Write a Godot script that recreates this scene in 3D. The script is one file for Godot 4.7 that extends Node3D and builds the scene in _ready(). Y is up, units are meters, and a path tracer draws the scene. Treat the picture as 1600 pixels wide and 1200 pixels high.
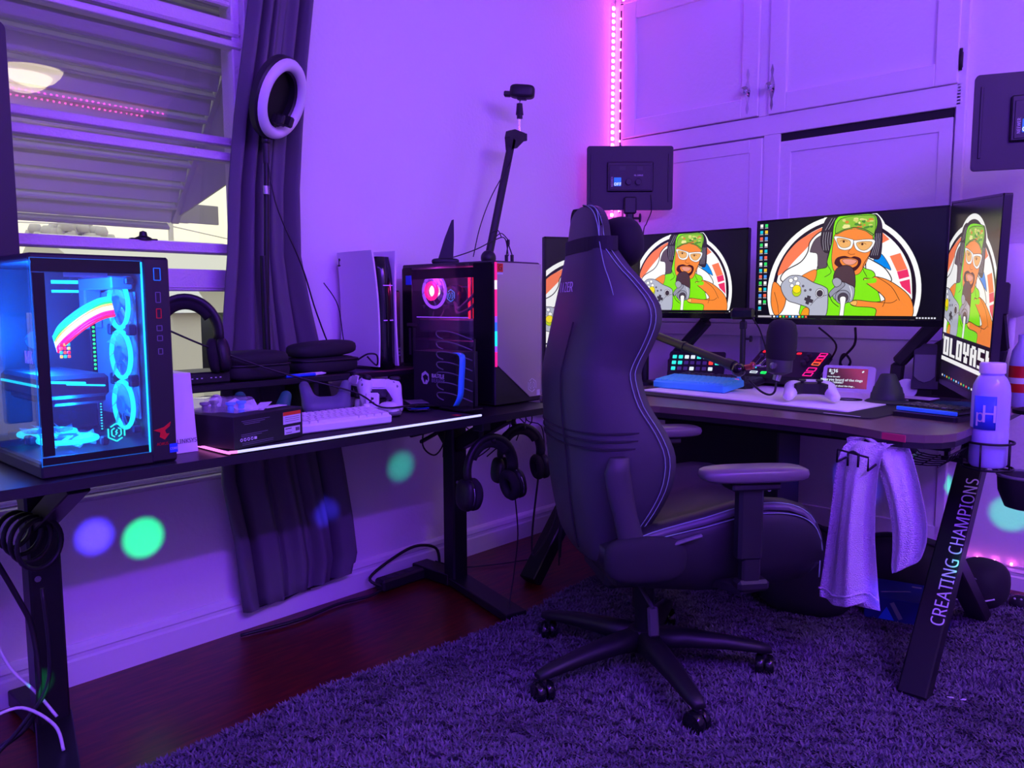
extends Node3D

var st: SurfaceTool
var xf := Transform3D()
var M := {}
var taken := {}
var shared := {}
const UP := Vector3.UP

func _ready() -> void:
	# --- camera, sky, exposure, room lights
	var cam := Camera3D.new()
	cam.name = "camera"
	cam.position = Vector3(2.453, 1.1, 3.466)
	cam.rotation_degrees = Vector3(-5.8, 42.5, -0.2)
	cam.fov = 51.46
	cam.near = 0.02
	add_child(cam)
	cam.current = true
	var env := Environment.new()
	var sky := Sky.new()
	var sm := ProceduralSkyMaterial.new()
	sm.sky_top_color = Color(0.86, 0.88, 0.86)
	sm.sky_horizon_color = Color(1.0, 0.97, 0.79)
	sm.sky_curve = 0.12
	sm.sky_energy_multiplier = 1.15
	sm.ground_horizon_color = Color(0.8, 0.75, 0.6)
	sm.ground_bottom_color = Color(0.3, 0.28, 0.22)
	sky.sky_material = sm
	env.background_mode = Environment.BG_SKY
	env.sky = sky
	env.tonemap_mode = Environment.TONE_MAPPER_LINEAR
	env.tonemap_exposure = 1.0
	env.sdfgi_enabled = true
	env.ssao_enabled = true
	env.ssil_enabled = true
	var we := WorldEnvironment.new()
	we.name = "world"
	we.environment = env
	add_child(we)
	# the purple LED strips under the ceiling of the four walls
	var violet := Color(0.18, 0.032, 1.0).linear_to_srgb()
	area("strip_light_east", Vector3(3.79, 2.55, 2.55), Vector3(0.4, 0.6, 2.3), Vector2(2.9, 0.03), violet, 12.5)
	area("strip_light_south", Vector3(1.9, 2.55, 4.05), Vector3(1.6, 0.6, 0.3), Vector2(3.5, 0.03), violet, 3.6)
	area("strip_light_north", Vector3(2.1, 2.58, 0.06), Vector3(2.1, 0.5, 2.2), Vector2(3.2, 0.02), Color(0.18, 0.025, 1.0).linear_to_srgb(), 0.6)
	materials()
	setting()
	outdoors()
	left_side()
	right_side()
	chair()
	floor_things()

func area(nm: String, at: Vector3, target: Vector3, size: Vector2, col: Color, e: float, parent: Node3D = self) -> AreaLight3D:
	var l := AreaLight3D.new()
	l.name = nm
	l.area_size = size
	l.light_color = col
	l.light_energy = e
	l.shadow_enabled = true
	l.area_range = 9.0
	l.area_attenuation = 2.0
	parent.add_child(l, true)
	var up := UP if absf((target - at).normalized().y) < 0.98 else Vector3.RIGHT
	l.transform = Transform3D(Basis.looking_at(target - at, up), at)
	return l

func omni(nm: String, at: Vector3, col: Color, e: float, size: float, parent: Node3D = self) -> void:
	var l := OmniLight3D.new()
	l.name = nm
	l.light_color = col
	l.light_energy = e
	l.light_size = size
	l.omni_range = 8.0
	l.omni_attenuation = 2.0
	l.shadow_enabled = true
	l.position = at
	parent.add_child(l, true)

func spot(nm: String, at: Vector3, to: Vector3, ang: float, soft: float, col: Color, e: float, parent: Node3D = self) -> void:
	var l := SpotLight3D.new()
	l.name = nm
	l.light_color = col
	l.light_energy = e
	l.light_size = 0.012
	l.spot_angle = ang
	l.spot_angle_attenuation = soft
	l.spot_range = 8.0
	l.spot_attenuation = 2.0
	l.shadow_enabled = true
	parent.add_child(l, true)
	l.transform = Transform3D(Basis.looking_at(to - at, UP), at)

# ---------------------------------------------------------------- materials
func mat(key: String, c: Color, rough := 0.6, metal := 0.0, spec := 0.5) -> StandardMaterial3D:
	var m := StandardMaterial3D.new()
	m.resource_name = key
	m.albedo_color = c
	m.roughness = rough
	m.metallic = metal
	m.metallic_specular = spec
	M[key] = m
	return m

func glow(key: String, c: Color, e: float) -> StandardMaterial3D:
	var m := mat(key, Color(c.r * 0.3, c.g * 0.3, c.b * 0.3), 0.5)
	m.emission_enabled = true
	m.emission = c
	m.emission_energy_multiplier = e
	return m

func noise_tex(freq: float, octaves: int, seed_: int, size := 512, type := FastNoiseLite.TYPE_SIMPLEX_SMOOTH) -> NoiseTexture2D:
	var n := FastNoiseLite.new()
	n.noise_type = type
	n.frequency = freq
	n.fractal_octaves = octaves
	n.seed = seed_
	var t := NoiseTexture2D.new()
	t.width = size
	t.height = size
	t.seamless = true
	t.noise = n
	return t

func ramp(t: NoiseTexture2D, a: Color, b: Color) -> NoiseTexture2D:
	var g := Gradient.new()
	g.colors = PackedColorArray([a, b])
	g.offsets = PackedFloat32Array([0.2, 0.8])
	t.color_ramp = g
	return t

func relief(m: StandardMaterial3D, t: Texture2D, scale: float, depth: float) -> void:
	m.heightmap_enabled = true
	m.heightmap_texture = t
	m.heightmap_scale = depth
	m.uv1_triplanar = true
	m.uv1_world_triplanar = true
	m.uv1_scale = Vector3.ONE * scale

func materials() -> void:
	var fine := noise_tex(0.06, 4, 3)
	var weave := noise_tex(0.22, 2, 8)
	relief(mat("wall_paint", Color(0.93, 0.91, 0.92), 0.55), fine, 1.5, 0.08)
	relief(mat("cabinet_paint", Color(0.93, 0.91, 0.93), 0.42), fine, 1.2, 0.08)
	mat("trim_paint", Color(0.92, 0.91, 0.93), 0.35)
	var old := mat("old_paint", Color(0.86, 0.84, 0.84), 0.5)
	relief(old, fine, 3.0, 0.15)
	mat("ceiling_paint", Color(0.9, 0.89, 0.9), 0.8)
	var wood := mat("floor_wood", Color(1, 1, 1), 0.34)
	wood.albedo_texture = ramp(noise_tex(0.03, 5, 12), Color(0.27, 0.07, 0.035), Color(0.44, 0.13, 0.06))
	wood.uv1_triplanar = true
	wood.uv1_world_triplanar = true
	wood.uv1_scale = Vector3(3.2, 3.2, 0.35)
	var rug := mat("rug_base", Color(1, 1, 1), 0.95)
	rug.albedo_texture = ramp(noise_tex(0.02, 5, 22), Color(0.3, 0.28, 0.33), Color(0.48, 0.46, 0.5))
	rug.uv1_triplanar = true
	rug.uv1_world_triplanar = true
	rug.uv1_scale = Vector3.ONE * 1.2
	var pile := mat("rug_pile", Color(1, 1, 1), 0.95)
	pile.vertex_color_use_as_albedo = true
	mat("black", Color(0.115, 0.113, 0.122), 0.5)
	mat("black_matte", Color(0.13, 0.128, 0.14), 0.85)
	mat("black_gloss", Color(0.09, 0.09, 0.1), 0.16)
	mat("black_metal", Color(0.12, 0.118, 0.13), 0.42, 0.35)
	mat("desk_black", Color(0.13, 0.128, 0.14), 0.36)
	var carbon := mat("desk_carbon", Color(0.44, 0.37, 0.34), 0.27)
	relief(carbon, weave, 6.0, 0.02)
	mat("dark_gray", Color(0.23, 0.225, 0.24), 0.55)
	mat("mid_gray", Color(0.4, 0.4, 0.42), 0.5)
	mat("silver", Color(0.7, 0.7, 0.74), 0.25, 0.8)
	mat("chrome", Color(0.8, 0.8, 0.82), 0.12, 1.0)
	mat("white", Color(0.92, 0.92, 0.93), 0.38)
	mat("white_matte", Color(0.9, 0.9, 0.91), 0.8)
	mat("white_key", Color(0.9, 0.89, 0.9), 0.5)
	mat("print_white", Color(0.85, 0.85, 0.87), 0.6)
	mat("print_gray", Color(0.45, 0.44, 0.5), 0.6)
	mat("print_dark", Color(0.15, 0.15, 0.17), 0.6)
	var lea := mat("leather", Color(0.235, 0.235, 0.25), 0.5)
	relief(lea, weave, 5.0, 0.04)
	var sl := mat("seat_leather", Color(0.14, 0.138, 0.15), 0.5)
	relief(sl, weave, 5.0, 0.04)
	mat("leather_edge", Color(0.38, 0.37, 0.4), 0.45)
	mat("velvet", Color(0.12, 0.115, 0.125), 0.95)
	mat("stitch", Color(0.55, 0.7, 0.64), 0.7)
	var curt := mat("curtain_cloth", Color(0.39, 0.38, 0.4), 0.8)
	relief(curt, weave, 3.0, 0.03)
	curt.backlight_enabled = true
	curt.backlight = Color(0.1, 0.095, 0.1)
	var terry := mat("towel_terry", Color(0.88, 0.86, 0.9), 0.95)
	relief(terry, noise_tex(0.11, 4, 31), 4.0, 0.6)
	mat("nylon", Color(0.12, 0.118, 0.13), 0.8)
	mat("foam", Color(0.17, 0.16, 0.18), 1.0)
	relief(M["foam"], weave, 8.0, 0.12)
	mat("blue_key", Color(0.38, 0.88, 1.0), 0.45)
	mat("blue_case", Color(0.3, 0.8, 1.0), 0.4)
	mat("blue_pad", Color(0.25, 0.75, 1.0), 0.4)
	mat("charcoal_silicone", Color(0.2, 0.23, 0.22), 0.55)
	mat("pad_top", Color(0.42, 0.4, 0.4), 0.32)
	mat("sticker_pale", Color(0.28, 0.42, 0.95), 0.5)
	mat("board_gray", Color(0.42, 0.46, 0.5), 0.5)
	mat("pink_sticker", Color(0.8, 0.25, 0.35), 0.5)
	mat("awning_white", Color(0.72, 0.71, 0.72), 0.75)
	mat("teal_cloth", Color(0.1, 0.3, 0.34), 0.9)
	mat("green_shell", Color(0.12, 0.42, 0.36), 0.5)
	mat("bluegray_shell", Color(0.4, 0.42, 0.5), 0.5)
	mat("orange_print", Color(0.9, 0.3, 0.12), 0.6)
	mat("red_print", Color(0.85, 0.08, 0.1), 0.5)
	mat("sticker_blue", Color(0.1, 0.35, 0.85), 0.5)
	mat("copper", Color(0.75, 0.4, 0.3), 0.3, 0.6)
	mat("blue_carton", Color(0.05, 0.1, 0.42), 0.5)
	mat("grille_gray", Color(0.7, 0.67, 0.66), 0.45, 0.2)
	mat("mousepad_white", Color(0.99, 0.97, 0.99), 0.85)
	mat("bulb_white", Color(0.9, 0.9, 0.92), 0.4)
	var g := mat("window_glass", Color(1, 1, 1, 0.02), 0.0)
	g.transparency = BaseMaterial3D.TRANSPARENCY_ALPHA
	var cg := mat("case_glass", Color(0.6, 0.62, 0.65, 0.06), 0.0)
	cg.transparency = BaseMaterial3D.TRANSPARENCY_ALPHA
	var cp := mat("clear_plastic", Color(0.95, 0.95, 1, 0.12), 0.1)
	cp.transparency = BaseMaterial3D.TRANSPARENCY_ALPHA
	var bl := mat("fan_blade", Color(0.55, 0.75, 0.85, 0.35), 0.3)
	bl.transparency = BaseMaterial3D.TRANSPARENCY_ALPHA
	var bp := mat("bottle_plastic", Color(0.75, 0.76, 0.95), 0.18)
	bp.subsurf_scatter_enabled = true
	bp.subsurf_scatter_strength = 0.3
	glow("led_pink", Color(1.0, 0.38, 0.8), 15.0)
	glow("led_ceiling", Color(1.0, 0.3, 0.72), 30.0)
	glow("strip_backing", Color(1.0, 0.3, 0.9), 1.6)
	glow("lamp_white", Color(1.0, 0.93, 0.74), 14.0)
	glow("cyan", Color(0.06, 0.8, 1.0), 2.0)
	glow("cyan_dim", Color(0.02, 0.45, 0.9), 0.8)
	glow("cyan_edge", Color(0.1, 0.65, 1.0), 2.2)
	glow("green_led", Color(0.1, 1.0, 0.35), 2.2)
	glow("red_led", Color(1.0, 0.1, 0.15), 1.6)
	glow("pink_glow", Color(1.0, 0.1, 0.55), 1.3)
	glow("white_glow", Color(1.0, 0.9, 0.95), 1.7)
	glow("yellow_glow", Color(1.0, 0.85, 0.25), 1.3)
	glow("orange_glow", Color(1.0, 0.4, 0.15), 1.3)
	glow("violet_glow", Color(0.55, 0.25, 1.0), 1.5)
	glow("blue_glow", Color(0.15, 0.4, 1.0), 1.3)
	glow("lcd_blue", Color(0.08, 0.4, 1.0), 1.0)
	glow("mat_edge", Color(0.72, 0.72, 1.0), 1.6)
	glow("mat_edge_pink", Color(1.0, 0.5, 0.95), 1.6)
	glow("key_cyan", Color(0.2, 0.95, 0.9), 1.0)
	glow("key_red", Color(1.0, 0.25, 0.2), 1.1)
	glow("key_white", Color(0.9, 0.95, 1.0), 1.0)

# ---------------------------------------------------------------- mesh helpers
func nb(t := Transform3D()) -> void:
	st = SurfaceTool.new()
	st.begin(Mesh.PRIMITIVE_TRIANGLES)
	xf = t

func emit(tris: PackedVector3Array, s := 1) -> void:
	# a closed solid: turned outside out by its volume
	var c := Vector3.ZERO
	for v in tris: c += v
	c /= maxf(1, tris.size())
	var vol := 0.0
	for i in range(0, tris.size(), 3):
		vol += (tris[i] - c).dot((tris[i + 1] - c).cross(tris[i + 2] - c))
	var flip := vol > 0.0
	for i in range(0, tris.size(), 3):
		st.set_smooth_group(s)
		st.add_vertex(xf * tris[i])
		st.set_smooth_group(s)
		st.add_vertex(xf * tris[i + (2 if flip else 1)])
		st.set_smooth_group(s)
		st.add_vertex(xf * tris[i + (1 if flip else 2)])

func quad(t: PackedVector3Array, a: Vector3, b: Vector3, c: Vector3, d: Vector3) -> void:
	t.append_array(PackedVector3Array([a, b, c, a, c, d]))

func convex(t: PackedVector3Array, ctr: Vector3, pts: Array) -> void:
	var flip: bool = (pts[1] - pts[0]).cross(pts[2] - pts[0]).dot(pts[0] - ctr) < 0.0
	for i in range(1, pts.size() - 1):
		if flip: t.append_array(PackedVector3Array([pts[0], pts[i + 1], pts[i]]))
		else: t.append_array(PackedVector3Array([pts[0], pts[i], pts[i + 1]]))

func box(c: Vector3, s: Vector3, bev := 0.0, r := Basis()) -> void:
	var h := s * 0.5
	var b: float = minf(bev, minf(h.x, minf(h.y, h.z)) * 0.95)
	var t := PackedVector3Array()
	var p := func(k: int, sg: Vector3) -> Vector3:
		var v := sg * (h - Vector3.ONE * b)
		v[k] = sg[k] * h[k]
		return v
	for k in 3:
		var i := (k + 1) % 3
		var j := (k + 2) % 3
		for sg in [-1.0, 1.0]:
			var f := []
			for q in [[-1, -1], [1, -1], [1, 1], [-1, 1]]:
				var v := Vector3.ZERO
				v[k] = sg
				v[i] = q[0]
				v[j] = q[1]
				f.append(p.call(k, v))
			convex(t, Vector3.ZERO, f)
	if b > 0.0:
		for k in 3:
			var i := (k + 1) % 3
			var j := (k + 2) % 3
			for q in [[-1, -1], [1, -1], [1, 1], [-1, 1]]:
				var v0 := Vector3.ZERO
				v0[i] = q[0]
				v0[j] = q[1]
				var v1 := v0
				v0[k] = -1.0
				v1[k] = 1.0
				convex(t, Vector3.ZERO, [p.call(i, v0), p.call(i, v1), p.call(j, v1), p.call(j, v0)])
		for x in [-1, 1]:
			for y in [-1, 1]:
				for z in [-1, 1]:
					var v := Vector3(x, y, z)
					convex(t, Vector3.ZERO, [p.call(0, v), p.call(1, v), p.call(2, v)])
	for n in t.size(): t[n] = c + r * t[n]
	emit(t, -1)

func rings(rs: Array, s := 1, capped := true, looped := false) -> void:
	# a skin over rings of equal count
	var t := PackedVector3Array()
	var n: int = rs[0].size()
	var last := rs.size() if looped else rs.size() - 1
	for i in last:
		var a: PackedVector3Array = rs[i]
		var b: PackedVector3Array = rs[(i + 1) % rs.size()]
		for k in n:
			quad(t, a[k], a[(k + 1) % n], b[(k + 1) % n], b[k])
	if capped and not looped:
		for e in [0, rs.size() - 1]:
			var r: PackedVector3Array = rs[e]
			var c := Vector3.ZERO
			for v in r: c += v
			c /= n
			for k in n:
				if e == 0: t.append_array(PackedVector3Array([c, r[(k + 1) % n], r[k]]))
				else: t.append_array(PackedVector3Array([c, r[k], r[(k + 1) % n]]))
	emit(t, s)

func tube(pts: Array, rad, n := 8, looped := false, flat := 1.0) -> void:
	# a pipe along points; rad is a number or one per point
	var rs := []
	var up := Vector3(0.31, 0.91, 0.27).normalized()
	for i in pts.size():
		var a: Vector3 = pts[(i - 1 + pts.size()) % pts.size()] if looped else pts[maxi(i - 1, 0)]
		var b: Vector3 = pts[(i + 1) % pts.size()] if looped else pts[mini(i + 1, pts.size() - 1)]
		var d := (b - a).normalized()
		var side := d.cross(up)
		if side.length() < 0.05: side = d.cross(Vector3(1, 0, 0.2))
		side = side.normalized()
		up = side.cross(d).normalized()
		var r: float = rad[i] if rad is Array else rad
		var ring := PackedVector3Array()
		for k in n:
			var w := TAU * k / n
			ring.append(pts[i] + side * cos(w) * r + up * sin(w) * r * flat)
		rs.append(ring)
	rings(rs, 1, true, looped)

func curve(pts: Array, steps := 6) -> Array:
	# Catmull-Rom through points
	var out := []
	for i in pts.size() - 1:
		var p0: Vector3 = pts[maxi(i - 1, 0)]
		var p1: Vector3 = pts[i]
		var p2: Vector3 = pts[i + 1]
		var p3: Vector3 = pts[mini(i + 2, pts.size() - 1)]
		for k in steps:
			out.append(p1.cubic_interpolate(p2, p0, p3, float(k) / steps))
	out.append(pts[-1])
	return out

func circle(c: Vector3, ax: Vector3, ay: Vector3, n := 24, a0 := 0.0, a1 := TAU) -> Array:
	var out := []
	var full := absf(a1 - a0 - TAU) < 0.001
	for k in n + (0 if full else 1):
		var w := a0 + (a1 - a0) * k / n
		out.append(c + ax * cos(w) + ay * sin(w))
	return out

func lathe(prof: Array, c := Vector3.ZERO, r := Basis(), n := 24) -> void:
	# profile of Vector2(radius, height) round the y axis; sharp turns stay sharp
	var t := PackedVector3Array()
	var groups := []
	var g := 1
	for i in prof.size() - 1:
		if i > 0:
			var d0: Vector2 = (prof[i] - prof[i - 1]).normalized()
			var d1: Vector2 = (prof[i + 1] - prof[i]).normalized()
			if d0.dot(d1) < 0.75: g += 1
		groups.append(g)
	var tri_groups := []
	var p := func(q: Vector2, k: int) -> Vector3:
		var w := TAU * (k % n) / n
		return c + r * Vector3(q.x * cos(w), q.y, q.x * sin(w))
	for i in prof.size() - 1:
		for k in n:
			quad(t, p.call(prof[i], k), p.call(prof[i + 1], k), p.call(prof[i + 1], k + 1), p.call(prof[i], k + 1))
			tri_groups.append_array([groups[i], groups[i]])
	if prof[0].x > 0.0001:
		for k in n:
			t.append_array(PackedVector3Array([c + r * Vector3(0, prof[0].y, 0), p.call(prof[0], k), p.call(prof[0], k + 1)]))
			tri_groups.append(50)
	if prof[-1].x > 0.0001:
		for k in n:
			t.append_array(PackedVector3Array([c + r * Vector3(0, prof[-1].y, 0), p.call(prof[-1], k + 1), p.call(prof[-1], k)]))
			tri_groups.append(51)
	var vol := 0.0
	for i in range(0, t.size(), 3):
		vol += (t[i] - c).dot((t[i + 1] - c).cross(t[i + 2] - c))
	for i in range(0, t.size(), 3):
		var o := [0, 2, 1] if vol > 0.0 else [0, 1, 2]
		for k in o:
			st.set_smooth_group(tri_groups[i / 3])
			st.add_vertex(xf * t[i + k])

func rod(a: Vector3, b: Vector3, r: float, n := 14, r2 := -1.0) -> void:
	var d := b - a
	var z := d.normalized()
	var x := z.cross(UP if absf(z.y) < 0.9 else Vector3.RIGHT).normalized()
	lathe([Vector2(r, 0), Vector2(r if r2 < 0.0 else r2, d.length())], a, Basis(x, z, x.cross(z)), n)

func bar(a: Vector3, b: Vector3, w: float, h: float, up := UP, bev := 0.003) -> void:
	# a straight rectangular bar from a to b
	var z := (b - a).normalized()
	var x := up.cross(z).normalized()
	box((a + b) * 0.5, Vector3(w, h, (b - a).length()), bev, Basis(x, z.cross(x), z))

func prism(poly: PackedVector2Array, d: float, c := Vector3.ZERO, r := Basis(), s := -1) -> void:
	# an outline in x, y drawn out along z, centred
	var t := PackedVector3Array()
	var ix := Geometry2D.triangulate_polygon(poly)
	var v := func(p: Vector2, z: float) -> Vector3: return c + r * Vector3(p.x, p.y, z)
	var ccw := not Geometry2D.is_polygon_clockwise(poly)
	for i in range(0, ix.size(), 3):
		var a := poly[ix[i]]
		var b := poly[ix[i + 1]]
		var e := poly[ix[i + 2]]
		if (b - a).cross(e - a) < 0.0:
			var q := b
			b = e
			e = q
		t.append_array(PackedVector3Array([v.call(a, d / 2), v.call(b, d / 2), v.call(e, d / 2), v.call(a, -d / 2), v.call(e, -d / 2), v.call(b, -d / 2)]))
	for i in poly.size():
		var a := poly[i]
		var b := poly[(i + 1) % poly.size()]
		if not ccw:
			var q := a
			a = b
			b = q
		quad(t, v.call(a, d / 2), v.call(a, -d / 2), v.call(b, -d / 2), v.call(b, d / 2))
	emit(t, s)

func rrect(w: float, h: float, r: float, n := 5) -> PackedVector2Array:
	var out := PackedVector2Array()
	for k in 4:
		var cx := (w / 2 - r) * (1 if k in [0, 3] else -1)
		var cy := (h / 2 - r) * (1 if k in [0, 1] else -1)
		for i in n + 1:
			var a := PI / 2 * (k + float(i) / n)
			out.append(Vector2(cx + cos(a) * r, cy + sin(a) * r))
	return out

func blob(c: Vector3, h: Vector3, e := 1.0, r := Basis(), nu := 20, nv := 12) -> void:
	# a superellipsoid with half sizes h; e below 1 is boxier
	var pw := func(x: float) -> float: return signf(x) * pow(absf(x), e)
	var rs := []
	for i in range(1, nv):
		var la := -PI / 2 + PI * i / nv
		var ring := PackedVector3Array()
		for k in nu:
			var lo := TAU * k / nu
			ring.append(c + r * Vector3(h.x * pw.call(cos(la)) * pw.call(cos(lo)), h.y * pw.call(sin(la)), h.z * pw.call(cos(la)) * pw.call(sin(lo))))
		rs.append(ring)
	rings(rs)

func nets(f: Callable, lo: Vector3, hi: Vector3, cell: float) -> void:
	# surface nets of a field that is negative inside
	var n := Vector3i(((hi - lo) / cell).ceil()) + Vector3i.ONE
	var val := PackedFloat32Array()
	val.resize(n.x * n.y * n.z)
	for z in n.z:
		for y in n.y:
			for x in n.x:
				val[x + n.x * (y + n.y * z)] = f.call(lo + Vector3(x, y, z) * cell)
	var vert := {}
	var dx := [0, 1, 0, 1, 0, 1, 0, 1]
	var dy := [0, 0, 1, 1, 0, 0, 1, 1]
	var dz := [0, 0, 0, 0, 1, 1, 1, 1]
	for z in n.z - 1:
		for y in n.y - 1:
			for x in n.x - 1:
				var ins := 0
				for k in 8:
					if val[x + dx[k] + n.x * (y + dy[k] + n.y * (z + dz[k]))] < 0.0: ins += 1
				if ins == 0 or ins == 8: continue
				var sum := Vector3.ZERO
				var cnt := 0
				for a in 8:
					for bit in [1, 2, 4]:
						if a & bit: continue
						var b: int = a | bit
						var va := val[x + dx[a] + n.x * (y + dy[a] + n.y * (z + dz[a]))]
						var vb := val[x + dx[b] + n.x * (y + dy[b] + n.y * (z + dz[b]))]
						if (va < 0.0) != (vb < 0.0):
							var u := va / (va - vb)
							sum += Vector3(dx[a], dy[a], dz[a]).lerp(Vector3(dx[b], dy[b], dz[b]), u)
							cnt += 1
				vert[Vector3i(x, y, z)] = lo + (Vector3(x, y, z) + sum / cnt) * cell
	var t := PackedVector3Array()
	for key in vert:
		for ax in 3:
			var i := (ax + 1) % 3
			var j := (ax + 2) % 3
			var p: Vector3i = key
			var q := p
			q[ax] += 1
			if q[ax] >= n[ax] or p[i] == 0 or p[j] == 0: continue
			var va := val[p.x + n.x * (p.y + n.y * p.z)]
			var vb := val[q.x + n.x * (q.y + n.y * q.z)]
			if (va < 0.0) == (vb < 0.0): continue
			var c1 := p
			c1[i] -= 1
			var c2 := c1
			c2[j] -= 1
			var c3 := p
			c3[j] -= 1
			if not (vert.has(c1) and vert.has(c2) and vert.has(c3)): continue
			if va < 0.0: quad(t, vert[p], vert[c1], vert[c2], vert[c3])
			else: quad(t, vert[p], vert[c3], vert[c2], vert[c1])
	emit(t)

# ---------------------------------------------------------------- objects
func numbered(parent: Node, called: String) -> String:
	var key := str(parent.get_instance_id()) + called
	taken[key] = taken.get(key, -1) + 1
	return called if taken[key] == 0 else "%s_%03d" % [called, taken[key]]

func place(o: Node3D, called: String, parent: Node3D) -> void:
	o.name = numbered(parent, called)
	parent.add_child(o, true)

func done(called: String, m: Variant, parent: Node3D = self) -> MeshInstance3D:
	st.generate_normals()
	st.index()
	return use(called, st.commit(), m, parent)

func use(called: String, mesh: Mesh, m: Variant, parent: Node3D, t := Transform3D()) -> MeshInstance3D:
	var o := MeshInstance3D.new()
	o.mesh = mesh
	o.material_override = M[m] if m is String else m
	o.transform = t
	place(o, called, parent)
	return o

func make(m: Variant = null) -> Mesh:
	st.generate_normals()
	st.index()
	return st.commit()

func tag(o: Node3D, label: String, category: String, group := "") -> Node3D:
	o.set_meta("label", label)
	o.set_meta("category", category)
	if group: o.set_meta("group", group)
	return o

func struct(called: String, m: Variant) -> MeshInstance3D:
	var o := done(called, m)
	o.set_meta("kind", "structure")
	return o

func thing(called: String, label: String, category: String, at := Vector3.ZERO, turn := 0.0, group := "") -> Node3D:
	var o := Node3D.new()
	place(o, called, self)
	o.position = at
	o.rotation_degrees.y = turn
	return tag(o, label, category, group)

func letters(s: String, height: float, m: Variant, parent: Node3D, t: Transform3D, called := "lettering", font := "Droid Sans", bold := false) -> MeshInstance3D:
	var tm := TextMesh.new()
	var f := SystemFont.new()
	f.font_names = PackedStringArray([font])
	if bold: f.font_weight = 700
	tm.font = f
	tm.text = s
	tm.font_size = 32
	tm.pixel_size = height / 23.0
	tm.depth = 0.0008
	tm.curve_step = 2.0
	return use(called, tm, m, parent, t)

func look(n: Vector3, at: Vector3, up := UP) -> Transform3D:
	# local z along n
	var z := n.normalized()
	var x := up.cross(z).normalized()
	return Transform3D(Basis(x, z.cross(x), z), at)

func cable(called: String, pts: Array, r: float, m: String, label: String, parent: Node3D = null) -> MeshInstance3D:
	nb()
	tube(curve(pts), r, 6)
	var o := done(called, m, parent if parent else self)
	if parent == null: tag(o, label, "cable")
	return o

# ================================================================ the room
func setting() -> void:
	nb()
	box(Vector3(1.9, -0.06, 2.05), Vector3(4.2, 0.12, 4.4))
	struct("floor", "floor_wood")
	nb()
	box(Vector3(1.9, 2.68, 2.05), Vector3(4.2, 0.12, 4.4))
	struct("ceiling", "ceiling_paint")
	# window wall with its opening z 2.05..3.3, y 0.55..2.2
	nb()
	box(Vector3(-0.075, 1.31, 0.945), Vector3(0.15, 2.62, 2.21))
	box(Vector3(-0.075, 1.31, 3.75), Vector3(0.15, 2.62, 0.9))
	box(Vector3(-0.075, 0.265, 2.675), Vector3(0.15, 0.53, 1.25))
	box(Vector3(-0.075, 2.41, 2.675), Vector3(0.15, 0.42, 1.25))
	struct("wall_left", "wall_paint")
	nb()
	box(Vector3(1.9, 1.31, -0.095), Vector3(4.1, 2.62, 0.15))
	struct("wall_back", "wall_paint")
	nb()
	box(Vector3(3.925, 1.31, 2.05), Vector3(0.15, 2.62, 4.4))
	struct("wall_right", "wall_paint")
	nb()
	box(Vector3(1.9, 1.31, 4.185), Vector3(4.1, 2.62, 0.15))
	struct("wall_front", "wall_paint")
	var prof := PackedVector2Array([Vector2(0, 0), Vector2(0.022, 0), Vector2(0.022, 0.072), Vector2(0.016, 0.078), Vector2(0.016, 0.088), Vector2(0.02, 0.094), Vector2(0.016, 0.108), Vector2(0.006, 0.117), Vector2(0, 0.117)])
	nb()
	prism(prof, 4.1, Vector3(0, 0, 2.05))
	struct("baseboard_left", "trim_paint")
	nb()
	var prof2 := PackedVector2Array([Vector2(0, 0), Vector2(0.014, 0), Vector2(0.014, 0.05), Vector2(0.009, 0.056), Vector2(0.009, 0.066), Vector2(0.012, 0.07), Vector2(0.008, 0.078), Vector2(0.0, 0.085)])
	prism(prof2, 3.8, Vector3(1.92, 0, -0.02), Basis(Vector3(0, 0, 1), UP, Vector3(-1, 0, 0)))
	struct("baseboard_back", "trim_paint")
	window()
	cabinets()
	ceiling_things()

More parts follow.
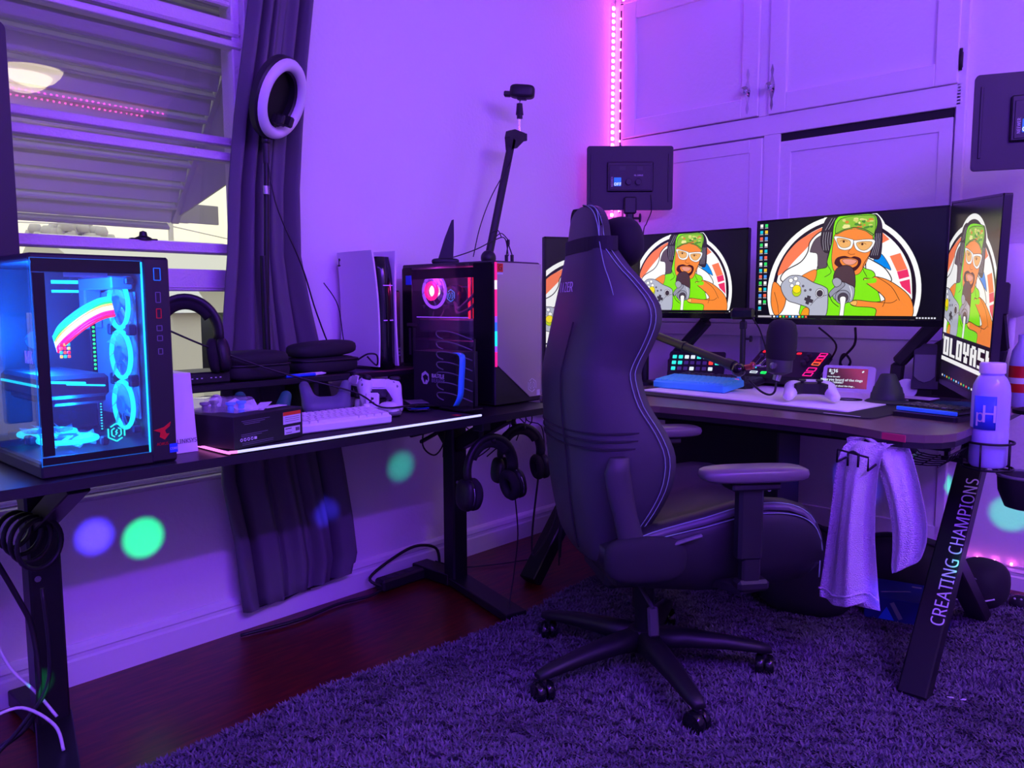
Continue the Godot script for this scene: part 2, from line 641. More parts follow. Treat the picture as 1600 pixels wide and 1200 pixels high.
func window() -> void:
	var w := Node3D.new()
	place(w, "window_1", self)
	w.set_meta("kind", "structure")
	nb()   # jambs, head and the moulded stops round the opening
	box(Vector3(-0.07, 1.375, 2.062), Vector3(0.16, 1.65, 0.025), 0.003)
	box(Vector3(-0.07, 1.375, 3.288), Vector3(0.16, 1.65, 0.025), 0.003)
	box(Vector3(-0.07, 2.19, 2.675), Vector3(0.16, 0.025, 1.25), 0.003)
	done("window_frame", "old_paint", w)
	nb()
	box(Vector3(-0.065, 0.536, 2.675), Vector3(0.15, 0.014, 1.27), 0.004)
	box(Vector3(0.006, 0.538, 2.675), Vector3(0.012, 0.012, 1.27), 0.003)
	done("window_sill", "old_paint", w)
	# horizontal rails as they stack up the opening: [height, tall, depth, proud]
	for r in [[2.105, 0.1, 0.03, -0.045], [1.985, 0.05, 0.03, -0.03], [1.935, 0.024, 0.045, -0.035], [1.622, 0.028, 0.04, -0.03], [1.571, 0.03, 0.045, -0.02], [1.276, 0.034, 0.05, -0.02], [1.176, 0.07, 0.035, -0.04], [0.552, 0.016, 0.03, -0.04]]:
		nb()
		box(Vector3(r[3], r[0], 2.675), Vector3(r[2], r[1], 1.2), 0.005)
		box(Vector3(r[3] + r[2] * 0.3, r[0] - r[1] * 0.32, 2.675), Vector3(r[2] * 0.6, 0.006, 1.2), 0.002)
		done("sash_rail", "old_paint", w)
	for z in [2.085, 3.265]:
		nb()
		box(Vector3(-0.04, 1.37, z), Vector3(0.035, 1.6, 0.03), 0.004)
		done("sash_stile", "old_paint", w)
	# panes: upper (two sheets that overlap at the meeting rails), lower
	for p in [[1.57, 1.93, -0.043], [1.29, 1.625, -0.03], [0.56, 1.145, -0.045], [1.96, 2.06, -0.045], [1.3, 1.93, -0.142]]:
		nb()
		var pm := QuadMesh.new()
		pm.size = Vector2(1.17, p[1] - p[0])
		use("pane", pm, "window_glass", w, Transform3D(Basis(UP, PI / 2), Vector3(p[2], (p[0] + p[1]) / 2, 2.675)))
	nb()   # sash lock on the rail
	lathe([Vector2(0.024, 0), Vector2(0.024, 0.006), Vector2(0.012, 0.012), Vector2(0.01, 0.024), Vector2(0, 0.028)], Vector3(-0.012, 1.293, 2.42))
	box(Vector3(-0.012, 1.295, 2.42), Vector3(0.02, 0.006, 0.08), 0.002)
	done("sash_lock", "black_metal", w)
	# the bracket rail at the head of the opening
	nb()
	bar(Vector3(0.02, 2.13, 2.1), Vector3(0.02, 2.13, 3.2), 0.02, 0.035)
	done("blind_rail", "dark_gray", w)

func cabinets() -> void:
	var c := thing("built_in_cabinet", "white painted built-in wall cabinet with panelled doors filling the back wall", "cabinet")
	nb()   # face frame: stiles and rails round the openings
	box(Vector3(0.03, 1.36, -0.005), Vector3(0.05, 2.52, 0.03), 0.002)
	box(Vector3(1.605, 1.36, -0.005), Vector3(0.032, 2.52, 0.03), 0.002)
	box(Vector3(0.815, 2.26, -0.005), Vector3(0.05, 0.67, 0.03), 0.002)
	box(Vector3(0.855, 1.42, -0.005), Vector3(0.075, 0.838, 0.03), 0.002)
	box(Vector3(0.82, 1.882, -0.005), Vector3(1.57, 0.085, 0.03), 0.002)
	box(Vector3(0.82, 2.6, -0.005), Vector3(1.57, 0.04, 0.03), 0.002)
	box(Vector3(0.82, 0.973, -0.005), Vector3(1.57, 0.055, 0.03), 0.002)
	box(Vector3(0.82, 0.15, -0.005), Vector3(1.57, 0.1, 0.03), 0.002)
	done("face_frame", "cabinet_paint", c)
	var doors := [[0.058, 0.79, 1.929, 2.585, 0.741, 2.041], [0.839, 1.592, 1.926, 2.585, 0.856, 2.04]]
	for d in doors:
		var w: float = d[1] - d[0]
		var h: float = d[3] - d[2]
		var mid := Vector3((d[0] + d[1]) / 2, (d[2] + d[3]) / 2, 0.012)
		nb()
		for s in [-1, 1]:
			box(mid + Vector3(s * (w / 2 - 0.04), 0, 0), Vector3(0.08, h, 0.022), 0.003)
			box(mid + Vector3(0, s * (h / 2 - 0.042), 0), Vector3(w - 0.159, 0.084, 0.022), 0.003)
		var o := done("door", "cabinet_paint", c)
		nb()
		box(mid + Vector3(0, 0, -0.008), Vector3(w - 0.155, h - 0.165, 0.008), 0.002)
		done("panel", "cabinet_paint", o)
		# ball knob on a long pointed back plate
		var k := Vector3(d[4], d[5], 0.024)
		nb()
		prism(PackedVector2Array([Vector2(0, -0.1), Vector2(0.007, -0.075), Vector2(0.003, -0.05), Vector2(0.011, -0.02), Vector2(0.013, 0), Vector2(0.011, 0.02), Vector2(0.003, 0.05), Vector2(0.007, 0.075), Vector2(0, 0.1), Vector2(-0.007, 0.075), Vector2(-0.003, 0.05), Vector2(-0.011, 0.02), Vector2(-0.013, 0), Vector2(-0.011, -0.02), Vector2(-0.003, -0.05), Vector2(-0.007, -0.075)]), 0.004, k)
		done("back_plate", "chrome", o)
		nb()
		lathe([Vector2(0.006, 0), Vector2(0.006, 0.014), Vector2(0.015, 0.02), Vector2(0.019, 0.03), Vector2(0.015, 0.04), Vector2(0, 0.045)], k, Basis(Vector3.RIGHT, Vector3(0, 0, 1), Vector3(0, -1, 0)), 16)
		done("knob", "chrome", o)
	nb()
	box(Vector3(1.6, 2.01, 0.012), Vector3(0.012, 0.06, 0.012), 0.003)
	tube([Vector3(1.6, 1.97, 0.02), Vector3(1.6, 2.05, 0.02)], 0.006, 8)
	done("hinge", "black_metal", c)
	# fixed left panel and the sliding panel with its dark track gap
	nb()
	box(Vector3(0.44, 1.417, -0.004), Vector3(0.76, 0.83, 0.018), 0.003)
	box(Vector3(0.1, 1.417, 0.003), Vector3(0.06, 0.83, 0.014), 0.003)
	box(Vector3(0.78, 1.417, 0.003), Vector3(0.06, 0.83, 0.014), 0.003)
	box(Vector3(0.44, 1.802, 0.003), Vector3(0.62, 0.06, 0.014), 0.003)
	box(Vector3(0.44, 1.035, 0.003), Vector3(0.62, 0.06, 0.014), 0.003)
	done("fixed_panel", "cabinet_paint", c)
	nb()
	box(Vector3(1.235, 1.4, -0.012), Vector3(0.69, 0.81, 0.012), 0.002)
	box(Vector3(0.915, 1.4, -0.005), Vector3(0.05, 0.81, 0.012), 0.002)
	box(Vector3(1.555, 1.4, -0.005), Vector3(0.05, 0.81, 0.012), 0.002)
	box(Vector3(1.235, 1.78, -0.005), Vector3(0.6, 0.05, 0.012), 0.002)
	box(Vector3(1.235, 1.02, -0.005), Vector3(0.6, 0.05, 0.012), 0.002)
	done("sliding_panel", "cabinet_paint", c)
	nb()
	box(Vector3(1.235, 1.822, -0.008), Vector3(0.69, 0.034, 0.01))
	done("track_gap", "black_matte", c)
	for p in [[0.06, 0.82], [0.89, 1.59]]:
		nb()
		box(Vector3((p[0] + p[1]) / 2, 0.572, -0.008), Vector3(p[1] - p[0], 0.75, 0.018), 0.003)
		done("lower_panel", "cabinet_paint", c)

func led_mesh() -> Mesh:
	if not shared.has("led"):
		nb()
		blob(Vector3.ZERO, Vector3(0.0035, 0.0045, 0.0035), 0.7, Basis(), 8, 6)
		shared["led"] = make()
	return shared["led"]

func ceiling_things() -> void:
	# LED strip that comes down the corner of the room
	var s := thing("led_strip", "pink LED light strip running down the corner between purple wall and cabinet", "light strip")
	nb()
	box(Vector3(0.0025, 2.06, 0.03), Vector3(0.004, 1.08, 0.024), 0.001)
	done("tape", "strip_backing", s)
	for k in 33:
		use("led", led_mesh(), "led_pink", s, Transform3D(Basis().scaled(Vector3(2.6, 2.2, 3.0)), Vector3(0.006, 2.575 - k * 0.032, 0.03)))
	area("corner_glow", Vector3(0.02, 2.05, 0.035), Vector3(1.0, 2.05, 0.7), Vector2(0.02, 1.0), Color(0.7, 0.04, 0.75).linear_to_srgb(), 0.07, s)
	var s2 := thing("led_strip", "sparse LED light strip on the cabinet stile right of the corner strip", "light strip")
	nb()
	box(Vector3(0.042, 2.06, 0.012), Vector3(0.005, 1.0, 0.003))
	done("tape", "black_matte", s2)
	for k in 20:
		use("led", led_mesh(), "led_pink", s2, Transform3D(Basis().scaled(Vector3(1.2, 1.2, 1.0)), Vector3(0.042, 2.52 - k * 0.05, 0.016)))
	var s3 := thing("led_strip", "LED light strip along the top of the cabinet under the ceiling", "light strip")
	nb()
	box(Vector3(1.9, 2.606, 0.016), Vector3(3.7, 0.012, 0.004))
	done("tape", "white_matte", s3)
	for k in 14:
		use("led", led_mesh(), "led_pink", s3, Transform3D(Basis().scaled(Vector3(1.4, 1.4, 1.4)), Vector3(0.06 + k * 0.033, 2.606, 0.02)))
	nb()
	for k in 100:
		box(Vector3(0.53 + k * 0.032, 2.606, 0.02), Vector3(0.006, 0.006, 0.004))
	done("far_leds", "led_pink", s3).set_meta("kind", "stuff")
	# the strip on the opposite wall that mirrors in the window
	var s4 := thing("led_strip", "LED light strip under the ceiling of the opposite wall, mirrored in the window", "light strip")
	nb()
	box(Vector3(3.845, 2.59, 1.9), Vector3(0.004, 0.012, 3.4))
	done("tape", "white_matte", s4)
	nb()
	for k in 84:
		blob(Vector3(3.838, 2.59, 0.36 + k * 0.04), Vector3(0.008, 0.009, 0.009), 1.0, Basis(), 6, 4)
	done("leds", "led_ceiling", s4).set_meta("kind", "stuff")
	# ceiling dome lamp whose reflection shows in the upper pane
	var l := thing("ceiling_lamp", "glowing white glass dome ceiling lamp mirrored in the upper window pane", "lamp", Vector3(3.3, 2.62, 1.64))
	nb()
	lathe([Vector2(0.0, -0.125), Vector2(0.06, -0.118), Vector2(0.12, -0.09), Vector2(0.16, -0.05), Vector2(0.175, -0.02)], Vector3.ZERO, Basis(), 28)
	done("glass_bowl", "lamp_white", l)
	nb()
	lathe([Vector2(0.19, -0.022), Vector2(0.19, -0.005), Vector2(0.17, 0)], Vector3.ZERO, Basis(), 28)
	done("rim", "white", l)
	omni("dome_light", Vector3(0, -0.055, 0), Color(1.0, 0.86, 0.66), 0.16, 0.03, l)
	# LEDs along the baseboard
	var s5 := thing("led_strip", "LED light strip lying along the baseboard under the right desk", "light strip")
	nb()
	box(Vector3(1.45, 0.092, -0.012), Vector3(1.15, 0.008, 0.006), 0.001)
	done("tape", "white_matte", s5)
	for k in 19:
		use("led", led_mesh(), "led_pink", s5, Transform3D(Basis().scaled(Vector3(1.4, 1.2, 1.4)), Vector3(0.935 + k * 0.0577, 0.1, -0.006)))
	area("base_glow", Vector3(1.45, 0.11, 0.0), Vector3(1.45, 0.2, 0.6), Vector2(1.0, 0.015), Color(0.35, 0.05, 1.0).linear_to_srgb(), 0.22, s5)
	# party light out of frame that throws the coloured spots on the walls
	var p := thing("party_light", "small black party light standing on the floor beside the camera", "lamp", Vector3(2.5, 0.02, 2.75))
	nb()
	lathe([Vector2(0.05, 0), Vector2(0.05, 0.02), Vector2(0.02, 0.03), Vector2(0.02, 0.12), Vector2(0.04, 0.13), Vector2(0.055, 0.17), Vector2(0.05, 0.2), Vector2(0, 0.215)])
	done("body", "black", p)
	var g := Color(0.0, 1.0, 0.3).linear_to_srgb()
	var b := Color(0.05, 0.03, 1.0).linear_to_srgb()
	var o := Vector3(0, 0.24, 0)
	var to := func(x: float, y: float, z: float) -> Vector3: return Vector3(x, y, z) - p.position
	spot("green_spot", o, to.call(0.0, 0.385, 2.47), 1.5, 0.4, g, 9.0, p)
	spot("green_spot", o, to.call(0.0, 0.14, 2.87), 0.8, 0.3, g, 6.0, p)
	spot("green_spot", o, to.call(0.0, 0.45, 1.45), 1.5, 1.0, Color(0.0, 0.8, 0.5).linear_to_srgb(), 4.0, p)
	spot("blue_spot", o, to.call(0.0, 0.42, 2.61), 1.4, 0.8, b, 20.0, p)
	spot("blue_spot", o, to.call(0.06, 0.35, 1.85), 1.3, 1.0, b, 25.0, p)
	spot("green_spot", o, to.call(1.6, 0.37, 0.0), 1.0, 0.4, g, 7.0, p)
	spot("green_spot", o, to.call(1.84, 0.29, -0.02), 1.5, 0.5, g, 5.0, p)
	spot("teal_spot", o, to.call(1.5, 0.4, 0.0), 2.3, 0.6, Color(0.1, 0.6, 0.6).linear_to_srgb(), 1.2, p)
	spot("blue_spot", o, to.call(1.26, 0.31, 0.0), 2.4, 1.0, b, 9.0, p)
	spot("blue_spot", Vector3(0, 0.24, 0), to.call(1.0, 0.75, 1.8), 5.0, 1.0, b, 0.5, p)

func outdoors() -> void:
	# metal slat awning outside the window
	var a := thing("window_awning", "white metal slat awning hanging outside the window with closed side panel", "awning")
	var p0 := Vector2(-0.14, 2.2)
	var p1 := Vector2(-0.86, 1.455)
	for k in 10:
		var q := p0.lerp(p1, (k + 0.5) / 10.0)
		nb()
		var dirv := (p1 - p0).normalized()
		var ang := atan2(dirv.y, dirv.x)
		box(Vector3(q.x, q.y, 2.78), Vector3(0.125, 0.012, 1.66), 0.003, Basis(Vector3(0, 0, 1), ang + 0.3))
		box(Vector3(q.x - 0.047, q.y - 0.07, 2.78), Vector3(0.012, 0.035, 1.66), 0.002, Basis(Vector3(0, 0, 1), ang))
		done("slat", "awning_white", a)
	nb()
	prism(PackedVector2Array([Vector2(-0.13, 2.25), Vector2(-0.13, 1.62), Vector2(-0.84, 1.46)]), 0.008, Vector3(0, 0, 1.92))
	box(Vector3(-0.5, 1.83, 1.93), Vector3(1.06, 0.03, 0.03), 0.0, Basis(Vector3(0, 0, 1), atan2(0.77, 0.72)))
	done("side_panel", "awning_white", a)
	nb()
	box(Vector3(-0.87, 1.482, 2.68), Vector3(0.012, 0.08, 1.9), 0.002)
	done("valance", "awning_white", a)
	nb()
	box(Vector3(-0.12, 2.2, 2.68), Vector3(0.07, 0.14, 1.9), 0.004)
	done("wall_bracket", "white_matte", a)
	mat("yard_ground", Color(0.5, 0.45, 0.4), 0.9)
	mat("hedge_leaf", Color(0.08, 0.11, 0.05), 0.8)
	mat("tree_leaf", Color(0.8, 0.79, 0.74), 0.95)
	mat("far_roof", Color(0.87, 0.86, 0.83), 0.95)
	mat("brick_clay", Color(0.52, 0.36, 0.28), 0.9)
	mat("mortar", Color(0.62, 0.58, 0.52), 0.95)
	nb()
	box(Vector3(-12.3, -0.8, 0), Vector3(24, 0.2, 40))
	var gnd := done("ground", "yard_ground")
	gnd.set_meta("kind", "structure")
	# brick ledge just outside, seen below the desk
	var led := thing("brick_ledge", "row of tan bricks and white cap on the ledge outside below the window", "ledge", Vector3(-0.27, 0.53, 2.1))
	nb()
	box(Vector3(0, -0.3, 0.5), Vector3(0.18, 0.66, 1.3))
	done("mortar_bed", "mortar", led)
	for k in 6:
		nb()
		box(Vector3(0.0, 0.04, 0.04 + k * 0.2), Vector3(0.17, 0.05, 0.17), 0.006)
		done("brick", "brick_clay" if k % 2 else "white_matte", led)
	# dark hedge, pale roof, tree and power pole
	var rng := RandomNumberGenerator.new()
	rng.seed = 5
	nb()
	for k in 40:
		blob(Vector3(-8.2 + rng.randf_range(-0.4, 0.4), rng.randf_range(-0.4, 0.75), -4.0 + k * 0.22), Vector3(0.5, 0.5, 0.5), 1.0, Basis(), 8, 6)
	tag(done("hedge", "hedge_leaf"), "dark green hedge across the yard seen through the lower pane", "hedge")
	var sh := thing("shed", "small white shed post beyond the yard in the lower pane", "shed", Vector3(-7.0, -0.7, -0.9))
	nb()
	box(Vector3(0, 0.9, 0), Vector3(0.5, 1.6, 0.35), 0.01)
	done("wall", "far_roof", sh)
	nb()
	prism(PackedVector2Array([Vector2(-0.4, 1.7), Vector2(0.4, 1.7), Vector2(0, 2.0)]), 0.5)
	done("roof", "white_matte", sh)
	var h := thing("far_house", "pale low house roof behind the window rail under a yellow sky", "house", Vector3(-13, -0.7, -3.0))
	nb()
	box(Vector3(0, 1.2, 0), Vector3(3.0, 2.4, 3.1), 0.02)
	done("wall", "far_roof", h)
	nb()
	prism(PackedVector2Array([Vector2(-1.9, 2.4), Vector2(1.9, 2.4), Vector2(0.0, 3.03)]), 3.4)
	done("roof", "far_roof", h)
	var t := thing("tree", "round pale tree crown beyond the house roof at left", "tree", Vector3(-19, -0.7, -3.9))
	nb()
	for k in 150:
		var v := Vector3(rng.randfn(), rng.randfn() * 0.7, rng.randfn()).normalized() * rng.randf_range(0.5, 1.0)
		blob(Vector3(0, 3.3, 0) + v * Vector3(0.9, 0.62, 1.0), Vector3.ONE * rng.randf_range(0.1, 0.2), 1.0, Basis(), 6, 4)
	done("crown", "tree_leaf", t)
	nb()
	rod(Vector3.ZERO, Vector3(0, 3.2, 0), 0.12, 8, 0.08)
	done("trunk", "far_roof", t)
	var pp := thing("power_pole", "distant wooden power pole with crossarm and sagging wires", "pole", Vector3(-16, -0.7, -5.0))
	nb()
	rod(Vector3.ZERO, Vector3(0, 3.95, 0), 0.07, 8, 0.06)
	done("post", "far_roof", pp)
	nb()
	box(Vector3(0, 3.72, 0), Vector3(0.08, 0.07, 0.85), 0.01)
	done("crossarm", "far_roof", pp)
	nb()
	tube(curve([Vector3(0, 3.6, 0), Vector3(0, 3.45, 4.0), Vector3(0, 3.55, 8.0)]), 0.012, 4)
	tube(curve([Vector3(0, 3.6, 0), Vector3(0, 3.2, -3.0), Vector3(0, 3.2, -6.0)]), 0.012, 4)
	done("wire", "far_roof", pp)

# ================================================================ left wall: curtain, desk and what stands on it
func left_side() -> void:
	curtain()
	left_desk()
	ring_light()
	upright_panel()
	left_computer()
	right_computer()
	console()
	riser_things()
	mat_things()
	hanging_things()
	left_cables()

func curtain() -> void:
	# pleated cloth: left and right edges per height, [y, left z, right z]
	var rows := [[2.52, 2.02, 1.82], [2.12, 2.06, 1.854], [1.9, 2.1, 1.887], [1.69, 2.14, 1.911], [1.477, 2.17, 1.929], [1.26, 2.186, 1.929], [1.11, 2.205, 1.896], [0.953, 2.225, 1.854], [0.74, 2.236, 1.8], [0.527, 2.24, 1.758], [0.315, 2.2, 1.725], [0.18, 2.185, 1.711], [0.075, 2.172, 1.74]]
	var n := 90
	var rs := []
	for i in rows.size() * 3 - 2:
		var k := i / 3
		var u := (i % 3) / 3.0
		var a: Array = rows[k]
		var b: Array = rows[mini(k + 1, rows.size() - 1)]
		var y: float = lerpf(a[0], b[0], u)
		var zl: float = lerpf(a[1], b[1], u)
		var zr: float = lerpf(a[2], b[2], u)
		var front := []
		for j in n + 1:
			var s := float(j) / n
			var ph := s * TAU * 4.6 + sin(y * 2.1) * 0.35 + sin(s * 9.0 + y) * 0.4
			var amp := 0.026 + 0.012 * sin(s * 7.0 + 1.0)
			var x := 0.052 + amp * sin(ph) + 0.008 * sin(ph * 2.3 + y * 1.7)
			var z := lerpf(zl, zr, s) + 0.008 * cos(ph)
			var yy := y
			if i >= rows.size() * 3 - 4: yy += 0.03 * s * s + 0.008 * sin(ph)
			front.append(Vector3(x, yy, z))
		var ring := PackedVector3Array()
		for j in n + 1: ring.append(front[j])
		for j in range(n, -1, -1): ring.append(front[j] - Vector3(0.004, 0, 0))
		rs.append(ring)
	nb()
	rings(rs)
	tag(done("curtain", "curtain_cloth"), "long grey pleated curtain hanging between window and bare purple wall, passing behind the desk", "curtain")

func left_desk() -> void:
	var d := thing("gaming_desk", "long black straight desk along the window wall on two Y-braced legs", "desk", Vector3(0.43, 0, 2.3))
	nb()
	var x0 := -0.315
	var x1 := 0.306
	prism(PackedVector2Array([Vector2(x0, -0.96), Vector2(x1 - 0.06, -0.96), Vector2(x1, -0.9), Vector2(x1, 0.92), Vector2(x1 - 0.06, 0.98), Vector2(x0, 0.98)]), 0.022, Vector3(0, 0.738, 0), Basis(Vector3.RIGHT, Vector3(0, 0, 1), Vector3(0, -1, 0)))
	done("tabletop", "desk_black", d)
	nb()
	box(Vector3(-0.06, 0.69, 0), Vector3(0.05, 0.04, 1.5), 0.004)
	box(Vector3(-0.2, 0.69, 0), Vector3(0.05, 0.04, 1.5), 0.004)
	done("crossbar", "black_metal", d)
	for z in [-0.915, 0.525]:
		nb()
		box(Vector3(-0.185, 0.33, z), Vector3(0.062, 0.62, 0.075), 0.006)
		box(Vector3(-0.16, 0.71, z), Vector3(0.42, 0.03, 0.07), 0.004)
		bar(Vector3(-0.185, 0.55, z), Vector3(0.1, 0.7, z), 0.05, 0.05, Vector3(0, 0, 1))
		bar(Vector3(-0.185, 0.55, z), Vector3(-0.32, 0.7, z), 0.05, 0.05, Vector3(0, 0, 1))
		var l := done("leg", "black_metal", d)
		nb()
		bar(Vector3(-0.4, 0.03, z + 0.0), Vector3(-0.19, 0.03, z - 0.0), 0.08, 0.045)
		bar(Vector3(-0.2, 0.026, z - 0.01), Vector3(0.235, 0.02, z + 0.11), 0.085, 0.03)
		done("foot", "black_metal", l)
		nb()
		rod(Vector3(-0.152, 0.42, z + 0.02), Vector3(-0.15, 0.42, z + 0.02), 0.008, 10)
		done("screw", "silver", l)
	# thin steel braces under the right end
	nb()
	for k in 4:
		bar(Vector3(-0.05 + k * 0.05, 0.7 - k * 0.014, -0.5), Vector3(-0.15, 0.64, -0.85), 0.012, 0.012)
	done("brace", "black_metal", d)

func ring_light() -> void:
	var c := Vector3(0.2, 1.733, 2.064)
	var t := thing("ring_light", "white ring light on a thin black tripod in front of the grey curtain", "ring light", Vector3(0.138, 0.872, 2.108))
	var f := look(Vector3(0.832, -0.373, -0.471), c - t.position)
	nb(f)
	tube(circle(Vector3(0, 0, 0.0), Vector3(0.105, 0, 0), Vector3(0, 0.105, 0), 40), 0.019, 12, true)
	done("diffuser", "bulb_white", t)
	nb(f)
	var hb := [Vector2(0.082, -0.026), Vector2(0.128, -0.026), Vector2(0.129, -0.006), Vector2(0.122, 0.002), Vector2(0.088, 0.002), Vector2(0.081, -0.006), Vector2(0.082, -0.026)]
	lathe(hb, Vector3.ZERO, Basis(Vector3.RIGHT, Vector3(0, 0, 1), Vector3(0, -1, 0)), 40)
	done("housing", "black", t)
	nb(f)
	box(Vector3(0, -0.062, 0.012), Vector3(0.05, 0.03, 0.028), 0.004)
	box(Vector3(0.022, -0.056, 0.032), Vector3(0.02, 0.034, 0.03), 0.005)
	box(Vector3(-0.022, -0.058, 0.03), Vector3(0.016, 0.03, 0.026), 0.005)
	box(Vector3(0, -0.09, -0.004), Vector3(0.02, 0.05, 0.02), 0.003)
	done("phone_holder", "black", t)
	var base: Vector3 = f * Vector3(0, -0.135, -0.01)
	nb()
	rod(Vector3(0, 0.1, 0), base - Vector3(0, 0.06, 0), 0.008)
	rod(Vector3(0, 0.02, 0), Vector3(0, 0.38, 0), 0.012)
	done("pole", "black_metal", t)
	nb()
	rod(base - Vector3(0, 0.07, 0), base + Vector3(0, 0.01, 0), 0.01)
	blob(base, Vector3(0.014, 0.014, 0.014))
	done("ball_joint", "black", t)
	nb()
	rod(base.lerp(Vector3(0, 0.1, 0), 0.22), base.lerp(Vector3(0, 0.1, 0), 0.26), 0.011)
	done("collar", "silver", t)
	for k in 3:
		var w := TAU * k / 3 + 0.5
		nb()
		tube([Vector3(0, 0.07, 0), Vector3(cos(w) * 0.024, 0.006, sin(w) * 0.022)], 0.006, 6)
		done("leg", "black_metal", t)
	cable("cord", [base, Vector3(0.03, 0.55, -0.03), Vector3(0.03, 0.35, -0.12), Vector3(0.0, 0.2, -0.19), Vector3(-0.02, 0.05, -0.27), Vector3(-0.05, 0.0, -0.36)], 0.0025, "black", "", t)
	cable("cord", [Vector3(-0.04, 0.3, -0.25), Vector3(-0.03, 0.22, -0.3), Vector3(-0.08, 0.08, -0.36), Vector3(-0.1, 0.02, -0.42)], 0.0018, "black", "", t)

func upright_panel() -> void:
	var t := thing("upright_panel", "tall black panel with rounded corner at left edge of the photo above glass computer", "panel", Vector3(0.19, 0.75, 2.815))
	nb()
	prism(rrect(0.5, 0.7, 0.02), 0.022, Vector3(0, 0.68, 0.25), Basis(UP, PI / 2))
	done("shell", "black", t)
	nb()
	box(Vector3(-0.03, 0.25, 0.25), Vector3(0.03, 0.4, 0.06), 0.004)
	done("neck", "black", t)
	nb()
	box(Vector3(-0.02, 0.01, 0.25), Vector3(0.14, 0.018, 0.22), 0.005)
	done("foot", "black", t)

func fan(t: Node3D, f: Transform3D, r: float, ringm: String, bladem: String, hubm: String) -> void:
	nb(f)
	tube(circle(Vector3.ZERO, Vector3(r, 0, 0), Vector3(0, r, 0), 32), 0.0055, 8, true)
	var o := done("fan_ring", ringm, t)
	nb(f)
	for k in 7:
		var w := TAU * k / 7
		var q := PackedVector3Array()
		var ctrs := []
		for i in 5:
			var rr := lerpf(0.02, r * 0.93, i / 4.0)
			var a := w + i * 0.11
			var wd := lerpf(0.008, 0.024, i / 4.0)
			var c := Vector3(cos(a) * rr, sin(a) * rr, 0)
			var tn := Vector3(-sin(a), cos(a), 0.7).normalized()
			ctrs.append(PackedVector3Array([c - tn * wd, c + tn * wd, c + tn * wd + Vector3(0, 0, 0.0016), c - tn * wd + Vector3(0, 0, 0.0016)]))
		rings(ctrs)
	done("blades", bladem, o)
	nb(f)
	lathe([Vector2(0.021, -0.012), Vector2(0.021, 0.006), Vector2(0.017, 0.01), Vector2(0, 0.011)], Vector3.ZERO, Basis(Vector3.RIGHT, Vector3(0, 0, 1), Vector3(0, -1, 0)), 20)
	done("hub", hubm, o)
	nb(f)
	var s := r + 0.006
	for k in 4:
		var w := PI / 2 * k + PI / 4
		box(Vector3(cos(w), sin(w), 0) * s * 1.25 + Vector3(0, 0, -0.004), Vector3(0.016, 0.016, 0.02), 0.003)
	done("corner", "black", o)

func hex_logo(parent: Node3D, t: Transform3D, s: float, m: String) -> void:
	nb(t)
	for k in 6:
		var a := PI / 3 * k + PI / 6
		var b := a + PI / 3
		var e := 0.72 if k in [1, 4] else 1.0
		bar(Vector3(cos(a), sin(a), 0) * s, Vector3(cos(a), sin(a), 0).lerp(Vector3(cos(b), sin(b), 0), e) * s, s * 0.17, 0.0008, Vector3(0, 0, 1), 0.0)
	for sg in [-1, 1]:
		bar(Vector3(sg * 0.18, 0.5, 0) * s, Vector3(sg * 0.5, 0.3, 0) * s, s * 0.15, 0.0008, Vector3(0, 0, 1), 0.0)
		bar(Vector3(sg * 0.5, 0.3, 0) * s, Vector3(sg * 0.5, -0.3, 0) * s, s * 0.15, 0.0008, Vector3(0, 0, 1), 0.0)
		bar(Vector3(sg * 0.5, -0.3, 0) * s, Vector3(sg * 0.18, -0.5, 0) * s, s * 0.15, 0.0008, Vector3(0, 0, 1), 0.0)
	bar(Vector3(0.1, 0.3, 0) * s, Vector3(-0.1, 0, 0) * s, s * 0.14, 0.0008, Vector3(0, 0, 1), 0.0)
	bar(Vector3(0.1, 0, 0) * s, Vector3(-0.1, -0.3, 0) * s, s * 0.14, 0.0008, Vector3(0, 0, 1), 0.0)
	done("logo", m, parent)

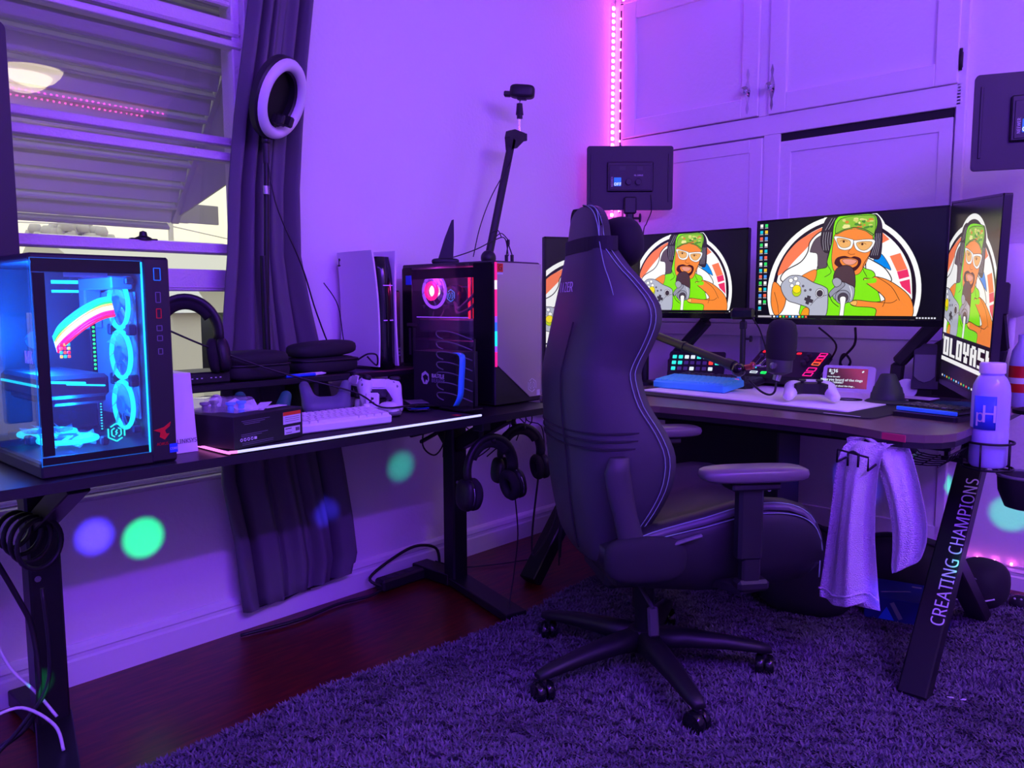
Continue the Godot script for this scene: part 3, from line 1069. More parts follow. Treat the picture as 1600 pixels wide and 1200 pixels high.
func left_computer() -> void:
	# base centre; the glass front looks along +x, the glass side along +z
	var t := thing("desktop_computer", "large black glass computer glowing cyan with lit fans at left end of desk", "computer", Vector3(0.475, 0.75, 2.808))
	var hx := 0.225
	var hz := 0.138
	var h := 0.452
	nb()   # chassis: floor, roof, back, far side, corner posts
	box(Vector3(0, 0.018, 0), Vector3(0.45, 0.036, 0.276), 0.004)
	box(Vector3(0, h - 0.008, 0), Vector3(0.45, 0.016, 0.276), 0.004)
	box(Vector3(-hx + 0.005, h / 2, 0), Vector3(0.01, h - 0.03, 0.276), 0.002)
	box(Vector3(0, h / 2, -hz + 0.004), Vector3(0.44, h - 0.03, 0.008), 0.002)
	done("chassis", "black", t)
	nb()
	box(Vector3(hx - 0.004, h / 2, -hz + 0.029), Vector3(0.012, h - 0.006, 0.056), 0.003)
	var bez := done("front_bezel", "black", t)
	nb()
	box(Vector3(hx, h / 2 + 0.008, 0.029), Vector3(0.004, h - 0.035, 0.215))
	done("front_glass", "case_glass", t)
	nb()
	box(Vector3(-0.0, h / 2 + 0.008, hz), Vector3(0.44, h - 0.035, 0.004))
	done("side_glass", "case_glass", t)
	nb()   # black print border of the front glass
	var gx := hx + 0.0025
	box(Vector3(gx, h / 2 + 0.004, hz - 0.015), Vector3(0.001, h - 0.086, 0.022))
	box(Vector3(gx, h - 0.024, 0.029), Vector3(0.001, 0.026, 0.212))
	box(Vector3(gx, 0.036, 0.029), Vector3(0.001, 0.016, 0.212))
	done("glass_border", "black_gloss", t)
	nb()   # lit edges of the glass
	box(Vector3(gx + 0.0006, h / 2 + 0.008, -0.0765), Vector3(0.002, h - 0.04, 0.0035))
	done("light_edge", "cyan_edge", t)
	nb()
	box(Vector3(gx + 0.0004, h / 2 + 0.008, hz - 0.001), Vector3(0.0015, h - 0.036, 0.0014))
	box(Vector3(gx + 0.0004, 0.028, 0.03), Vector3(0.0015, 0.0013, 0.214))
	box(Vector3(gx + 0.0004, h - 0.01, 0.03), Vector3(0.0015, 0.001, 0.214))
	done("light_edge", "cyan_dim", t)
	# three fans on the far inner side, three lying on the floor
	for y in [0.35, 0.232, 0.112]:
		fan(t, Transform3D(Basis(), Vector3(0.018, y, -hz + 0.03)), 0.055, "cyan", "fan_blade", "cyan_dim")
	for x in [0.1, -0.03]:
		fan(t, Transform3D(Basis(Vector3.RIGHT, -PI / 2), Vector3(x, 0.058, 0.045)), 0.056, "cyan", "fan_blade", "cyan_dim")
	nb()   # mainboard plate facing +z with heat sinks
	box(Vector3(-0.06, 0.23, -hz + 0.012), Vector3(0.26, 0.3, 0.006), 0.002)
	box(Vector3(-0.03, 0.4, -hz + 0.04), Vector3(0.2, 0.03, 0.05), 0.004)
	box(Vector3(-0.14, 0.34, -hz + 0.035), Vector3(0.04, 0.1, 0.04), 0.004)
	done("mainboard", "board_gray", t)
	nb()
	box(Vector3(0.0, 0.401, 0.0), Vector3(0.006, 0.008, 0.055))
	box(Vector3(0.0, 0.38, 0.0), Vector3(0.006, 0.006, 0.055))
	done("light_bar", "cyan", t)
	nb()   # graphics card: long slab
	box(Vector3(0.0, 0.175, 0.035), Vector3(0.3, 0.05, 0.13), 0.008)
	box(Vector3(0.0, 0.145, 0.03), Vector3(0.28, 0.02, 0.11), 0.006)
	var gpu := done("graphics_card", "black", t)
	nb()
	bar(Vector3(0.152, 0.19, 0.105), Vector3(0.152, 0.182, 0.02), 0.004, 0.006)
	bar(Vector3(0.152, 0.182, 0.06), Vector3(0.152, 0.174, -0.02), 0.004, 0.004)
	box(Vector3(0.0, 0.178, 0.101), Vector3(0.28, 0.005, 0.003))
	done("light_bar", "cyan", gpu)
	# rainbow power cable: parallel bent strands
	var cols := ["cyan", "cyan", "green_led", "yellow_glow", "white_glow", "white_glow", "pink_glow", "pink_glow", "red_led"]
	for k in cols.size():
		var o := Vector3(0.0, -0.0052 * k, -0.001 * k)
		nb()
		tube(curve([Vector3(0.03, 0.366, -0.085) + o, Vector3(0.05, 0.36, -0.05) + o, Vector3(0.055, 0.338, -0.008) + o, Vector3(0.05, 0.305, 0.03) + o, Vector3(0.035, 0.278, 0.04) + o * 0.8], 5), 0.0034, 6)
		done("cable_strand", cols[k], t)
	nb()
	for k in 11:
		blob(Vector3(0.03, 0.298 - k * 0.0095, -0.045), Vector3(0.003, 0.003, 0.003), 1.0, Basis(), 8, 6)
	done("memory_light", "green_led", t)
	nb()
	for k in 18:
		blob(Vector3(0.03, 0.172 - k * 0.0065, -0.052), Vector3(0.0022, 0.0022, 0.0022), 1.0, Basis(), 6, 4)
	done("memory_light", "key_cyan", t)
	nb()
	box(Vector3(0.027, 0.25, -0.045), Vector3(0.004, 0.12, 0.012), 0.001)
	box(Vector3(0.027, 0.12, -0.052), Vector3(0.004, 0.13, 0.01), 0.001)
	done("memory_stick", "black_gloss", t)
	for k in 12:
		nb()
		box(Vector3(0.05, 0.262 - (k / 3) * 0.009, 0.032 - (k % 3) * 0.008), Vector3(0.004, 0.007, 0.006), 0.001)
		done("connector", ["red_led", "orange_glow", "key_cyan", "yellow_glow"][(k * 7) % 4], t)
	nb()
	box(Vector3(hx - 0.012, 0.415, 0.03), Vector3(0.001, 0.018, 0.085))
	done("paper_label", "print_gray", t)
	# bezel ports
	var bx := hx + 0.003
	for p in [[0.415, 0.014, 0.026, "lcd_blue"], [0.365, 0.01, 0.022, "print_gray"], [0.33, 0.01, 0.02, "red_print"], [0.298, 0.011, 0.011, "print_gray"], [0.276, 0.011, 0.011, "print_gray"], [0.247, 0.009, 0.012, "print_gray"]]:
		nb()
		var w: float = p[1]
		var hh: float = p[2]
		for s in [-1, 1]:
			box(Vector3(bx, p[0] + s * hh / 2, -hz + 0.028), Vector3(0.001, 0.0018, w))
			box(Vector3(bx, p[0], -hz + 0.028 + s * w / 2), Vector3(0.001, hh, 0.0018))
		done("port", p[3], bez)
	nb(Transform3D(Basis(UP, PI / 2), Vector3(bx, 0.068, -hz + 0.033)))
	prism(PackedVector2Array([Vector2(-0.019, 0.006), Vector2(0.004, 0.011), Vector2(0.02, 0.022), Vector2(0.017, 0.012), Vector2(0.006, 0.004), Vector2(0.009, -0.004), Vector2(0.016, -0.004), Vector2(0.005, -0.017), Vector2(-0.006, -0.01), Vector2(-0.004, 0.0)]), 0.001)
	done("bird_emblem", "red_print", bez)
	letters("AORUS", 0.006, "red_print", bez, Transform3D(Basis(UP, PI / 2), Vector3(bx, 0.042, -hz + 0.033)))
	nb()
	box(Vector3(bx, 0.03, -hz + 0.009), Vector3(0.001, 0.02, 0.018))
	var stk := done("sticker", "sticker_blue", bez)
	letters("CORE", 0.005, "print_white", bez, Transform3D(Basis(UP, PI / 2), Vector3(bx + 0.001, 0.029, -hz + 0.009)))
	hex_logo(t, Transform3D(Basis(UP, PI / 2), Vector3(gx + 0.001, 0.08, -0.008)), 0.019, "key_cyan")
	letters("MK", 0.024, "print_white", t, Transform3D(Basis(), Vector3(0.2, 0.245, hz + 0.003)))
	omni("inner_light", Vector3(0.12, 0.39, 0.02), Color(0.01, 0.36, 1.0), 0.42, 0.02, t)
	omni("inner_light", Vector3(0.13, 0.115, 0.05), Color(0.01, 0.36, 1.0), 0.3, 0.02, t)
	omni("inner_light", Vector3(-0.05, 0.27, 0.06), Color(0.01, 0.36, 1.0), 0.45, 0.02, t)

func right_computer() -> void:
	var t := thing("desktop_computer", "black computer with grey front panel and vertical rainbow light strip near the desk corner", "computer", Vector3(0.36, 0.75, 1.41))
	var hx := 0.24
	var hz := 0.12
	var h := 0.492
	nb()
	box(Vector3(0, 0.012, 0), Vector3(0.46, 0.02, 0.23), 0.004)
	box(Vector3(0, h - 0.008, 0), Vector3(0.47, 0.016, 0.238), 0.004)
	box(Vector3(-hx + 0.005, h / 2, 0), Vector3(0.01, h - 0.03, 0.236), 0.002)
	box(Vector3(0, h / 2, -hz + 0.004), Vector3(0.46, h - 0.03, 0.008), 0.002)
	box(Vector3(0, 0.12, -0.004), Vector3(0.45, 0.2, 0.222), 0.004)
	box(Vector3(hx - 0.055, h / 2, 0.0), Vector3(0.05, h - 0.02, 0.225), 0.004)
	done("chassis", "black", t)
	nb()
	box(Vector3(-0.03, 0.255, hz - 0.001), Vector3(0.4, h - 0.03, 0.004))
	done("side_glass", "case_glass", t)
	nb()   # black printed border of the glass
	var gz := hz + 0.0015
	box(Vector3(-0.205, 0.25, gz), Vector3(0.05, h - 0.03, 0.001))
	box(Vector3(-0.0188, 0.455, gz), Vector3(0.3225, 0.035, 0.001))
	box(Vector3(0.185, 0.25, gz), Vector3(0.085, h - 0.02, 0.001))
	done("glass_border", "black_gloss", t)
	nb()   # front: dark base and the grey plate with its cut corner
	box(Vector3(hx - 0.015, h / 2, 0), Vector3(0.03, h - 0.004, 0.236), 0.004)
	done("front_panel", "black", t)
	nb(Transform3D(Basis(UP, PI / 2), Vector3(hx + 0.001, 0, 0)))
	prism(PackedVector2Array([Vector2(-0.112, 0.143), Vector2(0.055, 0.02), Vector2(0.116, 0.02), Vector2(0.116, h - 0.006), Vector2(-0.112, h - 0.006)]), 0.006)
	var pl := done("front_plate", "grille_gray", t)
	var seg := [["pink_glow", 0.06], ["white_glow", 0.03], ["pink_glow", 0.09], ["violet_glow", 0.02], ["blue_glow", 0.03], ["cyan", 0.05], ["violet_glow", 0.02], ["pink_glow", 0.05]]
	var y := h - 0.006
	for s in seg:
		nb()
		box(Vector3(hx + 0.003, y - s[1] / 2, hz - 0.0045), Vector3(0.006, s[1], 0.006), 0.0005)
		y -= s[1]
		done("light_strip", s[0], t)
	hex_logo(t, Transform3D(Basis(UP, PI / 2), Vector3(hx + 0.005, 0.06, -0.066)), 0.024, "print_white")
	nb()
	box(Vector3(hx + 0.0046, 0.468, hz - 0.024), Vector3(0.0008, 0.028, 0.028))
	var rs := done("sticker", "red_print", pl)
	letters("G", 0.018, "print_dark", pl, Transform3D(Basis(UP, PI / 2), Vector3(hx + 0.0055, 0.468, hz - 0.024)))
	nb()
	box(Vector3(hx + 0.0046, 0.449, hz - 0.024), Vector3(0.0009, 0.006, 0.028))
	box(Vector3(hx + 0.0046, 0.032, -0.1), Vector3(0.0009, 0.02, 0.016))
	done("sticker", "print_white", pl)
	nb()
	box(Vector3(-0.196, 0.435, gz + 0.001), Vector3(0.032, 0.034, 0.0008))
	done("sticker", "sticker_blue", t)
	nb()   # printed vent block
	box(Vector3(-0.18, 0.272, gz + 0.001), Vector3(0.06, 0.012, 0.0008))
	for s in [-1, 1]:
		box(Vector3(-0.18 + s * 0.013, 0.21, gz + 0.001), Vector3(0.012, 0.1, 0.0008))
	done("print", "dark_gray", t)
	# inside
	fan(t, Transform3D(Basis(), Vector3(-0.125, 0.395, 0.06)), 0.06, "violet_glow", "fan_blade", "white_glow")
	nb()
	tube(circle(Vector3(-0.125, 0.395, 0.074), Vector3(0.028, 0, 0), Vector3(0, 0.028, 0), 24), 0.008, 8, true)
	done("fan_light", "pink_glow", t)
	nb()
	lathe([Vector2(0.04, 0), Vector2(0.04, 0.035), Vector2(0.036, 0.04), Vector2(0, 0.04)], Vector3(-0.055, 0.378, 0.0), Basis(Vector3.RIGHT, Vector3(0, 0, 1), Vector3(0, -1, 0)))
	var cl := done("cooler_head", "black_gloss", t)
	hex_logo(cl, Transform3D(Basis(), Vector3(-0.055, 0.378, 0.042)), 0.022, "cyan_dim")
	nb()
	tube(curve([Vector3(-0.05, 0.36, 0.03), Vector3(0.0, 0.33, 0.06), Vector3(0.05, 0.35, 0.07), Vector3(0.1, 0.4, 0.05)]), 0.006)
	tube(curve([Vector3(-0.04, 0.35, 0.03), Vector3(0.01, 0.315, 0.07), Vector3(0.07, 0.33, 0.07), Vector3(0.12, 0.38, 0.05)]), 0.006)
	tube(curve([Vector3(-0.14, 0.32, 0.05), Vector3(-0.11, 0.29, 0.08), Vector3(-0.07, 0.3, 0.08), Vector3(-0.08, 0.33, 0.05)]), 0.003)
	done("hose", "dark_gray", cl)
	for k in 4:
		nb()
		box(Vector3(0.035 + k * 0.012, 0.37, 0.03), Vector3(0.005, 0.15, 0.02), 0.001)
		done("memory_stick", "red_led" if k in [0, 2] else "black_gloss", t)
	nb()
	box(Vector3(-0.02, 0.45, -0.02), Vector3(0.2, 0.012, 0.01), 0.001)
	done("light_bar", "pink_glow", t)
	nb()
	box(Vector3(-0.03, 0.27, 0.03), Vector3(0.3, 0.05, 0.12), 0.006)
	done("graphics_card", "dark_gray", t)
	nb()
	box(Vector3(-0.06, 0.37, -0.1), Vector3(0.26, 0.24, 0.006), 0.002)
	done("mainboard", "dark_gray", t)
	nb()
	box(Vector3(-0.03, 0.30, gz - 0.01), Vector3(0.27, 0.003, 0.003))
	done("light_bar", "violet_glow", t)
	omni("inner_light", Vector3(-0.1, 0.43, 0.09), Color(0.9, 0.2, 0.9), 0.02, 0.02, t)
	omni("inner_light", Vector3(0.08, 0.43, 0.08), Color(0.9, 0.15, 0.5), 0.012, 0.02, t)

func console() -> void:
	var t := thing("game_console", "white upright game console with glossy black core standing on the desk riser", "game console", Vector3(0.15, 0.872, 1.715))
	# two flared plates and the core between
	for s in [1, -1]:
		var rs := []
		for i in 9:
			var v := i / 8.0
			var y := 0.01 + v * 0.4
			var front: float = 0.118 + 0.004 * sin(v * PI) - 0.022 * v * (1 if s == 1 else 0.4)
			var back := -0.12
			var z0: float = s * (0.026 + 0.012 * pow(absf(v - 0.45) * 1.8, 2.0))
			var zf: float = z0 + s * 0.012
			rs.append(PackedVector3Array([Vector3(back, y, z0), Vector3(back, y, z0 - s * 0.007), Vector3(front, y, zf - s * 0.007), Vector3(front, y, zf)]))
		nb()
		rings(rs, -1)
		var pl := done("side_plate", "white", t)
		if s == 1:
			nb(Transform3D(Basis(), Vector3(-0.094, 0.375, 0.0475)))
			box(Vector3(0, 0.002, 0), Vector3(0.003, 0.022, 0.002))
			blob(Vector3(0.004, 0.008, 0), Vector3(0.004, 0.005, 0.001))
			blob(Vector3(0, -0.012, 0), Vector3(0.009, 0.0035, 0.001))
			done("emblem", "dark_gray", pl)
	var core := []
	for i in 10:
		var v := i / 9.0
		var y := 0.004 + v * 0.385
		var f := 0.118 - 0.025 * pow(v, 6.0)
		core.append(PackedVector3Array([Vector3(-0.115, y, 0.024), Vector3(-0.115, y, -0.024), Vector3(f, y, -0.026), Vector3(f + 0.004, y, 0), Vector3(f, y, 0.026)]))
	nb()
	rings(core, 1)
	done("core", "black_gloss", t)
	nb()
	for y in [0.29, 0.17]:
		box(Vector3(0.12, y, 0), Vector3(0.002, 0.003, 0.04))
	done("port", "violet_glow", t)
	nb()
	lathe([Vector2(0.055, 0), Vector2(0.055, 0.006), Vector2(0.03, 0.01)])
	done("stand", "black", t)
	# thin black device behind the console
	var r := thing("black_tower", "flat black device standing between white console and right computer", "device", Vector3(0.1, 0.872, 1.6))
	nb()
	box(Vector3(0, 0.14, 0), Vector3(0.16, 0.27, 0.032), 0.006)
	done("case", "black", r)
	nb()
	box(Vector3(0, 0.006, 0), Vector3(0.16, 0.012, 0.06), 0.003)
	done("base", "black", r)
	nb()
	for k in 3: box(Vector3(0.081, 0.04 + k * 0.012, 0), Vector3(0.001, 0.006, 0.022))
	done("vent", "print_gray", r)

func clam_case(t: Node3D, w: float, gap: float) -> void:
	nb()
	blob(Vector3(0, 0.029, 0), Vector3(0.072, 0.029, w), 0.5)
	done("lower_shell", "nylon", t)
	nb()
	blob(Vector3(0, 0.062 + gap, 0), Vector3(0.072, 0.026, w), 0.6, Basis(Vector3.RIGHT, gap * 3.0))
	done("upper_shell", "nylon", t)
	nb()
	var z := []
	for k in 40:
		var a := TAU * k / 40
		z.append(Vector3(0.073 * signf(cos(a)) * pow(absf(cos(a)), 0.55), 0.046, (w + 0.002) * signf(sin(a)) * pow(absf(sin(a)), 0.55)))
	tube(z, 0.0035, 6, true)
	done("zipper", "black", t)

func headset(t: Node3D, f: Transform3D, s: float, cushion: String, trim: String, drop := 0.0) -> void:
	# band in the xy plane, ear cups at both ends
	var arc := circle(Vector3.ZERO, Vector3(0.078, 0, 0) * s, Vector3(0, 0.09, 0) * s, 20, -0.15, PI + 0.15)
	nb(f)
	tube(arc, 0.011 * s, 10, false, 1.5)
	done("headband", "black", t)
	nb(f)
	tube(circle(Vector3(0, -0.004 * s, 0), Vector3(0.07, 0, 0) * s, Vector3(0, 0.082, 0) * s, 14, 0.6, PI - 0.6), 0.01 * s, 10, false, 1.6)
	done("band_pad", cushion, t)
	for sg in [-1, 1]:
		var c := Vector3(sg * 0.076, -0.055, 0) * s
		var r := f * Transform3D(Basis(Vector3(0, 0, 1), sg * 0.12), c)
		nb(r)
		blob(Vector3(sg * 0.012, 0, 0) * s, Vector3(0.017, 0.044, 0.038) * s, 0.75)
		var cup := done("ear_cup", "black", t)
		nb(r)
		tube(circle(Vector3(-sg * 0.012, 0, 0) * s, Vector3(0, 0.032, 0) * s, Vector3(0, 0, 0.027) * s, 24), 0.014 * s, 8, true)
		done("ear_pad", cushion, cup)
		nb(r)
		tube(circle(Vector3(sg * 0.008, 0, 0) * s, Vector3(0, 0.0445, 0) * s, Vector3(0, 0, 0.039) * s, 28), 0.0016 * s, 6, true)
		done("trim_ring", trim, cup)
		nb(f)
		tube([Vector3(sg * 0.078, 0.0, 0) * s, Vector3(sg * 0.083, -0.045, 0) * s], 0.006 * s, 8, false, 1.6)
		done("yoke", "dark_gray", t)

func riser_things() -> void:
	var r := thing("desk_riser", "low black shelf riser along the back of the window desk", "shelf", Vector3(0.21, 0.75, 2.03))
	nb()
	box(Vector3(0, 0.112, 0), Vector3(0.19, 0.02, 0.9), 0.003)
	done("board", "desk_black", r)
	for z in [-0.43, 0.0, 0.43]:
		nb()
		box(Vector3(0, 0.052, z), Vector3(0.17, 0.1, 0.018), 0.002)
		done("leg", "desk_black", r)
	var d := thing("audio_dock", "flat black box with a row of lit marks under the headset", "device", Vector3(0.21, 0.872, 2.395))
	nb()
	box(Vector3(0, 0.018, 0), Vector3(0.14, 0.034, 0.17), 0.004)
	done("case", "black", d)
	nb()
	for k in 9:
		if k != 5: box(Vector3(0.0705, 0.018, 0.06 - k * 0.014), Vector3(0.001, 0.003, 0.005))
	done("lit_mark", "print_white", d)
	var hs := thing("headset", "black gaming headset standing on the dock between glass computer and grey curtain", "headset", Vector3(0.24, 0.905, 2.42))
	headset(hs, Transform3D(Basis(UP, deg_to_rad(58)), Vector3(0, 0.11, 0)), 1.12, "velvet", "black")
	var c1 := thing("headphone_case", "closed black zip case lying on the riser in front of the curtain", "case", Vector3(0.235, 0.872, 2.215))
	clam_case(c1, 0.105, 0.0)
	var c2 := thing("headphone_case", "half-open black zip case with cable poking out, beside the white console", "case", Vector3(0.21, 0.872, 1.95))
	clam_case(c2, 0.115, 0.018)
	cable("cord", [Vector3(0.06, 0.04, -0.1), Vector3(0.09, 0.06, -0.12), Vector3(0.1, 0.055, -0.15), Vector3(0.085, 0.02, -0.16), Vector3(0.06, 0.05, -0.14)], 0.003, "black", "", c2)
	var i := 0
	for p in [["blue_pad", 0.0, 0.0, 8.0], ["sticker_blue", 0.01, 0.006, -4.0], ["white", 0.0, -0.03, 3.0]]:
		var v := thing("pen", ["bright blue pen at front of the riser beside the closed case", "dark blue pen lying nearest the riser edge", "pen with pale pink end, rightmost of the three pens on the riser"][i], "pen", Vector3(0.285 + p[1], 0.872, 2.08 + p[2]), p[3], "pens on the riser")
		nb()
		rod(Vector3(0, 0.006, 0.05), Vector3(0, 0.006, -0.05), 0.0055, 10)
		done("barrel", p[0], v)
		nb()
		rod(Vector3(0, 0.006, -0.05), Vector3(0, 0.006, -0.066), 0.005, 10, 0.0015)
		done("tip", "white", v)
		i += 1
	# antenna fin, webcam boom
	var an := thing("wifi_antenna", "black blade-shaped antenna standing on top of the right computer", "antenna", Vector3(0.3, 1.243, 1.475))
	nb(Transform3D(Basis(UP, 0.75), Vector3.ZERO))
	rings([PackedVector3Array([Vector3(-0.025, 0.012, 0.008), Vector3(0.03, 0.012, 0.008), Vector3(0.03, 0.012, -0.008), Vector3(-0.025, 0.012, -0.008)]), PackedVector3Array([Vector3(0.0, 0.09, 0.006), Vector3(0.034, 0.09, 0.006), Vector3(0.034, 0.09, -0.006), Vector3(0.0, 0.09, -0.006)]), PackedVector3Array([Vector3(0.026, 0.155, 0.003), Vector3(0.034, 0.158, 0.003), Vector3(0.034, 0.158, -0.003), Vector3(0.026, 0.155, -0.003)])], -1)
	done("blade", "black", an)
	nb(Transform3D(Basis(UP, 0.75), Vector3.ZERO))
	blob(Vector3(0.002, 0.008, 0), Vector3(0.05, 0.012, 0.02), 0.6)
	done("base", "black", an)
	var bm := thing("boom_arm", "black boom arm rising behind the right computer to hold a small webcam", "arm", Vector3(0.2, 0.75, 1.16))
	var a0 := Vector3(0.0, 0.53, -0.015)
	var a1 := Vector3(0.0, 1.02, -0.16)
	nb()
	bar(a0, a1, 0.03, 0.03, Vector3.RIGHT, 0.008)
	done("upper_tube", "black", bm)
	nb()
	rod(Vector3(0, 0.0, 0), Vector3(0, 0.53, -0.01), 0.014)
	blob(a0, Vector3(0.03, 0.032, 0.032))
	done("lower_post", "black", bm)
	nb()
	lathe([Vector2(0.05, 0), Vector2(0.05, 0.02), Vector2(0.015, 0.03)])
	done("base", "black_metal", bm)
	nb()
	prism(PackedVector2Array([Vector2(-0.024, -0.05), Vector2(0.012, -0.04), Vector2(0.062, 0.0), Vector2(0.062, 0.028), Vector2(0.0, 0.034), Vector2(-0.022, 0.026), Vector2(-0.03, 0.0)]), 0.03, a1, Basis(UP, PI / 2))
	box(a1 + Vector3(0, 0.014, -0.075), Vector3(0.024, 0.03, 0.012), 0.003)
	done("elbow", "black", bm)
	cable("cord", [a1 + Vector3(0.02, -0.1, 0.03), Vector3(0.02, 0.78, -0.02), Vector3(0.03, 0.65, 0.06), Vector3(0.02, 0.53, 0.09)], 0.0022, "black", "", bm)
	cable("cord", [Vector3(0.05, 0.5, 0.33), Vector3(0.03, 0.525, 0.2), Vector3(0.03, 0.56, 0.08), Vector3(0.03, 0.6, -0.02), Vector3(0.03, 0.61, -0.08), Vector3(0.03, 0.54, -0.1)], 0.0022, "black", "", bm)
	var wc := thing("webcam", "small black webcam on a short chrome post at top of the boom arm", "webcam", Vector3(0.2, 1.79, 0.955))
	nb()
	rod(Vector3(0, 0, 0.0), Vector3(0, 0.08, 0), 0.0026)
	rod(Vector3(0, 0, 0.008), Vector3(0, 0.08, 0.008), 0.0016)
	rod(Vector3(0, 0.125, 0), Vector3(0, 0.15, -0.004), 0.003)
	done("post", "chrome", wc)
	nb()
	rod(Vector3(0, 0.065, 0), Vector3(0, 0.08, 0), 0.012)
	rod(Vector3(0, 0.08, 0), Vector3(0, 0.125, 0), 0.016, 10, 0.012)
	done("ball_head", "black", wc)
	nb(Transform3D(Basis(UP, deg_to_rad(128)) * Basis(Vector3.RIGHT, 0.08), Vector3(0.008, 0.172, -0.008)))
	blob(Vector3.ZERO, Vector3(0.03, 0.027, 0.052), 0.5)
	box(Vector3(0.0, -0.012, -0.06), Vector3(0.03, 0.02, 0.03), 0.004)
	box(Vector3(0, -0.026, 0.0), Vector3(0.03, 0.012, 0.04), 0.003)
	done("body", "black", wc)
	var ad := thing("cable_adapter", "pair of black cable plugs dangling above the right computer near boom arm", "cable", Vector3(0.22, 1.29, 1.06))
	for k in 2:
		nb()
		rod(Vector3(0.02 * k, -0.03, -0.012 * k), Vector3(0.02 * k, 0.005, -0.012 * k), 0.007)
		rod(Vector3(0.02 * k, 0.005, -0.012 * k), Vector3(0.01, 0.05, 0.0), 0.0025)
		done("plug", "black", ad)
	nb()
	box(Vector3(0.01, 0.055, 0.0), Vector3(0.012, 0.022, 0.01), 0.002)
	tube(curve([Vector3(0.01, 0.065, 0), Vector3(0.0, 0.09, 0.03), Vector3(-0.01, 0.07, 0.06), Vector3(-0.02, 0.05, 0.09)]), 0.002)
	tube(curve([Vector3(-0.01, 0.09, 0.08), Vector3(0.0, 0.1, 0.05), Vector3(0.0, 0.075, 0.03)]), 0.002)
	done("lead", "black", ad)

# gamepad: x across, y up, +z towards the player
func pad_field(p: Vector3) -> float:
	var cap := func(a: Vector3, b: Vector3, ra: float, rb: float, sy: float) -> float:
		var q := Vector3(p.x, p.y / sy, p.z)
		a.y /= sy
		b.y /= sy
		var u := clampf((q - a).dot(b - a) / (b - a).length_squared(), 0, 1)
		return (q - a.lerp(b, u)).length() - lerpf(ra, rb, u)
	var d: float = cap.call(Vector3(-0.042, 0, -0.012), Vector3(0.042, 0, -0.012), 0.032, 0.032, 0.62)
	for s in [-1, 1]:
		var g: float = cap.call(Vector3(s * 0.052, 0.0, -0.014), Vector3(s * 0.07, -0.012, 0.058), 0.028, 0.018, 0.85)
		var h := maxf(0.016 - absf(d - g), 0.0) / 0.016
		d = minf(d, g) - h * h * 0.016 * 0.25
	return d

func gamepad(label: String, at: Vector3, b: Basis, shell: String, accent: String, group: String, style := 0, size := 0.9) -> Node3D:
	var t := thing("game_controller", label, "game controller", at, 0, group)
	t.basis = b.scaled(Vector3.ONE * size)
	if not shared.has("pad"):
		nb()
		nets(pad_field, Vector3(-0.1, -0.038, -0.052), Vector3(0.1, 0.034, 0.084), 0.0045)
		shared["pad"] = make()
	use("shell", shared["pad"], shell, t)
	nb()
	if style == 0:
		prism(PackedVector2Array([Vector2(-0.03, 0.005), Vector2(0.03, 0.005), Vector2(0.042, -0.012), Vector2(0.052, -0.03), Vector2(0.044, -0.036), Vector2(0.024, -0.026), Vector2(-0.024, -0.026), Vector2(-0.044, -0.036), Vector2(-0.052, -0.03), Vector2(-0.042, -0.012)]), 0.034, Vector3(0, 0.006, 0.0), Basis(Vector3.RIGHT, Vector3(0, 0, -1), UP))
		done("centre_panel", "black", t)
		nb()
		prism(rrect(0.056, 0.03, 0.006), 0.01, Vector3(0, 0.019, -0.026), Basis(Vector3.RIGHT, Vector3(0, 0, -1), UP))
		done("touchpad", shell, t)
	else:
		blob(Vector3(0, 0.018, -0.028), Vector3(0.008, 0.003, 0.008))
		done("home_button", "white", t)
	var sx := [[-0.026, 0.014], [0.026, 0.014]] if style == 0 else [[-0.046, -0.016], [0.024, 0.01]]
	for q in sx:
		nb()
		lathe([Vector2(0.006, 0.012), Vector2(0.006, 0.028), Vector2(0.011, 0.03), Vector2(0.0115, 0.034), Vector2(0.008, 0.033), Vector2(0, 0.0325)], Vector3(q[0], 0, q[1]), Basis(), 16)
		done("thumbstick", "black" if style == 0 else accent, t)
	for k in 4:
		var a := PI / 2 * k
		nb()
		lathe([Vector2(0.0052, 0.012), Vector2(0.0052, 0.0205), Vector2(0, 0.0215)], Vector3(0.055 + cos(a) * 0.012, 0, -0.015 + sin(a) * 0.012), Basis(), 12)
		done("button", "print_gray" if style == 0 else accent, t)
	var dp := Vector3(-0.055, 0.017, -0.014) if style == 0 else Vector3(-0.024, 0.017, 0.01)
	nb()
	box(dp, Vector3(0.024, 0.007, 0.008), 0.001)
	box(dp, Vector3(0.008, 0.007, 0.024), 0.001)
	done("direction_pad", "print_gray" if style == 0 else accent, t)
	for s in [-1, 1]:
		nb()
		blob(Vector3(s * 0.058, 0.004, -0.044), Vector3(0.02, 0.014, 0.01), 0.7)
		done("trigger", "black" if style == 0 else shell, t)
	return t

func key_mesh(w: float, d: float) -> Mesh:
	var k := "key%.4f,%.4f" % [w, d]
	if not shared.has(k):
		nb()
		var a := w / 2
		var b := d / 2
		var i := 0.0022
		rings([PackedVector3Array([Vector3(-a, 0, -b), Vector3(a, 0, -b), Vector3(a, 0, b), Vector3(-a, 0, b)]), PackedVector3Array([Vector3(-a + i, 0.007, -b + i * 0.6), Vector3(a - i, 0.007, -b + i * 0.6), Vector3(a - i, 0.007, b - i), Vector3(-a + i, 0.007, b - i)])], -1)
		shared[k] = make()
	return shared[k]

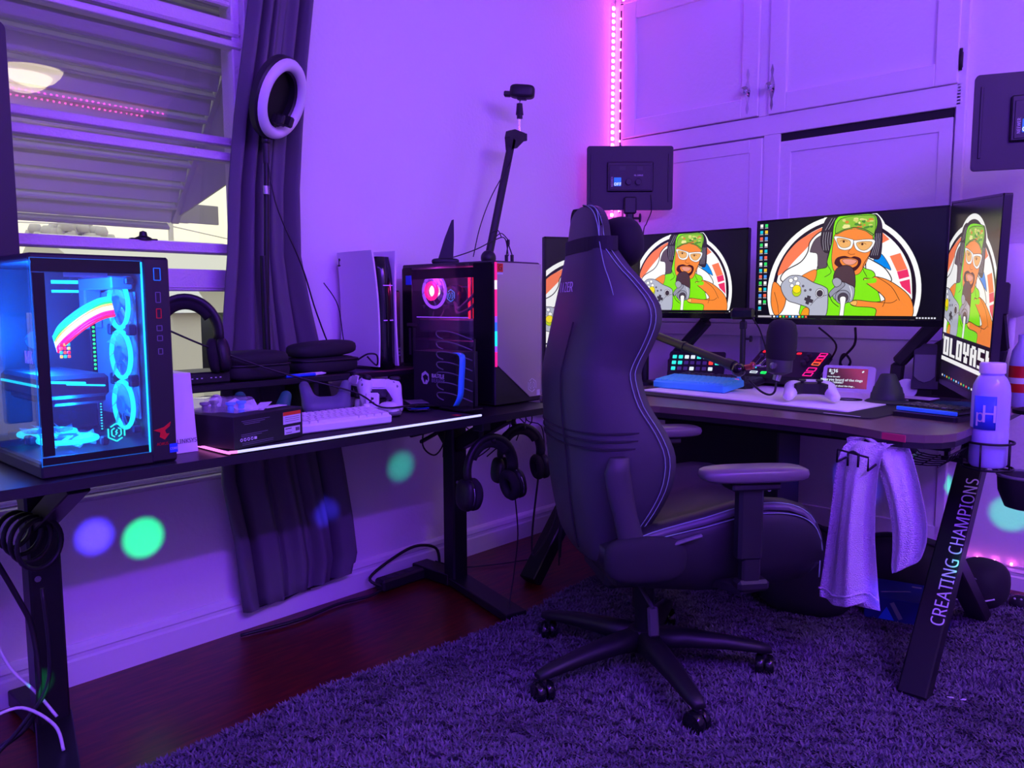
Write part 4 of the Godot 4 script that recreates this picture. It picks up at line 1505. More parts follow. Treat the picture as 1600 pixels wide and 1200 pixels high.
func keyboard(t: Node3D, w: float, d: float, h: float, tilt: float, rows: Array, case_m: String, key_m: String, accent_m := "", knob := "") -> void:
	var r := Transform3D(Basis(Vector3.RIGHT, tilt), Vector3(0, h * 0.5 + sin(tilt) * d * 0.5 + 0.001, 0))
	nb(r)
	box(Vector3.ZERO, Vector3(w, h, d), 0.004)
	done("case", case_m, t)
	var pitch := (d - 0.012) / rows.size()
	for j in rows.size():
		var total := 0.0
		for u in rows[j]: total += absf(u)
		var x := -w / 2 + 0.006
		var unit: float = (w - 0.012) / total
		for n in rows[j].size():
			var u: float = rows[j][n]
			if u > 0.0:
				var m := accent_m if accent_m and (n == 0 or n == rows[j].size() - 1) else key_m
				use("key", key_mesh(snappedf(u * unit - 0.0012, 0.0005), pitch - 0.0012), m, t, r * Transform3D(Basis(), Vector3(x + u * unit / 2, h / 2, -d / 2 + 0.006 + pitch * (j + 0.5))))
			x += absf(u) * unit
	if knob:
		nb(r)
		lathe([Vector2(0.009, h / 2), Vector2(0.009, h / 2 + 0.012), Vector2(0.0075, h / 2 + 0.013), Vector2(0, h / 2 + 0.013)], Vector3(w / 2 - 0.016, 0, -d / 2 + 0.015), Basis(), 18)
		done("knob", knob, t)

const ROWS60 := [[1, 1, 1, 1, 1, 1, 1, 1, 1, 1, 1, 1, 1, 2], [1.5, 1, 1, 1, 1, 1, 1, 1, 1, 1, 1, 1, 1, 1.5], [1.75, 1, 1, 1, 1, 1, 1, 1, 1, 1, 1, 1, 2.25], [2.25, 1, 1, 1, 1, 1, 1, 1, 1, 1, 1, 2.75], [1.25, 1.25, 1.25, 6.25, 1.25, 1.25, 1.25, 1.25]]

func mat_things() -> void:
	var m := thing("light_mat", "black desk mat with a glowing white-violet edge lying on the window desk", "desk mat", Vector3(0.475, 0.75, 2.15))
	nb()
	prism(rrect(0.52, 0.83, 0.02), 0.004, Vector3(0, 0.003, 0), Basis(Vector3.RIGHT, Vector3(0, 0, 1), Vector3(0, -1, 0)))
	done("sheet", "black_matte", m)
	nb()
	tube([Vector3(0.262, 0.006, -0.415), Vector3(0.262, 0.006, 0.395)], 0.0035, 8)
	done("edge_light", "mat_edge", m)
	nb()
	tube(curve([Vector3(0.262, 0.006, 0.395), Vector3(0.256, 0.006, 0.41), Vector3(0.24, 0.006, 0.417), Vector3(0.0, 0.006, 0.417), Vector3(-0.26, 0.006, 0.417)]), 0.0035, 8)
	done("edge_light", "mat_edge_pink", m)
	area("edge_area", Vector3(0.27, 0.006, 0), Vector3(0.5, -0.05, 0), Vector2(0.006, 0.8), Color(0.8, 0.8, 1), 0.025, m)
	nb()
	box(Vector3(0.2, 0.0056, -0.37), Vector3(0.025, 0.0006, 0.02))
	done("mark", "red_print", m)
	var kb := thing("keyboard", "compact white keyboard with a corner knob on the glowing desk mat", "keyboard", Vector3(0.59, 0.756, 2.178), 90 - 3.7, "")
	keyboard(kb, 0.32, 0.125, 0.024, 0.09, ROWS60, "white", "white_key", "", "white")
	# mouse
	var ms := thing("mouse", "white computer mouse lying right of the white keyboard", "mouse", Vector3(0.515, 0.757, 1.915), 62)
	nb()
	blob(Vector3(0, 0.017, 0), Vector3(0.032, 0.022, 0.06), 0.85)
	done("shell", "white", ms)
	nb()
	blob(Vector3(0, 0.01, 0.012), Vector3(0.0335, 0.012, 0.05), 0.7)
	done("side_grip", "mid_gray", ms)
	nb()
	lathe([Vector2(0.007, -0.003), Vector2(0.007, 0.003)], Vector3(0, 0.036, -0.032), Basis(Vector3(0, 0, 1), PI / 2), 14)
	done("wheel", "dark_gray", ms)
	var rng := RandomNumberGenerator.new()
	rng.seed = 9
	var st2 := thing("card_stack", "loose stack of thin dark cards between white mouse and black carton", "cards", Vector3(0.5, 0.757, 1.8), 70)
	for k in 7:
		nb()
		box(Vector3(rng.randf_range(-0.01, 0.01), 0.003 + k * 0.0042, rng.randf_range(-0.01, 0.01)), Vector3(0.06, 0.003, 0.09), 0.001, Basis(UP, rng.randf_range(-0.15, 0.15)))
		done("card", ["dark_gray", "mid_gray", "sticker_blue", "dark_gray", "black"][k % 5], st2)
	# retail box
	var b := thing("carton", "black retail carton with orange and white stickers at front of the window desk", "box", Vector3(0.6, 0.757, 2.455), 14)
	nb()
	box(Vector3(0, 0.039, 0), Vector3(0.19, 0.078, 0.228), 0.001)
	done("body", "black", b)
	var fx := 0.0955
	nb()
	box(Vector3(fx, 0.054, -0.076), Vector3(0.0006, 0.03, 0.062))
	done("sticker", "print_white", b)
	nb()
	box(Vector3(fx + 0.0004, 0.0655, -0.076), Vector3(0.0006, 0.009, 0.062))
	done("sticker_band", "orange_print", b)
	nb()
	box(Vector3(fx, 0.022, -0.076), Vector3(0.0006, 0.019, 0.055))
	done("sticker", "print_white", b)
	nb()
	for k in 6: box(Vector3(fx + 0.0005, 0.023, -0.088 - k * 0.0024), Vector3(0.0006, 0.009, 0.001 + 0.0006 * (k % 2)))
	box(Vector3(fx + 0.0005, 0.027, -0.062), Vector3(0.0006, 0.0018, 0.022))
	box(Vector3(fx + 0.0005, 0.017, -0.064), Vector3(0.0006, 0.0014, 0.02))
	for k in 3: box(Vector3(fx + 0.0005, 0.056 - k * 0.005, -0.076), Vector3(0.0006, 0.0008, 0.05))
	done("print", "print_dark", b)
	nb()
	for k in 3: box(Vector3(fx, 0.065 - k * 0.004, 0.045 + 0.006 * k), Vector3(0.0004, 0.0012, 0.09 - 0.02 * k))
	for k in 3: box(Vector3(fx, 0.033 - k * 0.004, 0.05 + 0.01 * k), Vector3(0.0004, 0.0012, 0.085 - 0.02 * k))
	for k in 2: box(Vector3(fx, 0.012 - k * 0.004, 0.04), Vector3(0.0004, 0.001, 0.1))
	done("print", "print_gray", b)
	nb()
	for k in 5:
		if k < 4: tube(circle(Vector3(fx, 0.0205, 0.092 - k * 0.011), Vector3(0, 0.0032, 0), Vector3(0, 0, 0.0032), 12), 0.0009, 5, true)
		else: box(Vector3(fx, 0.0205, 0.092 - k * 0.011), Vector3(0.0006, 0.006, 0.008))
	done("symbol", "print_white", b)
	# clear packs with blue caps on the carton
	var names := ["clear plastic blister pack with two blue caps on the black carton", "clear plastic blister pack holding grey parts, behind the blue caps"]
	for k in 2:
		var c := thing("blister_pack", names[k], "package", Vector3(0.6 - 0.05 * k, 0.836, 2.475 + 0.045 * k), 14 + k * 10, "blister packs on the carton")
		nb()
		blob(Vector3(0, 0.016, 0), Vector3(0.032, 0.017, 0.042), 0.35, Basis(), 24, 10)
		done("shell", "clear_plastic", c)
		nb()
		box(Vector3(0.01, 0.001, 0), Vector3(0.1, 0.0012, 0.1), 0.0)
		done("backing", "clear_plastic", c)
		for s in [-1, 1]:
			nb()
			lathe([Vector2(0.008, 0.002), Vector2(0.007, 0.012), Vector2(0.0125, 0.016), Vector2(0.0125, 0.021), Vector2(0, 0.022)], Vector3(0.006, 0.0, s * 0.017), Basis(), 16)
			done("cap", "blue_pad" if k == 0 else "mid_gray", c)
	var p := thing("leaflet", "crumpled clear and white wrapper sheet on top of the black carton", "wrapper", Vector3(0.62, 0.836, 2.42), 14)
	nb()
	for k in 4:
		box(Vector3(0.02 - k * 0.018, 0.003 + 0.0015 * k, 0.02 * k - 0.03), Vector3(0.03, 0.0012, 0.07), 0.0, Basis(Vector3(0.3, 1, 0.1).normalized(), k * 0.5) * Basis(Vector3.RIGHT, 0.05 * k))
	done("sheet", "white", p)
	# slim white router
	var r := thing("router", "slim white upright router between glass computer and black carton", "router", Vector3(0.6, 0.75, 2.615), 0)
	nb()
	rings([PackedVector3Array([Vector3(0.024, 0, 0.03), Vector3(0.024, 0, -0.03), Vector3(-0.1, 0, -0.03), Vector3(-0.1, 0, 0.03)]), PackedVector3Array([Vector3(0.014, 0.188, 0.03), Vector3(0.014, 0.188, -0.024), Vector3(-0.09, 0.188, -0.024), Vector3(-0.09, 0.188, 0.03)])], -1)
	done("body", "white", r)
	letters("LINKSYS", 0.0095, "print_gray", r, Transform3D(Basis(UP, PI / 2) * Basis(Vector3.RIGHT, -0.05), Vector3(0.0242, 0.028, -0.004)))
	# controllers
	gamepad("white game controller lying behind the blister packs on the carton", Vector3(0.35, 0.79, 2.47), Basis(UP, 0.9) * Basis(Vector3.RIGHT, -2.3), "white", "mid_gray", "controllers on the window desk", 1)
	gamepad("dark green game controller standing behind the black carton", Vector3(0.43, 0.79, 2.3), Basis(UP, 0.9) * Basis(Vector3.RIGHT, -2.2), "green_shell", "black", "controllers on the window desk", 1)
	gamepad("blue-grey game controller propped up left of the white charging dock", Vector3(0.39, 0.8, 2.06), Basis(UP, 1.05) * Basis(Vector3.RIGHT, -2.2), "bluegray_shell", "white", "controllers on the window desk", 1)
	gamepad("front white controller with black centre standing in the charging dock", Vector3(0.425, 0.82, 1.885), Basis(UP, 0.75) * Basis(Vector3.RIGHT, 1.3), "white", "black", "controllers on the window desk", 0)
	gamepad("rear white controller standing behind the other one in the charging dock", Vector3(0.36, 0.828, 1.915), Basis(UP, -0.25) * Basis(Vector3.RIGHT, 1.3), "white", "black", "controllers on the window desk", 0)
	var dk := thing("charging_dock", "white and black controller charging dock with console emblem on the window desk", "charging dock", Vector3(0.425, 0.757, 1.9), 43)
	nb()
	box(Vector3(0, 0.008, 0.0), Vector3(0.13, 0.016, 0.08), 0.004)
	done("base", "black", dk)
	nb(Transform3D(Basis(Vector3.RIGHT, -0.25), Vector3(0.0, 0.04, 0.052)))
	box(Vector3.ZERO, Vector3(0.042, 0.05, 0.022), 0.004)
	done("stem", "white", dk)
	nb(Transform3D(Basis(Vector3.RIGHT, -0.25), Vector3(0.0, 0.043, 0.0645)))
	box(Vector3(-0.001, 0.002, 0), Vector3(0.0022, 0.018, 0.001))
	blob(Vector3(0.003, 0.006, 0), Vector3(0.0035, 0.004, 0.0008))
	blob(Vector3(0, -0.006, 0), Vector3(0.009, 0.0026, 0.0008))
	done("emblem", "print_dark", dk)
	# black carton with beaver emblem, wire rack with blue band
	var bb := thing("carton", "matte black carton with white animal head emblem leaning at the right computer", "box", Vector3(0.48, 0.757, 1.645), 0)
	nb()
	box(Vector3(0, 0.092, 0), Vector3(0.21, 0.184, 0.1), 0.001)
	done("body", "black_matte", bb)
	nb(Transform3D(Basis(), Vector3(-0.045, 0.095, 0.0505)))
	prism(PackedVector2Array([Vector2(0, 0.022), Vector2(0.017, 0.012), Vector2(0.019, -0.008), Vector2(0.008, -0.022), Vector2(-0.009, -0.022), Vector2(-0.02, -0.006), Vector2(-0.017, 0.013)]), 0.0008)
	done("emblem", "print_white", bb)
	nb(Transform3D(Basis(), Vector3(-0.045, 0.095, 0.0512)))
	prism(PackedVector2Array([Vector2(0.003, 0.012), Vector2(0.015, 0.004), Vector2(0.013, -0.01), Vector2(0.004, -0.006), Vector2(-0.002, -0.018), Vector2(-0.008, -0.004), Vector2(-0.012, 0.004)]), 0.0008)
	done("emblem_face", "black_matte", bb)
	letters("BATTLE", 0.013, "print_white", bb, Transform3D(Basis(), Vector3(0.018, 0.103, 0.0505)), "lettering", "Droid Sans", true)
	letters("BEAVER", 0.013, "print_gray", bb, Transform3D(Basis(), Vector3(0.018, 0.087, 0.0505)), "lettering", "Droid Sans", true)
	var wr := thing("wire_rack", "zigzag black wire rack with a bright blue curved band beside the black carton", "rack", Vector3(0.6, 0.757, 1.69), -5)
	for k in 7:
		var y := 0.03 + k * 0.033
		nb()
		tube(curve([Vector3(-0.045, y, 0.035), Vector3(-0.058, y + 0.008, 0.045), Vector3(-0.06, y + 0.02, 0.05), Vector3(-0.045, y + 0.026, 0.048), Vector3(0.0, y + 0.022, 0.03), Vector3(0.06, y + 0.0, 0.0)], 4), 0.002, 6)
		done("wire", "mid_gray", wr)
	nb()
	box(Vector3(0.0, 0.004, 0.0), Vector3(0.13, 0.008, 0.08), 0.002)
	tube([Vector3(0.055, 0.005, -0.01), Vector3(0.06, 0.23, -0.01)], 0.003, 6)
	done("frame", "black_metal", wr)
	nb()
	var bp := curve([Vector3(0.0, 0.185, 0.02), Vector3(0.028, 0.182, 0.022), Vector3(0.042, 0.165, 0.025), Vector3(0.042, 0.1, 0.03), Vector3(0.036, 0.05, 0.03), Vector3(0.012, 0.015, 0.03)], 5)
	var rs := []
	for q in bp: rs.append(PackedVector3Array([q + Vector3(-0.002, 0, -0.011), q + Vector3(0.002, 0.001, -0.011), q + Vector3(0.002, 0.001, 0.011), q + Vector3(-0.002, 0, 0.011)]))
	rings(rs)
	done("band", "blue_pad", wr)

func hanging_things() -> void:
	var hk := thing("headphone_hook", "black double headphone hook clamped under the right end of window desk", "hook", Vector3(0.62, 0.72, 1.615))
	nb()
	box(Vector3(0, -0.02, 0), Vector3(0.05, 0.04, 0.04), 0.004)
	tube(curve([Vector3(0, -0.03, 0), Vector3(0.0, -0.062, 0), Vector3(0.02, -0.07, 0.0), Vector3(0.06, -0.066, 0)]), 0.008, 8)
	tube(curve([Vector3(-0.05, -0.02, -0.215), Vector3(-0.05, -0.05, -0.215), Vector3(0.0, -0.055, -0.215)]), 0.008, 8)
	box(Vector3(-0.03, 0.0, -0.12), Vector3(0.03, 0.015, 0.28), 0.003)
	done("arm", "black", hk)
	var h1 := thing("headphones", "black over-ear headphones with silver trim hanging from hook, nearer pair under desk end", "headphones", Vector3(0.66, 0.555, 1.615), 0, "headphones under the desk")
	headset(h1, Transform3D(Basis(UP, deg_to_rad(80)) * Basis(Vector3(0, 0, 1), 0.06), Vector3.ZERO), 1.18, "black_matte", "silver")
	var h2 := thing("headphones", "dark headphones with wide band hanging behind the nearer pair under desk end", "headphones", Vector3(0.6, 0.575, 1.4), 0, "headphones under the desk")
	headset(h2, Transform3D(Basis(UP, deg_to_rad(68)), Vector3(0, 0.0, 0)), 1.02, "velvet", "black")
	cable("hanging_cable", [Vector3(0.66, 0.47, 1.5), Vector3(0.64, 0.3, 1.46), Vector3(0.62, 0.15, 1.46), Vector3(0.62, 0.03, 1.48), Vector3(0.66, 0.02, 1.44)], 0.0025, "black", "thin black cable dropping from the nearer headphones to the wood floor")
	cable("hanging_cable", [Vector3(0.56, 0.7, 1.16), Vector3(0.55, 0.5, 1.15), Vector3(0.56, 0.3, 1.15), Vector3(0.53, 0.18, 1.2), Vector3(0.5, 0.14, 1.22), Vector3(0.5, 0.25, 1.22), Vector3(0.52, 0.5, 1.2)], 0.004, "black", "looped black cable hanging between the two desks")
	cable("hanging_cable", [Vector3(0.58, 0.71, 1.12), Vector3(0.57, 0.4, 1.12), Vector3(0.56, 0.12, 1.13)], 0.005, "black", "straight black cable hanging left of the gaming chair")
	cable("hanging_cable", [Vector3(0.6, 0.7, 1.18), Vector3(0.6, 0.55, 1.19), Vector3(0.59, 0.3, 1.17), Vector3(0.58, 0.1, 1.16)], 0.003, "black", "second thin cable hanging left of the gaming chair")
	cable("hanging_cable", [Vector3(0.35, 0.7, 1.62), Vector3(0.33, 0.6, 1.62), Vector3(0.31, 0.55, 1.55), Vector3(0.28, 0.57, 1.48), Vector3(0.26, 0.62, 1.45)], 0.003, "black", "drooping cable loop left of the desk's right leg")
	# tangle of cables and a blue-lit hub behind the headphones
	var tg := thing("cable_tangle", "tangle of thin black cables behind hanging headphones at the desk end", "cables", Vector3(0.3, 0.6, 1.2))
	var rng := RandomNumberGenerator.new()
	rng.seed = 17
	for k in 14:
		var pts := []
		var q := Vector3(rng.randf_range(-0.1, 0.2), 0.12, rng.randf_range(-0.12, 0.2))
		for i in 4:
			pts.append(q)
			q += Vector3(rng.randf_range(-0.07, 0.07), rng.randf_range(-0.1, -0.02), rng.randf_range(-0.07, 0.07))
		nb()
		tube(curve(pts, 4), 0.0025, 5)
		done("cord", "black", tg)
	var po := thing("power_strip", "black power strip with a green pilot light on floor by baseboard", "power strip", Vector3(0.075, 0.0, 1.49))
	nb()
	box(Vector3(0, 0.025, 0.02), Vector3(0.06, 0.045, 0.24), 0.008)
	done("body", "black", po)
	nb()
	for k in 3: box(Vector3(0, 0.048, 0.09 - k * 0.05), Vector3(0.03, 0.004, 0.03), 0.002)
	done("socket", "dark_gray", po)
	nb()
	blob(Vector3(0.028, 0.047, -0.09), Vector3(0.004, 0.003, 0.004))
	done("pilot_light", "green_led", po)
	cable("floor_cable", [Vector3(0.09, 0.02, 1.62), Vector3(0.06, 0.06, 1.66), Vector3(0.05, 0.11, 1.52), Vector3(0.06, 0.13, 1.42), Vector3(0.07, 0.1, 1.33), Vector3(0.08, 0.03, 1.32)], 0.006, "black", "thick black cord arching over the power strip against baseboard")
	cable("floor_cable", [Vector3(0.09, 0.012, 1.62), Vector3(0.1, 0.008, 1.7), Vector3(0.08, 0.008, 1.82), Vector3(0.1, 0.008, 2.0), Vector3(0.07, 0.008, 2.2)], 0.006, "black", "black cord lying on the floor along baseboard below the curtain")
	cable("floor_cable", [Vector3(0.03, 0.03, 1.3), Vector3(0.12, 0.01, 1.24), Vector3(0.2, 0.008, 1.12), Vector3(0.26, 0.01, 1.0), Vector3(0.3, 0.008, 0.9)], 0.003, "black", "thin cable running over the wood floor to the corner baseboard")
	cable("slung_cable", [Vector3(0.3, 1.08, 2.6), Vector3(0.3, 0.985, 2.4), Vector3(0.35, 0.9, 2.2), Vector3(0.45, 0.83, 2.0), Vector3(0.56, 0.79, 1.98), Vector3(0.57, 0.785, 1.86), Vector3(0.53, 0.765, 1.72), Vector3(0.45, 0.758, 1.68)], 0.0028, "black", "black cord slung from the glass computer across the desk over the keyboard")

func left_cables() -> void:
	var c := thing("cable_coil", "coiled black cable hanging at the desk's left leg", "cable", Vector3(0.3, 0.56, 2.875))
	for k in 4:
		nb()
		tube(circle(Vector3(0.02 * k, -0.01 * k, 0.02 - 0.012 * k), Vector3(0, 0.042 + 0.006 * k, 0), Vector3(0.02, 0, 0.042 + 0.004 * k), 26), 0.006, 6, true)
		done("loop", "black", c)
	var names := ["thick black cable hanging left of the desk's left leg", "pale cable hanging at the left edge below the glass computer", "second black cable curling at the left edge near floor", "white cable looping on the floor at the left edge"]
	cable("hanging_cable", [Vector3(0.3, 0.6, 2.98), Vector3(0.3, 0.4, 2.9), Vector3(0.3, 0.3, 2.87), Vector3(0.32, 0.15, 2.87), Vector3(0.3, 0.06, 2.9), Vector3(0.3, 0.02, 3.0)], 0.007, "black", names[0])
	cable("hanging_cable", [Vector3(0.3, 0.5, 3.0), Vector3(0.28, 0.35, 2.96), Vector3(0.28, 0.22, 2.92), Vector3(0.3, 0.14, 2.87), Vector3(0.34, 0.08, 2.84)], 0.004, "white", names[1])
	cable("hanging_cable", [Vector3(0.36, 0.42, 2.86), Vector3(0.37, 0.2, 2.86), Vector3(0.36, 0.1, 2.92), Vector3(0.34, 0.02, 3.0)], 0.005, "black", names[2])
	cable("hanging_cable", [Vector3(0.4, 0.16, 3.0), Vector3(0.4, 0.16, 2.93), Vector3(0.42, 0.1, 2.87), Vector3(0.44, 0.04, 2.86)], 0.004, "white", names[3])

# ================================================================ painting the screens
var pic: Image
var pmode := 0   # 0 wide screen, 1 upright screen

func pt(x: float, y: float) -> Vector2:
	# drawing sheet to screen: the sheet was laid out slightly turned
	var d := 0.000103292 * x - 0.0000114209 * y + 1.0
	var u := (0.0007831 * x - 0.00000912941 * y - 0.0795821) / d
	var v := (0.0000855377 * x + 0.00129616 * y - 0.161757) / d
	if pmode == 1:
		u = (u - 0.53) / 0.62 + 0.5
		v = 0.13 + v * 0.62
	return Vector2(u * pic.get_width(), v * pic.get_height())

func fill(p: PackedVector2Array, c: Color) -> void:
	var lo := INF
	var hi := -INF
	for q in p:
		lo = minf(lo, q.y)
		hi = maxf(hi, q.y)
	for y in range(maxi(0, floori(lo)), mini(pic.get_height() - 1, ceili(hi)) + 1):
		var fy := y + 0.5
		var xs := []
		for i in p.size():
			var a := p[i]
			var b := p[(i + 1) % p.size()]
			if (a.y <= fy) != (b.y <= fy): xs.append(a.x + (fy - a.y) / (b.y - a.y) * (b.x - a.x))
		xs.sort()
		for i in range(0, xs.size() - 1, 2):
			var x0 := clampi(roundi(xs[i]), 0, pic.get_width())
			var x1 := clampi(roundi(xs[i + 1]), 0, pic.get_width())
			if x1 > x0: pic.fill_rect(Rect2i(x0, y, x1 - x0, 1), c)

func nums(s: String) -> PackedVector2Array:
	var out := PackedVector2Array()
	var f := s.split_floats(" ", false)
	for i in range(0, f.size() - 1, 2): out.append(pt(f[i], f[i + 1]))
	return out

func smooth(p: PackedVector2Array, closed := true, n := 5) -> PackedVector2Array:
	var out := PackedVector2Array()
	var m := p.size()
	for i in (m if closed else m - 1):
		var a := p[(i - 1 + m) % m] if closed else p[maxi(i - 1, 0)]
		var d := p[(i + 2) % m] if closed else p[mini(i + 2, m - 1)]
		for k in n: out.append(p[i].cubic_interpolate(p[(i + 1) % m], a, d, float(k) / n))
	if not closed: out.append(p[-1])
	return out

func stroke(p: PackedVector2Array, w: float, c: Color, closed := true) -> void:
	var r := w * 0.5 * pic.get_height() / 1440.0 * (0.62 if pmode == 1 else 1.0)
	for i in (p.size() if closed else p.size() - 1):
		var a := p[i]
		var b := p[(i + 1) % p.size()]
		var n := (b - a).orthogonal().normalized() * r
		fill(PackedVector2Array([a + n, b + n, b - n, a - n]), c)
		var disc := PackedVector2Array()
		for k in 8: disc.append(b + Vector2.from_angle(TAU * k / 8) * r)
		fill(disc, c)

func shape(s: String, c: Color, line := 7.0, curved := true) -> void:
	var p := nums(s)
	if curved: p = smooth(p)
	fill(p, c)
	if line > 0.0: stroke(p, line, Color(0.12, 0.07, 0.1))

func ink(s: String, w: float, c := Color(0.12, 0.07, 0.1)) -> void:
	stroke(smooth(nums(s), false), w, c, false)

func oval(x: float, y: float, rx: float, ry: float, c: Color, line := 0.0) -> void:
	var p := PackedVector2Array()
	for k in 72: p.append(pt(x + rx * cos(TAU * k / 72), y + ry * sin(TAU * k / 72)))
	fill(p, c)
	if line > 0.0: stroke(p, line, Color(0.12, 0.07, 0.1))

func avatar() -> void:
	var dark := Color(0.13, 0.08, 0.15)
	var wht := Color(1, 1, 1)
	var skin := Color(1.0, 0.56, 0.22)
	var lime := Color(0.52, 0.93, 0.06)
	var salmon := Color(1.0, 0.5, 0.33)
	# sticker outline round the head, then the round badge with its rings
	oval(850, 250, 285, 265, wht)
	oval(805, 680, 612, 620, wht)
	oval(850, 250, 245, 225, dark)
	oval(805, 680, 572, 582, dark)
	oval(805, 680, 545, 556, wht)
	shape("270 540 320 400 410 285 510 215 610 165 610 200 550 240 510 310 400 430 330 510", salmon, 0)
	shape("1088 205 1150 265 1092 295", salmon, 0, false)
	shape("1158 398 1240 374 1300 500 1220 520", salmon, 0, false)
	shape("1220 522 1302 502 1318 562 1240 582", Color(0.95, 0.2, 0.42), 0, false)
	shape("1243 602 1322 582 1338 705 1262 640", Color(0.95, 0.2, 0.42), 0, false)
	shape("1035 440 1078 375 1130 425 1172 505 1140 495", Color(0.0, 0.55, 0.95), 6)
	ink("1085 180 1190 270 1280 400 1335 540 1352 720", 14)
	# chair
	shape("300 585 330 510 450 440 505 360 520 280 575 215 630 195 660 270 610 370 590 480 560 590 420 620", wht, 14)
	shape("525 350 560 260 640 215 690 240 690 470 600 500 585 380 545 362", Color(0.38, 0.31, 0.37), 6)
	shape("975 420 1040 440 1135 505 1175 600 1000 560", wht, 12)
	# headphones
	shape("610 205 640 100 700 60 740 85 705 190 705 345 645 362 612 300", Color(0.2, 0.16, 0.21), 8)
	shape("1010 80 1050 75 1088 165 1085 400 1020 412 998 380 1030 220", Color(0.2, 0.16, 0.21), 8)
	for k in 4:
		ink("%d 200 %d 270 %d 345" % [630 + k * 19, 624 + k * 19, 634 + k * 19], 6, Color(0.72, 0.7, 0.76))
		ink("%d 215 %d 300 %d 390" % [1030 + k * 15, 1034 + k * 13, 1012 + k * 16], 5, Color(0.72, 0.7, 0.76))
	ink("640 185 690 90", 6, Color(0.72, 0.7, 0.76))
	ink("665 180 712 90", 6, Color(0.72, 0.7, 0.76))
	# hood and shirt
	shape("735 80 990 60 1048 110 1034 220 1000 380 955 480 1035 520 1055 600 1070 900 480 900 560 560 590 500 660 482 665 430 695 290", lime, 8)
	shape("480 540 580 500 562 600 470 570", skin, 6)
	# face
	shape("722 215 790 180 900 175 1012 215 1004 365 955 485 900 545 745 530 702 440 705 300", skin, 6)
	ink("690 290 664 440 700 520 650 560", 7)
	ink("1003 380 950 480 985 560", 7)
	# camouflage cap
	shape("760 95 990 70 1035 110 1024 230 960 195 880 176 800 186 722 215", Color(0.55, 0.78, 0.22), 7)
	var rng := RandomNumberGenerator.new()
	rng.seed = 4
	for k in 34:
		var x := rng.randf_range(770, 1005)
		var y := rng.randf_range(95, 175)
		oval(x, y, rng.randf_range(8, 22), rng.randf_range(6, 13), [Color(0.85, 0.86, 0.45), Color(0.3, 0.55, 0.2), Color(0.88, 0.55, 0.2), Color(0.95, 0.93, 0.6)][k % 4])
	ink("722 215 800 178 880 166 960 185 1024 225", 9)
	# glasses, nose, beard, mouth
	for q in [["716 233 845 257 868 275 852 332 800 346 752 330 735 290", "738 250 834 268 840 312 795 328 756 310", 790.0, 285.0], ["868 275 885 268 1032 266 1008 345 962 368 905 352 880 325", "896 286 1012 282 994 330 955 350 912 334", 938.0, 308.0]]:
		shape(q[0], wht, 5)
		shape(q[1], Color(0.97, 0.72, 0.42), 4)
		ink("%d %d %d %d %d %d" % [q[2] - 30, q[3] - 10, q[2], q[3] - 20, q[2] + 30, q[3] - 8], 5, Color(0.45, 0.2, 0.08))
		oval(q[2], q[3] - 8, 9, 9, Color(0.3, 0.14, 0.08))
	ink("848 335 828 366 850 380 882 378", 6, Color(0.55, 0.22, 0.06))
	shape("745 405 800 392 850 405 880 396 925 412 935 450 905 500 860 520 790 500 730 462 725 435", Color(0.28, 0.08, 0.1), 0)
	shape("768 420 850 412 905 428 900 470 850 488 790 468", skin, 0)
	shape("785 425 840 418 900 432 870 462 815 460", Color(0.95, 0.62, 0.55), 4)
	# arms and hands
	shape("238 600 300 640 345 730 320 830 262 868 225 760", skin, 9)
	ink("250 680 280 780 290 850", 6)
	shape("965 572 1020 575 1060 560 1190 608 1340 740 1335 905 1080 905 1062 815 900 797 862 768 900 746 1062 762 1135 742 1082 682 975 605", skin, 8)
	shape("965 574 1022 590 1010 610 975 600", Color(1.0, 0.75, 0.38), 4)
	shape("862 762 912 752 908 790 872 782", Color(1.0, 0.75, 0.38), 4)
	ink("1062 762 1180 770 1230 745", 6)
	ink("1085 680 1135 742 1120 800", 6)
	ink("1060 560 1180 640 1250 750", 6)
	shape("490 815 530 812 545 890 470 890", Color(0.98, 0.62, 0.1), 5)
	# game pad
	shape("300 632 360 556 430 545 490 562 560 602 655 640 682 690 668 880 545 880 532 812 440 775 352 740", Color(0.72, 0.73, 0.8), 9)
	ink("545 790 600 730 675 705", 5)
	for q in [[380, 586, 18], [418, 572, 17], [436, 612, 18], [390, 628, 16]]: oval(q[0], q[1], q[2], q[2], wht, 5)
	oval(430, 675, 36, 42, Color(0.75, 0.85, 0.05), 5)
	oval(430, 656, 33, 33, Color(1.0, 0.9, 0.05), 4)
	oval(616, 690, 34, 36, Color(0.9, 0.9, 0.95), 6)
	oval(616, 692, 24, 26, Color(0.25, 0.2, 0.25), 5)
	shape("518 708 545 716 540 735 566 745 558 768 534 762 528 782 504 772 510 752 494 742 500 722 516 728", Color(0.25, 0.22, 0.27), 4, false)
	for q in [[480, 632], [498, 668], [540, 662]]: oval(q[0], q[1], 9, 9, Color(0.4, 0.38, 0.45), 3)
	# microphone
	shape("722 545 745 492 800 468 860 482 890 545 892 650 845 625 785 600 728 585", Color(0.32, 0.22, 0.26), 8)
	shape("785 600 850 622 892 652 884 740 850 765 760 755 722 715 735 650", Color(0.66, 0.67, 0.75), 8)
	ink("850 632 870 690 862 740", 9, Color(0.95, 0.95, 1.0))
	shape("690 690 735 640 790 600 812 630 740 690 700 725", Color(0.6, 0.6, 0.68), 7)
	shape("712 590 745 565 785 590 778 625 738 640", Color(0.66, 0.66, 0.73), 7)
	oval(800, 722, 60, 56, Color(0.6, 0.6, 0.68), 7)
	oval(803, 728, 42, 40, Color(0.3, 0.26, 0.32), 5)
	ink("690 700 720 760 770 800", 9)
